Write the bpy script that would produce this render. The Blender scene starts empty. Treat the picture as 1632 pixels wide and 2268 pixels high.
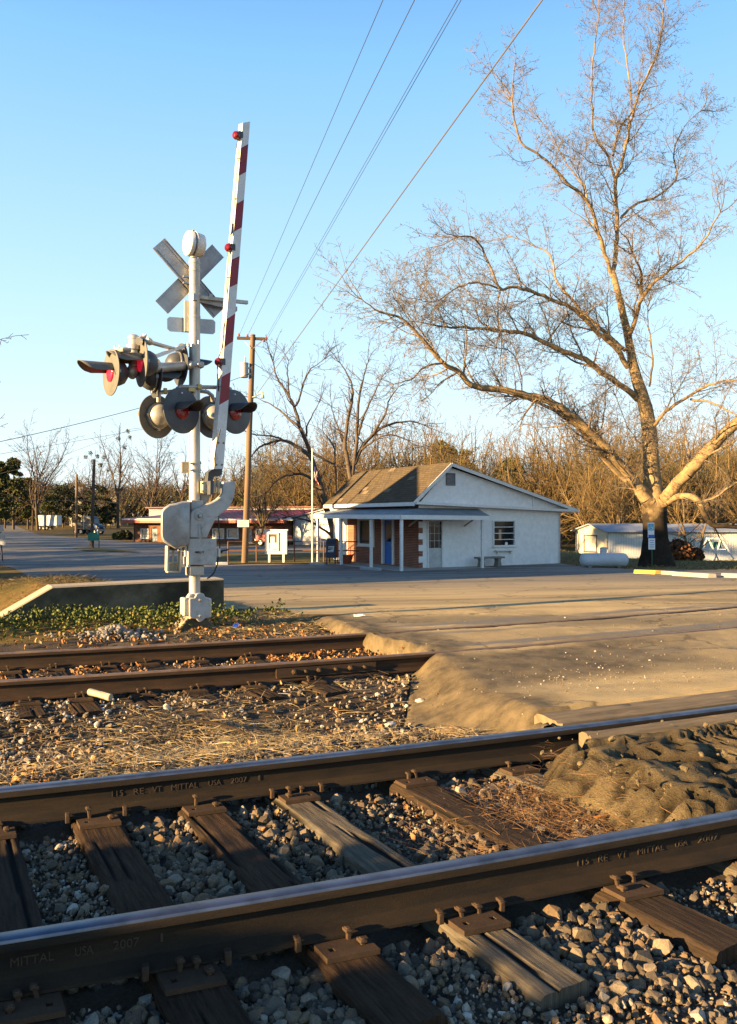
import bpy, bmesh, math, random
import numpy as np
from mathutils import Vector, Matrix
from mathutils.geometry import delaunay_2d_cdt
random.seed(7); rng = np.random.default_rng(7)
SC = bpy.context.scene; COL = SC.collection
R = math.radians
EZ = 2.24; F = 1763.0; CX = 816.0; HY = 1148.0
def at(px, py, y): return Vector(((px-CX)/F*y, y, EZ-(py-HY)/F*y))
def onz(px, py, z):
    y = (EZ-z)*F/(py-HY); return Vector(((px-CX)/F*y, y, z))
def norm(v):
    v = np.asarray(v, float); return v/np.linalg.norm(v)
def smooth(a, b, x):
    t = np.clip((x-a)/(b-a), 0, 1); return t*t*(3-2*t)
def _h(i, j, s):
    v = np.sin(i*127.1+j*311.7+s*74.7)*43758.5453; return v-np.floor(v)
def vn(x, y, s=0):
    i = np.floor(x); j = np.floor(y); f = x-i; g = y-j
    f = f*f*(3-2*f); g = g*g*(3-2*g)
    return (_h(i,j,s)*(1-f)+_h(i+1,j,s)*f)*(1-g)+(_h(i,j+1,s)*(1-f)+_h(i+1,j+1,s)*f)*g
def fbm(x, y, s=0, o=4):
    a = .5; t = 0; 
    for k in range(o): t = t+a*vn(x, y, s+k); x = x*2.03; y = y*2.03; a *= .5
    return t/(1-.5**o)
# ---------------------------------------------------------------- scene objects
def tag(o, label=None, cat=None, group=None, kind=None):
    if label: o['label'] = label
    if cat: o['category'] = cat
    if group: o['group'] = group
    if kind: o['kind'] = kind
    return o
def empty(name, loc, label, cat, group=None, rz=0):
    o = bpy.data.objects.new(name, None); COL.objects.link(o); o.location = loc; o.rotation_euler = (0,0,rz)
    o.empty_display_size = .1
    return tag(o, label, cat, group)
def lnk(o, parent):
    COL.objects.link(o)
    if parent is not None:
        o.parent = parent
        M = Matrix.Identity(4); p = parent
        ch = []
        while p is not None: ch.append(p); p = p.parent
        for q in reversed(ch): M = M @ q.matrix_parent_inverse @ Matrix.LocRotScale(q.location, q.rotation_euler, q.scale)
        o.matrix_parent_inverse = M.inverted()
    return o
def dup(root, loc=None, rz=None, scale=None, label=None, group=None):
    r = root.copy(); COL.objects.link(r)
    if loc is not None: r.location = loc
    if rz is not None: r.rotation_euler = (root.rotation_euler[0], root.rotation_euler[1], rz)
    if scale is not None: r.scale = scale
    if label: r['label'] = label
    if group: r['group'] = group
    for ch in list(root.children):
        c = ch.copy(); COL.objects.link(c); c.parent = r
        for g in list(ch.children):
            d = g.copy(); COL.objects.link(d); d.parent = c
    return r
DEFAX = [(Vector((1,0,0)), Vector((0,1,0)), Vector((0,0,1)))]
class MB:
    def __init__(s): s.v = []; s.f = []; s.m = []; s.n = 0; s.cm = 0
    def add(s, vs, fs, m=None):
        s.v.extend([tuple(v) for v in vs]); k = s.n
        for f in fs: s.f.append(tuple(i+k for i in f)); s.m.append(s.cm if m is None else m)
        s.n += len(vs); return s
    def box(s, c, size, ax=None, m=None):
        c = Vector(c); X, Y, Z = ax if ax else DEFAX[0]
        X = Vector(X).normalized()*size[0]/2; Y = Vector(Y).normalized()*size[1]/2; Z = Vector(Z).normalized()*size[2]/2
        vs = [c+X*a+Y*b+Z*d for d in (-1,1) for b in (-1,1) for a in (-1,1)]
        fl = X.cross(Y).dot(Z) < 0
        fs = [(0,2,3,1),(4,5,7,6),(0,1,5,4),(2,6,7,3),(0,4,6,2),(1,3,7,5)]
        if fl: fs = [f[::-1] for f in fs]
        return s.add(vs, fs, m)
    def bar(s, p, q, w, h, up=(0,0,1), m=None):
        p = Vector(p); q = Vector(q); d = (q-p); L = d.length; d.normalize()
        u = Vector(up); sd = d.cross(u)
        if sd.length < 1e-4: sd = d.cross(Vector((1,0,0)))
        sd.normalize(); u = sd.cross(d)
        return s.box((p+q)/2, (L, w, h), (d, sd, u), m)
    def tube(s, pts, rad, n=10, caps=True, m=None):
        pts = [Vector(p) for p in pts]
        if not hasattr(rad, '__len__'): rad = [rad]*len(pts)
        vs = []; fs = []; up = None
        for i, p in enumerate(pts):
            d = (pts[min(i+1,len(pts)-1)]-pts[max(i-1,0)]).normalized()
            if up is None: up = Vector((0,0,1)) if abs(d.z) < .9 else Vector((1,0,0))
            a = d.cross(up).normalized(); b = a.cross(d).normalized(); up = b
            for k in range(n):
                t = 2*math.pi*k/n; vs.append(p+a*(math.cos(t)*rad[i])+b*(math.sin(t)*rad[i]))
        for i in range(len(pts)-1):
            for k in range(n):
                k2 = (k+1)%n; fs.append((i*n+k, i*n+k2, (i+1)*n+k2, (i+1)*n+k))
        if caps: fs.append(tuple(range(n))[::-1]); fs.append(tuple((len(pts)-1)*n+k for k in range(n)))
        return s.add(vs, [f[::-1] for f in fs], m)
    def lathe(s, o, d, prof, n=28, m=None):   # prof: (along, radius)
        o = Vector(o); d = Vector(d).normalized(); up = Vector((0,0,1)) if abs(d.z) < .9 else Vector((1,0,0))
        a = d.cross(up).normalized(); b = a.cross(d)
        vs = []; fs = []
        for h, r in prof:
            for k in range(n):
                t = 2*math.pi*k/n; vs.append(o+d*h+a*(math.cos(t)*max(r,1e-4))+b*(math.sin(t)*max(r,1e-4)))
        for i in range(len(prof)-1):
            for k in range(n):
                k2 = (k+1)%n; fs.append((i*n+k, (i+1)*n+k, (i+1)*n+k2, i*n+k2))
        fs.append(tuple(range(n))); fs.append(tuple((len(prof)-1)*n+k for k in range(n))[::-1])
        return s.add(vs, fs, m)
    def prism(s, poly, d, m=None):       # poly: 3D points, d: extrusion vector
        d = Vector(d); a = [Vector(p) for p in poly]; b = [p+d for p in a]; n = len(a)
        nn = Vector((0,0,0))
        for i in range(n): nn += a[i].cross(a[(i+1)%n])
        fl = nn.dot(d) > 0
        fs = [tuple(range(n)), tuple(range(2*n-1, n-1, -1))]+[(i, n+i, n+(i+1)%n, (i+1)%n) for i in range(n)]
        if fl: fs = [f[::-1] for f in fs]
        return s.add(a+b, fs, m)
    def quad(s, *p, m=None): return s.add(p, [tuple(range(len(p)))], m)
    def build(s, name, mats, parent=None, sm=False, bev=0, seg=2):
        me = bpy.data.meshes.new(name); me.from_pydata(s.v, [], s.f)
        if not isinstance(mats, (list, tuple)): mats = [mats]
        for x in mats: me.materials.append(x)
        if len(mats) > 1: me.polygons.foreach_set('material_index', s.m)
        me.update()
        o = bpy.data.objects.new(name, me); lnk(o, parent)
        if sm: smooth_mesh(me)
        if bev:
            b = o.modifiers.new('bevel', 'BEVEL'); b.width = bev; b.segments = seg; b.limit_method = 'ANGLE'; b.angle_limit = R(35)
            if not sm: smooth_mesh(me, 35)
        return o
def smooth_mesh(me, ang=38):
    me.polygons.foreach_set('use_smooth', [True]*len(me.polygons))
    bm = bmesh.new(); bm.from_mesh(me)
    c = math.cos(R(ang))
    for e in bm.edges:
        if len(e.link_faces) == 2:
            e.smooth = e.link_faces[0].normal.dot(e.link_faces[1].normal) > c
    bm.to_mesh(me); bm.free()
def npmesh(name, V, Q, mats, parent=None, attrs=None, sm=False, mi=None):
    V = np.asarray(V, np.float32); Q = np.asarray(Q, np.int32); k = Q.shape[1]
    me = bpy.data.meshes.new(name); me.vertices.add(len(V)); me.vertices.foreach_set('co', V.ravel())
    me.loops.add(Q.size); me.loops.foreach_set('vertex_index', Q.ravel())
    me.polygons.add(len(Q)); me.polygons.foreach_set('loop_start', np.arange(0, Q.size, k, dtype=np.int32))
    if not isinstance(mats, (list, tuple)): mats = [mats]
    for x in mats: me.materials.append(x)
    if mi is not None: me.polygons.foreach_set('material_index', np.asarray(mi, np.int32))
    me.polygons.foreach_set('use_smooth', np.full(len(Q), sm))
    me.update(calc_edges=True)
    for n, a in (attrs or {}).items():
        at_ = me.attributes.new(n, 'FLOAT', 'POINT'); at_.data.foreach_set('value', np.asarray(a, np.float32))
    o = bpy.data.objects.new(name, me); lnk(o, parent); return o
def grid(name, X, Y, Z, mat, parent=None, attrs=None, sm=True, keep=None):
    ny, nx = X.shape; V = np.stack([X, Y, Z], -1).reshape(-1, 3)
    i = np.arange(ny-1)[:, None]*nx+np.arange(nx-1)[None]
    Q = np.stack([i, i+1, i+nx+1, i+nx], -1).reshape(-1, 4)
    if keep is not None: Q = Q[keep.reshape(-1)]
    return npmesh(name, V, Q, mat, parent, attrs, sm)
def segs_mesh(name, S, mat, parent=None, k=3, big=None, attrs=True):
    """S rows: x0 y0 z0 x1 y1 z1 r0 r1"""
    S = np.asarray(S, float); Vs = []; Qs = []; off = 0; At = []
    mx = np.maximum(S[:,6], S[:,7])
    groups = [(mx < (big or .03), k), (mx >= (big or .03), 8)]
    for msk, n in groups:
        T = S[msk]
        if not len(T): continue
        p = T[:,0:3]; q = T[:,3:6]; d = q-p; L = np.linalg.norm(d, axis=1, keepdims=True)+1e-9; d = d/L
        q = q+d*np.minimum(T[:,7:8]*.4, L*.2)
        up = np.where(np.abs(d[:,2:3]) < .9, np.array([[0,0,1.]]), np.array([[1.,0,0]]))
        a = np.cross(d, up); a /= np.linalg.norm(a, axis=1, keepdims=True); b = np.cross(a, d)
        th = 2*np.pi*np.arange(n)/n
        ring = a[:,None]*np.cos(th)[None,:,None]+b[:,None]*np.sin(th)[None,:,None]
        A = p[:,None]+ring*T[:,6][:,None,None]; B = q[:,None]+ring*T[:,7][:,None,None]
        V = np.concatenate([A, B], 1).reshape(-1, 3)
        base = (np.arange(len(T))*2*n)[:,None]; kk = np.arange(n)[None]; k2 = (kk+1)%n
        Q = np.stack([base+kk, base+n+kk, base+n+k2, base+k2], -1).reshape(-1, 4)[:, ::-1]
        Vs.append(V); Qs.append(Q+off); off += len(V)
        At.append(np.repeat(T[:,6], 2*n))
    return npmesh(name, np.concatenate(Vs), np.concatenate(Qs), mat, parent, {'rad': np.concatenate(At)} if attrs else None, sm=True)
# ---------------------------------------------------------------- materials
MT = {}
class NT:
    def __init__(s, name):
        s.m = bpy.data.materials.new(name); s.m.use_nodes = True; s.t = s.m.node_tree; s.t.nodes.clear()
        s.out = s.n('ShaderNodeOutputMaterial'); s.b = s.n('ShaderNodeBsdfPrincipled'); s.l(s.b, 0, s.out, 0)
        s.tc = s.n('ShaderNodeTexCoord'); MT[name] = s.m
    def n(s, ty, **kw):
        x = s.t.nodes.new(ty)
        for k, v in kw.items(): setattr(x, k, v)
        return x
    def l(s, a, i, b, j): s.t.links.new(a.outputs[i], b.inputs[j])
    def noise(s, scale, det=5, rough=.6, vec=None, mapsc=None, co='Object', dist=0):
        x = s.n('ShaderNodeTexNoise'); x.inputs['Scale'].default_value = scale; x.inputs['Detail'].default_value = det
        x.inputs['Roughness'].default_value = rough; x.inputs['Distortion'].default_value = dist
        if mapsc is not None:
            mp = s.n('ShaderNodeMapping'); mp.inputs['Scale'].default_value = mapsc; s.l(s.tc, co, mp, 0); s.l(mp, 0, x, 0)
        else: s.l(s.tc, co, x, 0)
        return x
    def ramp(s, src, stops, out=0, interp='LINEAR'):
        r = s.n('ShaderNodeValToRGB'); r.color_ramp.interpolation = interp; e = r.color_ramp.elements
        while len(e) < len(stops): e.new(.5)
        for el, (p, c) in zip(e, stops):
            el.position = p; el.color = (c, c, c, 1) if not hasattr(c, '__len__') else (*c, 1)
        s.l(src, out, r, 0); return r
    def mix(s, fac, a, b, mode='MIX', fo=0):
        x = s.n('ShaderNodeMix', data_type='RGBA', blend_type=mode)
        for sock, v in ((0, fac), (6, a), (7, b)):
            if isinstance(v, (int, float)): x.inputs[sock].default_value = v
            elif isinstance(v, tuple): x.inputs[sock].default_value = (*v, 1)
            else: s.t.links.new(v.outputs[fo if sock == 0 and len(v.outputs) > fo else 0] if v.bl_idname != 'ShaderNodeMix' else v.outputs[2], x.inputs[sock])
        return x
    def col(s, node): s.t.links.new(node.outputs[2] if node.bl_idname == 'ShaderNodeMix' else node.outputs[0], s.b.inputs['Base Color'])
    def bump(s, node, st, dist=.01, out=0, prev=None):
        b = s.n('ShaderNodeBump'); b.inputs['Strength'].default_value = st; b.inputs['Distance'].default_value = dist
        s.l(node, out, b, 'Height')
        if prev: s.l(prev, 0, b, 'Normal')
        s.l(b, 0, s.b, 'Normal'); return b
    def set(s, rough=.7, metal=0, spec=None, **kw):
        s.b.inputs['Roughness'].default_value = rough; s.b.inputs['Metallic'].default_value = metal
        if spec is not None: s.b.inputs['Specular IOR Level'].default_value = spec
        return s
def M(name, c1=None, c2=None, sc=3, rough=.7, metal=0, bsc=40, bst=.3, bd=.005, c3=None, spec=None, mapsc=None):
    if name in MT: return MT[name]
    t = NT(name); t.set(rough, metal, spec)
    if c2 is None: c2 = tuple(x*.72 for x in c1)
    nz = t.noise(sc, 6, .65, mapsc=mapsc)
    stops = [(.3, c2), (.62, c1)] if c3 is None else [(.28, c3), (.42, c2), (.62, c1)]
    r = t.ramp(nz, stops)
    n2 = t.noise(sc*9, 3, .6)
    mx = t.mix(.25, r, t.ramp(n2, [(.3, .35), (.7, 1.)]), 'MULTIPLY'); t.col(mx)
    if bst: t.bump(t.noise(bsc, 4, .6), bst, bd)
    return t.m
def emis(name, c, st):
    t = NT(name); t.b.inputs['Base Color'].default_value = (*c, 1); t.b.inputs['Emission Color'].default_value = (*c, 1); t.b.inputs['Emission Strength'].default_value = st
    return t.m
# ---------------------------------------------------------------- track geometry: s along, t across (away from the camera)
TH0 = .356; RC = 55.5; O0 = np.array([0, 2.953]); NN = np.array([-math.sin(TH0), math.cos(TH0)]); TT = np.array([math.cos(TH0), math.sin(TH0)])
CC = O0+NN*RC
def st2xy(s, t):
    a = np.asarray(s)/RC; r = RC-np.asarray(t)
    dx = np.sin(a)*r; dn = -np.cos(a)*r
    return CC[0]+TT[0]*dx+NN[0]*dn, CC[1]+TT[1]*dx+NN[1]*dn
def xy2st(x, y):
    px = np.asarray(x)-CC[0]; py = np.asarray(y)-CC[1]
    dx = px*TT[0]+py*TT[1]; dn = px*NN[0]+py*NN[1]
    r = np.hypot(dx, dn); return np.arctan2(dx, -dn)*RC, RC-r
def P3(s, t, z):
    x, y = st2xy(s, t); return Vector((float(x), float(y), float(z)))
def axes_at(s):
    a = TH0+s/RC; return Vector((math.cos(a), math.sin(a), 0)), Vector((-math.sin(a), math.cos(a), 0))
def s_at(px, t):
    lo, hi = -12., 16.
    for _ in range(40):
        m = (lo+hi)/2; x, y = st2xy(m, t)
        if (x/y if y > .2 else -9)*F+CX < px: lo = m
        else: hi = m
    return (lo+hi)/2
ZM = .93; ZS = .88
TN, TF = 0.0, 1.505              # far-top edges of the main rails' heads
SN, SF = 4.60, 6.105
def arr(l): return np.array(l, float)
# crest and toe of the crossing's left shoulder, as s(t)
_cr = [onz(1492,1815,.90), onz(1330,1745,.86), onz(1205,1700,.86), onz(1215,1640,.9), onz(1205,1588,.92), onz(1110,1525,.86), onz(1010,1465,.86), onz(955,1437,.88), onz(880,1420,.87), onz(810,1402,.88), onz(730,1366,.84)]
_to = [onz(1478,1822,.74), onz(1230,1760,.72), onz(1165,1712,.72), onz(1180,1668,.72), onz(1020,1612,.66), onz(895,1590,.62), onz(908,1500,.62), onz(895,1452,.66), onz(775,1436,.69), onz(745,1408,.70), onz(690,1382,.74)]
def _tab(L):
    s, t = xy2st(arr([p.x for p in L]), arr([p.y for p in L])); o = np.argsort(t); return t[o], s[o]
CT, CS = _tab(_cr); TT_, TS = _tab(_to)
CT = np.concatenate([[-3, -.13], CT]); CS = np.concatenate([[9, 7.5], CS]); TT_ = np.concatenate([[-3, -.13], TT_]); TS = np.concatenate([[8, 7], TS])
_tt = np.linspace(-3, 12, 601)
def _sm(a):
    k = np.exp(-.5*(np.arange(-12, 13)*.025/.12)**2); k /= k.sum(); return np.convolve(np.pad(a, 12, 'edge'), k, 'valid')
_c0 = np.interp(_tt, CT, CS); _o0 = np.interp(_tt, TT_, TS)
_w = smooth(1.4, 1.6, _tt); _c1 = _c0*(1-_w)+_sm(_c0)*_w; _o1 = _o0*(1-_w)+_sm(_o0)*_w
CT, CS, TT_, TS = _tt, _c1, _tt, _o1
def crest(t): return np.interp(t, CT, CS)
def toe(t): return np.minimum(np.interp(t, TT_, TS), crest(t)-.06)
def road_z(t, u):
    z = np.interp(t, [-3.5, -1.2, -.2, 0, 1.5, 1.95, 3.1, 4.3, 6.3, 7.2], [.62, .86, .91, .915, .915, .915, .80, .865, .865, .85])
    zl = .87-.04*(u-6.6)
    w = smooth(7.0, 9.5, t); zl = np.maximum(zl, 0)
    return z*(1-w)+zl*w
def ball_z(t):
    return np.interp(t, [-9, -3.4, -2.2, -1.1, -.9, 2.4, 2.75, 3.3, 3.7, 4.0, 6.9, 7.4, 8.5, 9.5], [.2, .59, .63, .66, .675, .675, .60, .53, .56, .66, .67, .74, .80, .80])
WL = [(-9.0, 8.55), (-7.4, .55), (0, 0)]
def wall_uv(x, y):   # along and behind the old dock wall
    d = np.array([math.cos(.515), math.sin(.515)]); ox, oy = -2.26, 12.4
    a = (x-ox)*d[0]+(y-oy)*d[1]; b = -(x-ox)*d[1]+(y-oy)*d[0]
    return a, b
def gz(x, y, detail=True):
    x = np.asarray(x, float); y = np.asarray(y, float)
    s, t = xy2st(x, y); u = -math.sin(TH0)*x+math.cos(TH0)*(y-2.953)
    far = smooth(14, 22, np.hypot(x, y-6))
    t = np.where(far > .5, u, t)
    rz = road_z(t, u); bz = ball_z(t)
    zl = np.maximum(.87-.04*(u-6.6), 0); w = smooth(8.0, 11, t); bz = bz*(1-w)+zl*w
    c = crest(t); o = toe(t)
    k = smooth(0, 1, (s-o)/(c-o))
    k = np.maximum(k, smooth(10.5, 13, t))
    z = bz*(1-k)+rz*k
    a, b = wall_uv(x, y)
    top = np.interp(a, [-12, -5.2, -3.2, -2.55, -.9, -.2, .4], [.35, .35, .84, 1.24, 1.24, .9, 0])
    m = smooth(-.05, .12, b)*(1-smooth(2.6, 6.0, b))*(top > 0)
    top = top+smooth(.2, 2.4, b)*smooth(-1.0, -3.0, a)*np.maximum(1.22-top, 0)
    m = m*smooth(.3, -1.9, a)
    z = np.where(top > 0, np.maximum(z, z*(1-m)+top*m), z)
    # grass verge rising at the left, gentle rise of the land far off
    z = z+smooth(140, 420, y)*3.0-1.06*smooth(41, 58, y)*smooth(13, 19, x)*smooth(110, 75, y)
    if detail:
        dd = 1-smooth(9, 16, y)
        z = z+dd*(1-k)*((fbm(x*2.2, y*2.2, 3)-.5)*.07)
        rr = smooth(60, 20, np.abs(x))*smooth(1, 0, k)
        z = z+rr*(fbm(x*.5, y*.5, 9)-.5)*.06*smooth(9, 13, y)
    return z
def gpt(px, py):
    y = 20.
    for _ in range(60):
        x = (px-CX)/F*y; z = float(gz(x, y)); yn = (EZ-z)*F/(py-HY); y = y*.6+yn*.4
    return Vector(((px-CX)/F*y, y, float(gz((px-CX)/F*y, y))))
def gp(x, y): return Vector((x, y, float(gz(x, y))))
# ---------------------------------------------------------------- camera, world, sun
cam = bpy.data.cameras.new('camera'); co = bpy.data.objects.new('camera', cam); COL.objects.link(co); SC.camera = co
cam.sensor_fit = 'VERTICAL'; cam.sensor_height = 36; cam.sensor_width = 36; cam.lens = F/2267*36
cam.clip_start = .1; cam.clip_end = 6000; cam.shift_y = (HY-1133.5)/2267
co.location = (0, 0, EZ); co.rotation_euler = (R(90), 0, 0)
SUN_AZ = R(28.5); SUN_EL = R(11.5)
tosun = Vector((-math.cos(SUN_AZ)*math.cos(SUN_EL), -math.sin(SUN_AZ)*math.cos(SUN_EL), math.sin(SUN_EL)))
sl = bpy.data.lights.new('sun', 'SUN'); so = bpy.data.objects.new('sun', sl); COL.objects.link(so)
sl.energy = 22; sl.angle = R(.55); sl.color = (1, .665, .30); so.rotation_euler = tosun.to_track_quat('Z', 'Y').to_euler()
W = bpy.data.worlds.new('World'); SC.world = W; W.use_nodes = True
wn = W.node_tree; wn.nodes.clear()
wo = wn.nodes.new('ShaderNodeOutputWorld'); bg = wn.nodes.new('ShaderNodeBackground'); sk = wn.nodes.new('ShaderNodeTexSky')
sk.sky_type = 'NISHITA'; sk.sun_disc = False; sk.sun_elevation = R(16); sk.sun_rotation = math.atan2(tosun.x, tosun.y)
sk.air_density = 1.0; sk.dust_density = .35; sk.ozone_density = 2.0; sk.altitude = 100
sk.sun_elevation = SUN_EL
bg2 = wn.nodes.new('ShaderNodeBackground'); ads = wn.nodes.new('ShaderNodeAddShader'); tcw = wn.nodes.new('ShaderNodeTexCoord'); sep = wn.nodes.new('ShaderNodeSeparateXYZ')
rw = wn.nodes.new('ShaderNodeValToRGB'); wn.links.new(tcw.outputs['Generated'], sep.inputs[0]); wn.links.new(sep.outputs['Z'], rw.inputs[0]); wn.links.new(rw.outputs[0], bg2.inputs[0])
el = rw.color_ramp.elements
for k_, (p_, c_) in enumerate([(0, (.10,.10,.10)), (.0001, (.93,.97,.98)), (.07, (.80,.94,1.0)), (.25, (.56,.84,1.0)), (.50, (.26,.58,1.0)), (.70, (.05,.18,.5)), (1, (.02,.08,.28))]):
    e_ = el[k_] if k_ < 2 else el.new(p_)
    e_.position = p_; e_.color = (*c_, 1)
bg2.inputs[1].default_value = 1.0
wn.links.new(sk.outputs[0], bg.inputs[0]); wn.links.new(bg.outputs[0], ads.inputs[0]); wn.links.new(bg2.outputs[0], ads.inputs[1]); wn.links.new(ads.outputs[0], wo.inputs[0])
bg.inputs[1].default_value = .05
SC.view_settings.view_transform = 'Standard'; SC.view_settings.look = 'None'; SC.view_settings.exposure = 0
SC.render.engine = 'CYCLES'; SC.cycles.use_denoising = True; SC.cycles.max_bounces = 5; SC.cycles.diffuse_bounces = 2
SC.cycles.transparent_max_bounces = 4; SC.cycles.caustics_reflective = False; SC.cycles.caustics_refractive = False
# ---------------------------------------------------------------- ground materials
def m_ground():
    t = NT('ground_mat'); t.set(.95, 0, .1)
    a = t.noise(.35, 6, .65); b = t.noise(14, 5, .7); c = t.noise(90, 4, .7)
    g = t.ramp(a, [(.35, (.16,.11,.05)), (.5, (.24,.165,.065)), (.66, (.13,.13,.04))])
    d = t.mix(.55, g, t.ramp(b, [(.25, (.35,.3,.25)), (.7, (1.,.95,.8))]), 'MULTIPLY')
    e = t.mix(.6, d, t.ramp(c, [(.3, .45), (.7, 1.)]), 'MULTIPLY'); t.col(e); t.bump(c, .8, .03); return t.m
def m_bed():
    t = NT('ballast_bed_mat'); t.set(.95, 0, .15)
    a = t.noise(1.3, 5, .6); c = t.noise(60, 5, .75)
    g = t.ramp(a, [(.35, (.075,.055,.038)), (.6, (.14,.11,.08))])
    e = t.mix(.8, g, t.ramp(c, [(.3, .3), (.75, 1.)]), 'MULTIPLY'); t.col(e); t.bump(c, 1, .02); return t.m
def m_asphalt():
    t = NT('asphalt_mat'); t.set(.82, 0, .28)
    mp = t.n('ShaderNodeMapping'); mp.inputs['Rotation'].default_value = (0,0,-.36); mp.inputs['Scale'].default_value = (.18,1.1,1)
    t.l(t.tc, 'Object', mp, 0); a = t.n('ShaderNodeTexNoise'); a.inputs['Scale'].default_value = .8; a.inputs['Detail'].default_value = 6; t.l(mp, 0, a, 0)
    near = t.ramp(a, [(.36, (.24,.185,.095)), (.5, (.41,.305,.15)), (.62, (.54,.40,.19))]); farc = t.ramp(a, [(.36, (.12,.115,.105)), (.5, (.19,.175,.155)), (.62, (.25,.225,.19))])
    sp_ = t.n('ShaderNodeSeparateXYZ'); t.l(t.tc, 'Object', sp_, 0); mr_ = t.n('ShaderNodeMapRange'); mr_.inputs[1].default_value = 15; mr_.inputs[2].default_value = 27; t.l(sp_, 1, mr_, 0); big = t.mix(mr_, near, farc)  # painted by distance: dirt and sun warmth near, grey of the shaded lot far
    gr = t.noise(170, 3, .8); sp = t.noise(60, 2, .5)
    e = t.mix(.75, big, t.ramp(gr, [(.3, .45), (.72, 1.25)]), 'MULTIPLY')
    e2 = t.mix(t.ramp(sp, [(.70, 0.), (.76, .8)]), e, (.42,.36,.27))
    vr = t.n('ShaderNodeTexVoronoi', feature='DISTANCE_TO_EDGE'); vr.inputs['Scale'].default_value = .45
    nz = t.noise(2.2, 4, .6); av = t.n('ShaderNodeVectorMath', operation='MULTIPLY_ADD'); t.l(nz, 'Color', av, 0); av.inputs[1].default_value = (.9,.9,0); t.l(t.tc, 'Object', av, 2); t.l(av, 0, vr, 0)
    ck = t.ramp(vr, [(.0, .3), (.016, 1.)]); e3 = t.mix(.9, e2, ck, 'MULTIPLY')
    ab_ = t.n('ShaderNodeAttribute', attribute_name='band'); e3 = t.mix(ab_, e3, t.mix(.7, (.17,.155,.135), t.ramp(gr, [(.3, .45), (.72, 1.25)]), 'MULTIPLY'), fo=2)
    # oily darkening and loose sand near the crossing
    at_ = t.n('ShaderNodeAttribute', attribute_name='dirt'); 
    dn = t.noise(5, 5, .7); dc = t.ramp(dn, [(.35, (.085,.064,.035)), (.65, (.20,.15,.08))]); e4 = t.mix(at_, e3, t.mix(.6, dc, t.ramp(gr, [(.3, .4), (.7, 1.2)]), 'MULTIPLY'), fo=2); t.col(e4)
    t.bump(gr, .9, .008); return t.m
def m_mud():
    t = NT('broken_asphalt_mat'); t.set(.95, 0, .15)
    a = t.noise(2.0, 5, .6); c = t.noise(75, 5, .75)
    g = t.ramp(a, [(.35, (.12,.088,.048)), (.5, (.20,.15,.078)), (.65, (.30,.225,.12))])
    e = t.mix(.7, g, t.ramp(c, [(.3, .4), (.75, 1.15)]), 'MULTIPLY')
    at_ = t.n('ShaderNodeAttribute', attribute_name='crack'); e2 = t.mix(at_, e, (.012,.010,.008), fo=2); t.col(e2)
    t.bump(c, 1, .03); return t.m
def m_rnd(name, stops, rough=.85, bsc=120, bst=.6, co='Object', spec=.25):
    """colour picked per piece from a random attribute"""
    t = NT(name); t.set(rough, 0, spec)
    at_ = t.n('ShaderNodeAttribute', attribute_name='rnd'); r = t.ramp(at_, stops, out=2)
    n = t.noise(bsc, 4, .7); e = t.mix(.65, r, t.ramp(n, [(.3, .45), (.7, 1.15)]), 'MULTIPLY'); t.col(e)
    if bst: t.bump(n, bst, .004)
    return t.m
m_ground(); m_bed(); m_asphalt(); m_mud()
m_rnd('stone_mat', [(0, (.045,.036,.026)), (.25, (.11,.085,.06)), (.5, (.20,.155,.105)), (.68, (.16,.10,.05)), (.82, (.28,.23,.165)), (.94, (.42,.37,.30)), (1, (.62,.57,.48))])
m_rnd('leaf_mat', [(0, (.12,.05,.02)), (.35, (.25,.11,.035)), (.7, (.36,.18,.065)), (1, (.45,.28,.12))], .7, 60, 0)
m_rnd('straw_mat', [(0, (.16,.11,.06)), (.5, (.33,.25,.13)), (1, (.48,.38,.22))], .8, 60, 0)
m_rnd('ivy_mat', [(0, (.03,.045,.012)), (.3, (.075,.10,.02)), (.55, (.15,.17,.03)), (.72, (.20,.16,.04)), (.85, (.24,.12,.035)), (1, (.30,.13,.04))], .6, 60, 0)
def m_rust(name, c1, c2, c3, rough=.8, metal=.0, mapsc=None):
    t = NT(name); t.set(rough, metal, .3)
    a = t.noise(3, 6, .7, mapsc=mapsc or (1,1,1)); c = t.noise(140, 4, .75)
    g = t.ramp(a, [(.3, c3), (.5, c2), (.68, c1)])
    e = t.mix(.5, g, t.ramp(c, [(.3, .45), (.7, 1.15)]), 'MULTIPLY'); t.col(e); t.bump(c, .5, .003); return t.m
m_rust('rail_rust', (.038,.024,.012), (.024,.016,.009), (.012,.009,.007), mapsc=(1,1,6))
m_rust('rail_rust_old', (.065,.035,.016), (.042,.023,.012), (.02,.013,.009), mapsc=(1,1,6))
m_rust('plate_rust', (.085,.05,.026), (.06,.036,.02), (.03,.02,.013))
t = NT('rail_steel'); t.set(.38, .85); n_ = t.noise(8, 4, .6, mapsc=(1,1,1)); t.col(t.ramp(n_, [(.35, (.08,.09,.115)), (.65, (.15,.16,.20))])); t.bump(t.noise(300, 2, .5), .12, .001)
t = NT('rail_worn'); t.set(.5, .35); n_ = t.noise(6, 5, .7); t.col(t.ramp(n_, [(.35, (.14,.08,.045)), (.65, (.25,.16,.09))])); t.bump(t.noise(200, 3, .6), .2, .001)
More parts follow.
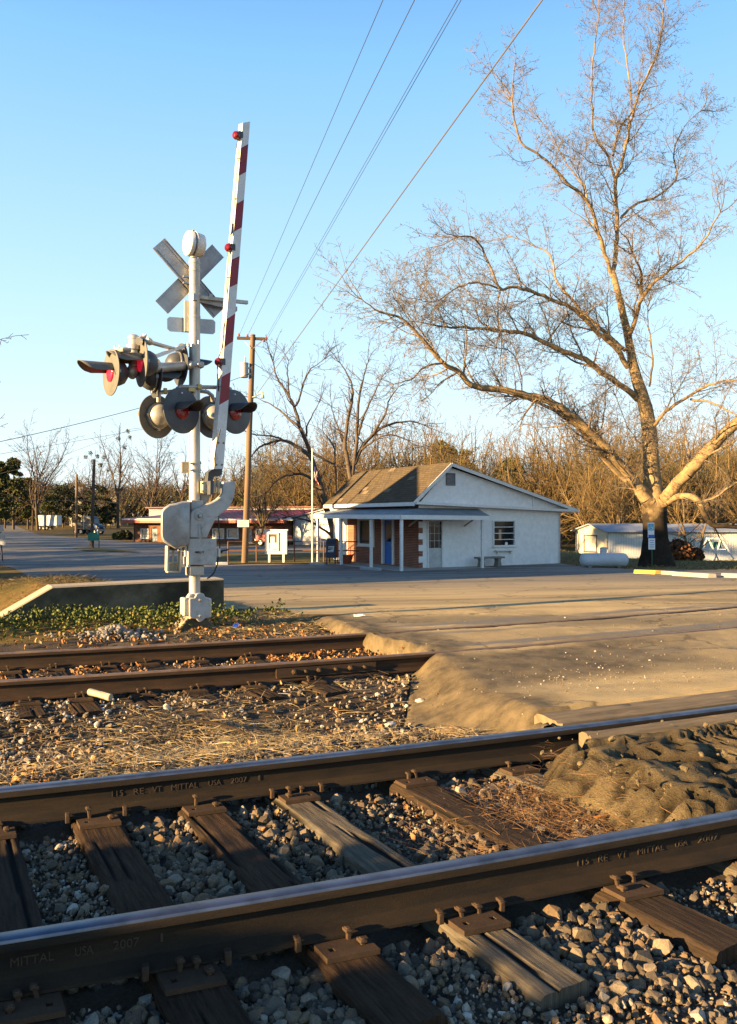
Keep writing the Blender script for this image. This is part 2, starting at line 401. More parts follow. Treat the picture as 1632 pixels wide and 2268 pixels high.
def m_tie(name, c1, c2, c3, ms=(3,42,3)):
    t = NT(name); t.set(.92, 0, .15)
    cb = t.n('ShaderNodeCombineXYZ')
    for i_, nm in enumerate(('ta', 'tb')): q_ = t.n('ShaderNodeAttribute', attribute_name=nm); t.l(q_, 2, cb, i_)
    mp = t.n('ShaderNodeMapping'); mp.inputs['Scale'].default_value = ms; t.l(cb, 0, mp, 0); g = t.n('ShaderNodeTexNoise'); g.inputs['Scale'].default_value = 1.5; g.inputs['Detail'].default_value = 8; g.inputs['Roughness'].default_value = .75; g.inputs['Distortion'].default_value = .5; t.l(mp, 0, g, 0); big = t.noise(3.5, 3, .6)
    r = t.ramp(g, [(.30, c3), (.47, c2), (.66, c1)])
    e = t.mix(.4, r, t.ramp(big, [(.3, .45), (.7, 1.2)]), 'MULTIPLY')
    at_ = t.n('ShaderNodeAttribute', attribute_name='crack'); e2 = t.mix(at_, e, (.01,.008,.006), fo=2); t.col(e2)
    t.bump(g, .9, .012); return t.m
m_tie('tie_dark', (.075,.046,.027), (.04,.025,.015), (.01,.007,.005))
m_tie('tie_brown', (.062,.042,.026), (.036,.024,.016), (.013,.009,.007))
m_tie('tie_grey', (.17,.145,.11), (.11,.092,.066), (.035,.028,.02))
m_tie('timber', (.27,.205,.125), (.19,.145,.09), (.08,.06,.04), (.5,9,3))
# ---------------------------------------------------------------- terrain
def axis(lo, hi, a, b, d, g):
    L = list(np.arange(a, b, d)); x = b; st = d
    while x < hi: L.append(x); st *= g; x += st
    L.append(hi); x = a-d; st = d; pre = []
    while x > lo: pre.append(x); st *= g; x -= st
    pre.append(lo); return np.array(pre[::-1]+L)
xs = axis(-900, 900, -6.2, 6.2, .05, 1.045); ys = axis(-80, 2500, 1.0, 13.5, .05, 1.03)
X, Y = np.meshgrid(xs, ys); Z = gz(X, Y)
s_, t_ = xy2st(X, Y)
under = smooth(-.02, .07, (s_-toe(t_)))*(t_ < 8)*(t_ > -.4)*(s_ < 15)
Z = Z-under*.17
near = (Y < 13.5)
bedmask = (t_ > -2.4) & (t_ < 7.6) & (np.abs(s_) < 30) & (Y < 30)
kb = bedmask[:-1, :-1]
o = grid('ground', X, Y, Z, MT['ground_mat'], keep=~kb); tag(o, kind='structure')
o = grid('ballast_bed', X, Y, Z, MT['ballast_bed_mat'], keep=kb); tag(o, kind='structure')
# crossing, on a grid that follows the rails
def tl(a, b, d): return list(np.arange(a, b-1e-6, d))
def road_patch(name, t0, t1, mat, off=.0, rough=0, ds=.04, extra=None, s1=15):
    ts = np.array(sorted(set(np.round(tl(t0, t1, .045)+[t1], 4)))); us = np.concatenate([np.linspace(0, 1, 26)**1.0*1.1-.0, 1.1+np.cumsum(np.full(200, ds)), ])
    us = us[:int(26+180)]
    far_ = us[-1]+np.cumsum(.05*1.06**np.arange(45)); us = np.concatenate([us, far_])
    U, T_ = np.meshgrid(us, ts); S = toe(T_)-.02+U
    X, Y = st2xy(S, T_); Z = gz(X, Y, False)+off
    a = {}
    if extra is not None: Z, a = extra(S, T_, X, Y, Z, U)
    o = grid(name, X, Y, Z, mat, attrs=a); tag(o, kind='structure'); return o
def ex_road(S, T_, X, Y, Z, U):
    Z = Z+.012+(fbm(X*1.3, Y*1.3, 2)-.5)*.03+(fbm(X*12, Y*12, 5)-.5)*.010
    Z = Z-.055*(T_ < TF+.372)*(S > s_at(1212, TF+.2)-.03)
    edge = smooth(.9, 0, U); Z = Z+edge*((fbm(X*6, Y*6, 8)-.5)*.06+(fbm(X*25, Y*25, 4)-.5)*.025)-smooth(.05, 0, U)*.06
    for tc in (SN, SF):
        hc = tc-.035
        Z = Z-.07*(np.abs(T_-hc) < .05)*(U > .12)
    Z = Z-.045*((((T_ > SN+.0) & (T_ < SN+.075)) | ((T_ < SF-.07) & (T_ > SF-.145))) & (U > .3))
    nn = fbm(X*1.6, Y*1.6, 12); d = smooth(.95, .45, U+.5*(nn-.5))*.95*(1-.75*smooth(2.5,1.9,T_+.8*(nn-.5))*smooth(.25,.5,U))+smooth(.5, .2, np.abs(T_-3.45-.10*(S-1))*.6)*smooth(4.8,1.8,U)*.95+smooth(.5,.75,nn)*.3
    bn = fbm(S*.8, T_*7, 41); band = np.exp(-((T_-SN-.22)/.20)**2)+np.exp(-((T_-SF-.28)/.22)**2)+.7*np.exp(-((T_-SF+.42)/.10)**2)+.5*np.exp(-((T_-3.75)/.25)**2); band = np.clip(band*smooth(.30,.55,bn)*1.1, 0, .9)
    return Z, {'dirt': np.clip(d, 0, 1).ravel(), 'band': band.ravel()}
def ex_mud(S, T_, X, Y, Z, U):
    i = vn(X*3.1, Y*3.1, 3)*.35; x = X+i; y = Y+vn(X*3, Y*3, 6)*.35
    best = np.full(X.shape, 9.); sec = best.copy(); bid = np.zeros(X.shape)
    k = 5.2; gx = np.floor(x*k); gy = np.floor(y*k)
    for a in (-1,0,1):
        for b in (-1,0,1):
            cx = gx+a+_h(gx+a, gy+b, 1); cy = gy+b+_h(gx+a, gy+b, 2)
            d = np.hypot(x*k-cx, y*k-cy); idn = _h(gx+a, gy+b, 5)
            m = d < best; sec = np.where(m, best, np.minimum(sec, d)); bid = np.where(m, idn, bid); best = np.where(m, d, best)
    cr = sec-best
    lump = smooth(1.3, .1, U)
    wid = .09*lump+.085; crack = smooth(wid, wid*.25, cr)*smooth(3.4, 1.6, U)
    wide = smooth(.15, .04, np.abs(S-(crest(T_)+.85+.35*np.sin(T_*5)+.25*(fbm(X*3, Y*3, 1)-.5))))*smooth(.15,.35,T_)*smooth(1.15,.9,T_)
    crack = np.maximum(crack, wide)
    top = .02+.06*lump*fbm(X*2, Y*2, 4)+(lump*.7+.3)*(bid-.5)*.035+(fbm(X*9, Y*9, 7)-.5)*.05+(fbm(X*34, Y*34, 5)-.5)*.03
    Z = Z-.035+top-crack*.06-smooth(.25, 0, U)**2*.12
    Z = .72+(Z-.72)*smooth(-.03, .30+.15*fbm(T_*4, T_*0, 3), U)**.8
    Z = Z-smooth(.16, .07, T_-0)*.16-smooth(1.22, 1.34, T_)*.12
    return Z, {'crack': (crack*.85).ravel()}
road_patch('crossing_road', 1.56, 8.05, MT['asphalt_mat'], extra=ex_road)
road_patch('broken_asphalt', .06, 1.37, MT['broken_asphalt_mat'], extra=ex_mud, ds=.016)
# ---------------------------------------------------------------- far paving: one polygon draped on the land
def inpoly(px, py, poly):
    c = np.zeros(px.shape, bool); n = len(poly)
    for i in range(n):
        x0, y0 = poly[i][:2]; x1, y1 = poly[(i+1)%n][:2]
        if y0 == y1: continue
        m = (y0 > py) != (y1 > py); xi = (x1-x0)*(py-y0)/(y1-y0)+x0
        c ^= m & (px < xi)
    return c
def drape(name, poly, mat, off, step=1.2, kind='structure', dirt=0):
    poly = [(float(p[0]), float(p[1])) for p in poly]; b = []
    for i, p in enumerate(poly):
        q = poly[(i+1)%len(poly)]; L = math.hypot(q[0]-p[0], q[1]-p[1]); n = max(1, int(L/step))
        b += [(p[0]+(q[0]-p[0])*k/n, p[1]+(q[1]-p[1])*k/n) for k in range(n)]
    xa = arr(poly); pts = []
    y = xa[:,1].min()
    while y < xa[:,1].max():
        st = step*max(1, y/25); xx = np.arange(xa[:,0].min(), xa[:,0].max(), st); pts.append(np.stack([xx, np.full(xx.shape, y)], 1)); y += st*.9
    pts = np.concatenate(pts); pts = pts[inpoly(pts[:,0], pts[:,1], poly)]
    vs = [Vector(p) for p in b]+[Vector(p) for p in pts]; nb = len(b)
    r = delaunay_2d_cdt(vs, [(i, (i+1)%nb) for i in range(nb)], [list(range(nb))], 1, 1e-5)
    V = arr([(v.x, v.y) for v in r[0]]); Z = gz(V[:,0], V[:,1], False)+off
    o = npmesh(name, np.column_stack([V, Z]), [f for f in r[2] if len(f) == 3], mat, attrs={'dirt': np.full(len(V), dirt)}, sm=True)
    if o.data.polygons[0].normal.z < 0: o.data.flip_normals()
    return tag(o, kind=kind)
e = [st2xy(s, 8.0) for s in np.linspace(float(toe(8.0))-.1, 18, 14)]
lot = e+[(24, 14), (46, 12), (46, 26), (25, 27), (13.6, 29.3), (10.6, 32.3), (9.7, 38.5), (9, 46), (6, 60)]
lot += [(-2, 61.7), (-14.1, 68), (-23.5, 77.4), (-34.6, 94), (-45, 109), (-60, 141)]+[tuple(gpt(px, py))[:2] for px, py in ((34, 1163), (26, 1159))]
lot += [(-98,200), (-86,150), (-74, 120), (-60, 92), (-46, 62), (-30, 48), (-21.7, 44.5), (-15.5, 35), (-10.0, 25), (-6.9, 19.5), (-4.6, 16.3), (-2.9, 13.6), (-1.85, 12.35)]
drape('parking_lot', lot, MT['asphalt_mat'], .010, 1.0)
m_l = M('lawn_mat', (.17,.15,.05), (.10,.075,.035), 2.0, .95, 0, 60, .8, .03, spec=.1)
strip = [tuple(gpt(px, py))[:2] for px, py in ((478,1227), (560,1225), (700,1226), (790,1225), (800,1246), (690,1249), (560,1249), (485,1251))]
drape('grass_strip', strip, m_l, .05, 1.0)
isl = [tuple(gpt(px, py))[:2] for px, py in ((160,1215), (220,1214.5), (305,1222), (300,1224), (190,1221))]
drape('grass_island', isl, m_l, .05, 1.0)
apron = M('concrete_mat', (.36,.34,.31), (.27,.255,.235), 1.5, .85, 0, 80, .4, .004)
# ---------------------------------------------------------------- rails
PROF = [(-.07,0), (-.07,.010), (-.035,.019), (-.012,.032), (-.008,.05), (-.008,.105), (-.012,.118), (-.034,.127), (-.0345,.155), (-.030,.164), (-.02,.168), (.02,.168), (.030,.164), (.0345,.155), (.034,.127), (.012,.118), (.008,.105), (.008,.05), (.012,.032), (.035,.019), (.07,.010), (.07,0)]
def rail(tc, z, s0, s1, mats, label, n=150):
    ss = np.concatenate([np.linspace(s0, -9, 12)[:-1], np.linspace(-9, 9, n), np.linspace(9, s1, 14)[1:]])
    P = arr(PROF); k = len(P); ox, oy = st2xy(ss[:,None], tc+P[None,:,0]); 
    V = np.stack([ox, oy, np.broadcast_to(z-.168+P[None,:,1], ox.shape)], -1).reshape(-1, 3)
    i = np.arange(len(ss)-1)[:,None]*k; j = np.arange(k)[None]; j2 = (j+1)%k
    Q = np.stack([i+j, i+j2, i+k+j2, i+k+j], -1).reshape(-1, 4)
    mi = np.tile(np.where((np.arange(k) >= 8) & (np.arange(k) <= 12), 1, 0), len(ss)-1)
    o = npmesh('rail', V, Q[:, ::-1], mats, None, None, False, mi)
    smooth_mesh(o.data, 30); return tag(o, label, 'rail', 'rails of the two tracks')
MR = (MT['rail_rust'], MT['rail_steel']); SR = (MT['rail_rust_old'], MT['rail_worn'])
r_mn = rail(TN-.035, ZM, -24, 30, MR, 'steel rail with worn bright head nearest the camera, MITTAL USA 2007 on its web')
r_mf = rail(TF-.035, ZM, -24, 30, MR, 'second rail from the camera with bright head, stamped 115 RE VT MITTAL USA 2007')
r_sn = rail(SN-.035, ZS, -24, 30, SR, 'rusty dull siding rail with a bolted joint, third from the camera')
r_sf = rail(SF-.035, ZS, -24, 30, SR, 'rusty dull siding rail in front of the crossing signal, farthest of the four')
TXT = {}
def text_mesh(name, body, origin, X, U, h, ext, mat, parent=None, w=None, align='CENTER'):
    """flat lettering; X along the line, U up, origin at the middle of the line"""
    cu = bpy.data.curves.new('lettering', 'FONT'); cu.body = body; cu.size = 1; cu.align_x = align; cu.align_y = 'CENTER'; cu.extrude = .01
    to = bpy.data.objects.new('tmp', cu); dg = bpy.context.evaluated_depsgraph_get()
    me = bpy.data.meshes.new_from_object(to); bpy.data.objects.remove(to)
    n = len(me.vertices); c = np.empty(n*3); me.vertices.foreach_get('co', c); c = c.reshape(-1, 3)
    wd = max(c[:,0].max()-c[:,0].min(), 1e-3); hh = max(c[:,1].max()-c[:,1].min(), 1e-3)
    c[:,0] *= (w/wd) if w else h/.7; c[:,1] *= h/hh; c[:,1] -= (c[:,1].max()+c[:,1].min())/2; c[:,2] = c[:,2]/.01*ext
    X = Vector(X).normalized(); U = Vector(U).normalized(); N = X.cross(U)
    o_ = arr(origin); V = o_+c[:,0:1]*arr(X)+c[:,1:2]*arr(U)+c[:,2:3]*arr(N)
    me.vertices.foreach_set('co', V.ravel()); me.update(); me.materials.clear(); me.materials.append(mat); me.name = name
    o = bpy.data.objects.new(name, me); lnk(o, parent); return o
m_let = M('raised_lettering', (.068,.043,.023), (.046,.030,.017), 20, .7, 0, 100, .3)
def rail_words(o, tc, words, h):
    for w_, a, b in words:
        s0 = s_at(a, tc-.01); s1 = s_at(b, tc-.01); sm = (s0+s1)/2; ax, nx = axes_at(sm)
        text_mesh('lettering', w_, P3(sm, tc-.0095, ZM-.168+.082), ax, (0,0,1), h, .0014, m_let, o, max(abs(s1-s0), .008))
rail_words(r_mf, TF-.035, [('115',247,271), ('RE',296,318), ('VT',338,358), ('MITTAL',380,437), ('USA',462,489), ('2007',512,546), ('I',573,576)], .030)
rail_words(r_mn, TN-.035, [('MITTAL',22,119), ('USA',166,206), ('2007',251,308), ('I',357,360), ('115',1278,1303), ('RE',1325,1345), ('VT',1367,1388), ('MITTAL',1412,1470), ('USA',1495,1522), ('2007',1545,1590)], .028)
# ---------------------------------------------------------------- ties, plates, spikes
def spike(mb, p, T_, N_, h=.03, tilt=0):
    u = (Vector((0,0,1))+T_*tilt).normalized(); p = Vector(p)
    mb.box(p+u*h/2, (.015,.015,h+.02), (T_, N_, u)); mb.box(p+u*(h+.004)+N_*.006, (.026,.034,.012), (T_, N_, u)); mb.box(p+u*(h+.011)+N_*.004, (.018,.022,.007), (T_, N_, u))
TIES = []
SK = R(10)
def tie(s, z, t0, t1, w, mat, label, cat, group, rails, plates=True, ta=1.35, th=.17):
    T_, N0 = axes_at(s); N_ = (N0*math.cos(SK)-T_*math.sin(SK)).normalized(); Tb = Vector((N_.y, -N_.x, 0)); Tr = T_
    def PT(t_, z_): q = P3(s, ta, z_); return q+N_*((t_-ta)/math.cos(SK))
    c = PT((t0+t1)/2, z)
    TIES.append((s, t0, t1, w, ta))
    root = empty('railroad_tie', (c.x, c.y, z-th), label, cat, group)
    L = t1-t0; nx = int(L/.025); ny = 26
    a = np.linspace(-L/2, L/2, nx); b = np.linspace(-w/2, w/2, ny); A, B = np.meshgrid(a, b)
    sd = random.random()*50
    g = fbm(A*1.7+sd, B*38+sd, 2, 4); ck = smooth(.66, .74, fbm(A*1.3+sd*2, B*34+sd, 7, 3))*smooth(.05,.12,L/2-np.abs(A)+.12)
    Zt = z+(g-.5)*.007-ck*.010-smooth(w/2-.018, w/2, np.abs(B))*.010*(1+fbm(A*9+sd, B, 1))
    Bw = B+(np.abs(B) > w/2-.001)*np.sign(B)*(fbm(A*5+sd, B*0, 4)-.55)*.018
    def W3(A, B, Z):
        return np.stack([c.x+Tb.x*B+N_.x*A, c.y+Tb.y*B+N_.y*A, Z], -1)
    Vt = W3(A, Bw, Zt); V = [Vt.reshape(-1, 3)]; Q = []; i = np.arange(ny-1)[:,None]*nx+np.arange(nx-1)[None]
    Q.append(np.stack([i, i+nx, i+nx+1, i+1], -1).reshape(-1, 4)); off = ny*nx; C = [ck.ravel()]; TA = [(A+sd).ravel()]; TB = [(B+sd).ravel()]
    for r_, fl in ((0, 0), (ny-1, 1)):
        V.append(np.concatenate([Vt[r_], W3(a, Bw[r_]*1.0+(fbm(a*14+sd, a*0, 3)-.5)*.01, np.full(nx, z-th*.5)), W3(a, Bw[r_], np.full(nx, z-th))])); C.append(np.zeros(3*nx)); TA.append(np.tile(a+sd, 3)); TB.append(np.repeat([0,.06,.12], nx)+sd+r_)
        i = off+np.arange(2)[:,None]*nx+np.arange(nx-1)[None]; q = np.stack([i, i+1, i+nx+1, i+nx], -1).reshape(-1, 4); Q.append(q[:, ::-1] if fl else q); off += 3*nx
    for cidx, fl in ((0, 1), (nx-1, 0)):
        V.append(np.concatenate([Vt[:, cidx], W3(np.full(ny, a[cidx]), b, np.full(ny, z-th))])); C.append(np.zeros(2*ny)); TA.append(np.repeat([0,.1], ny)+sd+cidx); TB.append(np.tile(b+sd, 2))
        i = off+np.arange(ny-1); q = np.stack([i, i+1, i+ny+1, i+ny], -1); Q.append(q[:, ::-1] if fl else q); off += 2*ny
    o = npmesh('beam', np.concatenate(V), np.concatenate(Q)[:, ::-1], mat, root, {'crack': np.concatenate(C), 'ta': np.concatenate(TA), 'tb': np.concatenate(TB)}, sm=True); smooth_mesh(o.data, 50)
    for tr in rails:
        if not plates: continue
        for half in ((-.18, -.071), (.071, .18)):
            mb = MB(); a0, a1 = half; zz = z+.012
            sx = [-.095, -.066, -.046, .046, .066, .095]; out = a0 if a0 < 0 else a1
            hole = (out*.72-.011, out*.72+.011)
            ss = sorted([a0, a1, hole[0], hole[1]])
            for i1 in range(5):
                for j1 in range(3):
                    if i1 in (1, 3) and j1 == 1: continue
                    x0, x1 = sx[i1], sx[i1+1]; y0, y1 = ss[j1], ss[j1+1]
                    mb.box(PT(tr+(y0+y1)/2, zz)+T_*(x0+x1)/2, (x1-x0, y1-y0, .018), (T_, N_, Vector((0,0,1))))
            pl = mb.build('tie_plate', MT['plate_rust'], root)
            sg = 1 if a0 < 0 else -1
            for dx in (-.03, .035):
                if random.random() < .85:
                    ms = MB(); spike(ms, PT(tr-sg*.080, zz+.008)+T_*(dx+random.uniform(-.01,.01)), T_, N_*sg, random.uniform(.015,.045), random.uniform(-.25,.1))
                    ms.build('spike', MT['plate_rust'], pl, bev=.003)
            if random.random() < .6:
                ms = MB(); spike(ms, PT(tr+out*.72, zz+.004)+T_*random.choice((-.056,.056)), T_, N_*sg, .012, .1); ms.build('spike', MT['plate_rust'], pl, bev=.003)
        mb = MB(); mb.box(PT(tr, z+.006), (.19,.142,.010), (T_, N_, Vector((0,0,1)))); mb.build('tie_plate_seat', MT['plate_rust'], root)
    return root
ZT = ZM-.168-.022
def ms_(px): return s_at(px, TF-.035-.12)
main = [(-15,'tie_brown','brown weathered tie cut by the left edge of the picture'), (218,'tie_dark','dark deeply cracked tie, second from the left between the near rails'), (452,'tie_dark','dark brown tie with a long split, third from the left between the near rails'),
        (661,'tie_grey','pale grey flat-topped tie between the near rails, lightest of them'), (920,'tie_brown','tie half sunk in stones just left of the broken asphalt')]
GT = 'wooden ties under the near track'
for px, m_, lb in main:
    tie(ms_(px), ZT, -.62, 1.98, .215, MT[m_], lb, 'railroad tie', GT, (TN-.035, TF-.035))
sE = ms_(933)
tie(sE+.66, ZT-.01, -.55, 2.0, .22, MT['tie_grey'], 'tie with a pale worn patch at the right end of the near rail', 'railroad tie', GT, (TN-.035, TF-.035))
for k in range(4): tie(sE+1.2+k*.52, ZT-.01, -.6, 2.0, .22, MT['tie_brown'], 'tie mostly buried under the asphalt beyond the right edge', 'railroad tie', GT, (TN-.035,))
sA = ms_(-15)
for k in range(4): tie(sA-.5-k*.5, ZT, -.6, 2.0, .22, MT[('tie_dark','tie_brown')[k%2]], 'brown tie beyond the left edge of the near track', 'railroad tie', GT, (TN-.035, TF-.035))
ZT2 = ZS-.168-.022; GS = 'old ties under the rusty siding'
def ss_(px): return s_at(px, SN-.035-.35)
sid = [(68,'square cracked tie end sticking out of the gravel at the far left of the siding'), (189,'dark tie end beside the crumpled paper cup'), (333,'siding tie end in the gravel right of the paper cup'), (452,'siding tie end just before dry straw in the middle left'), (585,'siding tie half covered by straw near the rail joint'), (722,'rust stained siding tie end below the joint bar')]
for px, lb in sid:
    tie(ss_(px), ZT2-.005, SN-.60, SF+.42, .225, MT['tie_brown' if px in (452,722) else 'tie_dark'], lb, 'railroad tie', GS, (SN-.035, SF-.035), ta=SN-.385)
s68 = ss_(68)
for k in range(5): tie(s68-.58-k*.55, ZT2-.005, SN-.58, SF+.42, .225, MT['tie_dark'], 'siding tie beyond the left edge of the picture', 'railroad tie', GS, (), ta=SN-.385)
# rail anchors gripping the foot
def anchor(o, s, tc, z):
    T_, N_ = axes_at(s); mb = MB(); zf = z-.168
    mb.box(P3(s, tc-.078, zf+.006), (.022,.02,.040), (T_, N_, Vector((0,0,1)))); mb.box(P3(s, tc-.066, zf+.026), (.024,.034,.012), (T_, N_, Vector((0,0,1)))); mb.box(P3(s, tc, zf-.010), (.02,.16,.014), (T_, N_, Vector((0,0,1))))
    mb.build('rail_anchor', MT['plate_rust'], o, bev=.004)
for px in (150, 277, 603, 712, 905): anchor(r_mf, s_at(px, TF-.11), TF-.035, ZM)
for px in (322, 505, 660, 975, 1110): anchor(r_mn, s_at(px, TN-.11), TN-.035, ZM)
# joint bar on the siding rail
s0, s1 = s_at(612, SN-.05), s_at(830, SN-.05); mb = MB(); n = 10
for k in range(n):
    a = s0+(s1-s0)*k/n; b = s0+(s1-s0)*(k+1)/n; sm = (a+b)/2; T_, N_ = axes_at(sm)
    mb.box(P3(sm, SN-.035-.022, ZS-.168+.075), ((b-a)*1.01,.024,.082), (T_, N_, Vector((0,0,1))))
    mb.box(P3(sm, SN-.035-.036, ZS-.168+.036), ((b-a)*1.01,.03,.014), (T_, N_, Vector((0,0,1))))
jb = mb.build('joint_bar', MT['plate_rust'], r_sn)
for k, px in enumerate((651, 676, 706, 742, 775, 806)):
    s = s_at(px, SN-.07); T_, N_ = axes_at(s); mb = MB()
    r_ = .026 if k%2 == 0 else .016
    mb.lathe(P3(s, SN-.035-.034, ZS-.168+.078), -N_, [(0, r_), (.02, r_), (.03, r_*.6)], 6); mb.lathe(P3(s, SN-.07, ZS-.168+.078), -N_, [(0,.011), (.055,.011)], 8); mb.build('bolt', MT['plate_rust'], jb)
# crossing timbers beside the far rail of the near track
def timber(ta, tb, pxa, pxb, zt, label):
    s0 = s_at(pxa, (ta+tb)/2); s1 = s_at(pxb, (ta+tb)/2) if pxb else 14
    n = int((s1-s0)/.05); S, T_ = np.meshgrid(np.linspace(s0, s1, n), np.linspace(ta, tb, 9)); sd = ta*31
    Z = zt+(fbm(S*2+sd, T_*55, 4)-.5)*.014-.02*smooth(.62, .72, fbm(S*1.2+sd, T_*40, 8))-(np.abs(T_-(ta+tb)/2) > (tb-ta)/2-.004)*.008
    S = S+(S <= s0+.001)*(fbm(T_*30, T_*0, 2)-.5)*.06
    X, Y = st2xy(S, T_); ny, nx = X.shape
    TA = [S.ravel()]; TB = [T_.ravel()]; V = [np.stack([X, Y, Z], -1).reshape(-1, 3)]; i = np.arange(ny-1)[:,None]*nx+np.arange(nx-1)[None]; Q = [np.stack([i, i+1, i+nx+1, i+nx], -1).reshape(-1, 4)]; off = ny*nx
    for idx in (np.arange(nx), (ny-1)*nx+np.arange(nx)[::-1], (np.arange(ny)*nx)[::-1], np.arange(ny)*nx+nx-1):
        a = V[0][idx]; b = a.copy(); b[:,2] = zt-.16; V.append(np.concatenate([a, b])); TA.append(np.tile(TA[0][idx], 2)); TB.append(np.concatenate([TB[0][idx], TB[0][idx]+.1])); m = len(idx); i = off+np.arange(m-1); Q.append(np.stack([i, i+m, i+m+1, i+1], -1)); off += 2*m
    o = npmesh('crossing_timber', np.concatenate(V), np.concatenate(Q), MT['timber'], None, {'ta': np.concatenate(TA), 'tb': np.concatenate(TB)}, sm=True); smooth_mesh(o.data, 45); tag(o, label, 'timber', 'timbers laid along the rail')
    return o
timber(TF+.055, TF+.36, 1212, None, ZM-.001, 'wide weathered plank laid outside the bright far rail where the road crosses')
timber(TF-.07-.075-.13, TF-.07-.075, 1300, None, ZM-.006, 'narrow weathered plank laid inside the bright far rail beside broken asphalt')
# ---------------------------------------------------------------- old loading dock wall behind the signal
t = NT('old_concrete'); t.set(.92, 0, .15)
a_ = t.noise(1.6, 6, .65); b_ = t.noise(7, 5, .7); c_ = t.noise(90, 4, .7)
g_ = t.ramp(a_, [(.35, (.055,.052,.036)), (.5, (.11,.098,.066)), (.66, (.19,.165,.115))])
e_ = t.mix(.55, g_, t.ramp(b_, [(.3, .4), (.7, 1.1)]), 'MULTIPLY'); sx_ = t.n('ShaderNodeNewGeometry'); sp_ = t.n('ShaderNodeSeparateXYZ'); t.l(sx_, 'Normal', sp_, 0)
e2_ = t.mix(t.ramp(sp_, [(.4, 0.), (.8, .85)], out=2), e_, (.50,.42,.31)); e3_ = t.mix(.4, e2_, t.ramp(c_, [(.3, .5), (.7, 1.05)]), 'MULTIPLY'); t.col(e3_); t.bump(c_, .5, .008)  # sunlit top put into the colour: upward faces mixed paler
wd = Vector((math.cos(.515), math.sin(.515), 0)); wn_ = Vector((-wd.y, wd.x, 0)); wo_ = Vector((-2.26, 12.4, 0))
mb = MB()
tops = [(0, 1.305), (-1.2, 1.30), (-2.5, 1.285), (-3.17, .90), (-4.1, .42), (-5.5, .30)]
prev = None
for a, z in tops:
    r = [wo_+wd*a+wn_*b+Vector((0,0,zz)) for b, zz in ((-.04,.2), (-.02,z-.02), (0,z), (.42,z), (.44,z-.02), (.46,.2))]
    if prev:
        for k in range(5): mb.quad(prev[k], r[k], r[k+1], prev[k+1])
    else: mb.add(r, [(5,4,3,2,1,0)])
    prev = r
o = mb.build('dock_wall', MT['old_concrete']); 
for f in o.data.polygons: pass
bm = bmesh.new(); bm.from_mesh(o.data); bmesh.ops.remove_doubles(bm, verts=bm.verts, dist=.001); bmesh.ops.recalc_face_normals(bm, faces=bm.faces); bm.to_mesh(o.data); bm.free()
tag(o, 'low stained concrete wall with sloping left end behind the crossing signal', 'wall')
# ---------------------------------------------------------------- the crossing signal
alu = M('aluminium_paint', (.54,.52,.47), (.40,.38,.34), 5, .42, .35, 60, .15, .002, c3=(.24,.21,.17), mapsc=(1,1,.35))
alu2 = M('aluminium_casting', (.47,.47,.46), (.37,.37,.36), 7, .5, .2, 120, .25, .002, c3=(.24,.22,.19))
alud = M('aluminium_sheet', (.42,.42,.42), (.33,.33,.34), 4, .45, .55, 90, .1, .001, c3=(.22,.21,.2))
whp = M('white_paint', (.78,.77,.74), (.66,.65,.61), 3, .5, 0, 80, .12, .002)
blk = M('faded_black_paint', (.075,.08,.09), (.045,.05,.058), 4, .5, 0, 90, .15, .002)
blk2 = M('sunbleached_black_paint', (.15,.148,.135), (.10,.10,.09), 4, .6, 0, 90, .15, .002)
redt = M('red_tape', (.30,.018,.03), (.22,.012,.022), 6, .45, 0, 80, .1, .001)
rubber = M('black_cable', (.02,.02,.02), (.012,.012,.012), 6, .5, 0, 0, 0)
steel = M('galvanised_steel', (.45,.45,.44), (.33,.33,.32), 12, .4, .7, 90, .1, .001)
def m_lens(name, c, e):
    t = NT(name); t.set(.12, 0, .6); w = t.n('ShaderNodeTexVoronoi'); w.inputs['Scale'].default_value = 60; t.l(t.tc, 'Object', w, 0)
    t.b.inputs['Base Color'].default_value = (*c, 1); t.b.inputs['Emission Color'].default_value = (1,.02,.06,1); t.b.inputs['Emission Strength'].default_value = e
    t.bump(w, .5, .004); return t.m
lens = m_lens('red_lens', (.25,.006,.012), 0.0); lensl = m_lens('red_lens_sunlit', (.95,.03,.08), .35)  # sunlit copy: sun on the glass painted as brighter red with emission
MD = 10.7; MXY = at(431, 1313, MD)
sig = empty('railroad_crossing_signal', (MXY.x, MD, .86), 'silver crossing signal mast with raised striped gate arm, crossbuck and flashing lights', 'crossing signal')
Tm = Vector((math.cos(R(31)), math.sin(R(31)), 0)); Nm = Vector((-Tm.y, Tm.x, 0)); Zu = Vector((0,0,1))
def ray(px, py, n, o):    # point of a plane seen at a picture position, for dimensions read off the photograph
    d = Vector(((px-CX)/F, 1, -(py-HY)/F)); e = Vector((0,0,EZ)); o = Vector(o); n = Vector(n); return e+d*((o-e).dot(n)/d.dot(n))
DEFAX[0] = (Tm, Nm, Zu)
def A(px, py, dd=0): return ray(px, py, Nm, MXY+Nm*dd)
PX = MD/F   # metres per picture pixel at the mast
def pt(name, mb, m, par=None, **k): return mb.build(name, m, par or sig, **k)
mb = MB(); mb.tube([A(431,1330), A(431,575)], 12.1*PX, 24); mast = pt('mast', mb, alu, sm=True)
for py in (583, 600, 652, 702, 806, 1028, 1042):
    mb = MB(); mb.tube([A(431,py+2.5), A(431,py-2.5)], 12.9*PX, 24); pt('band', mb, steel if py > 1000 else alu2, mast, sm=True)
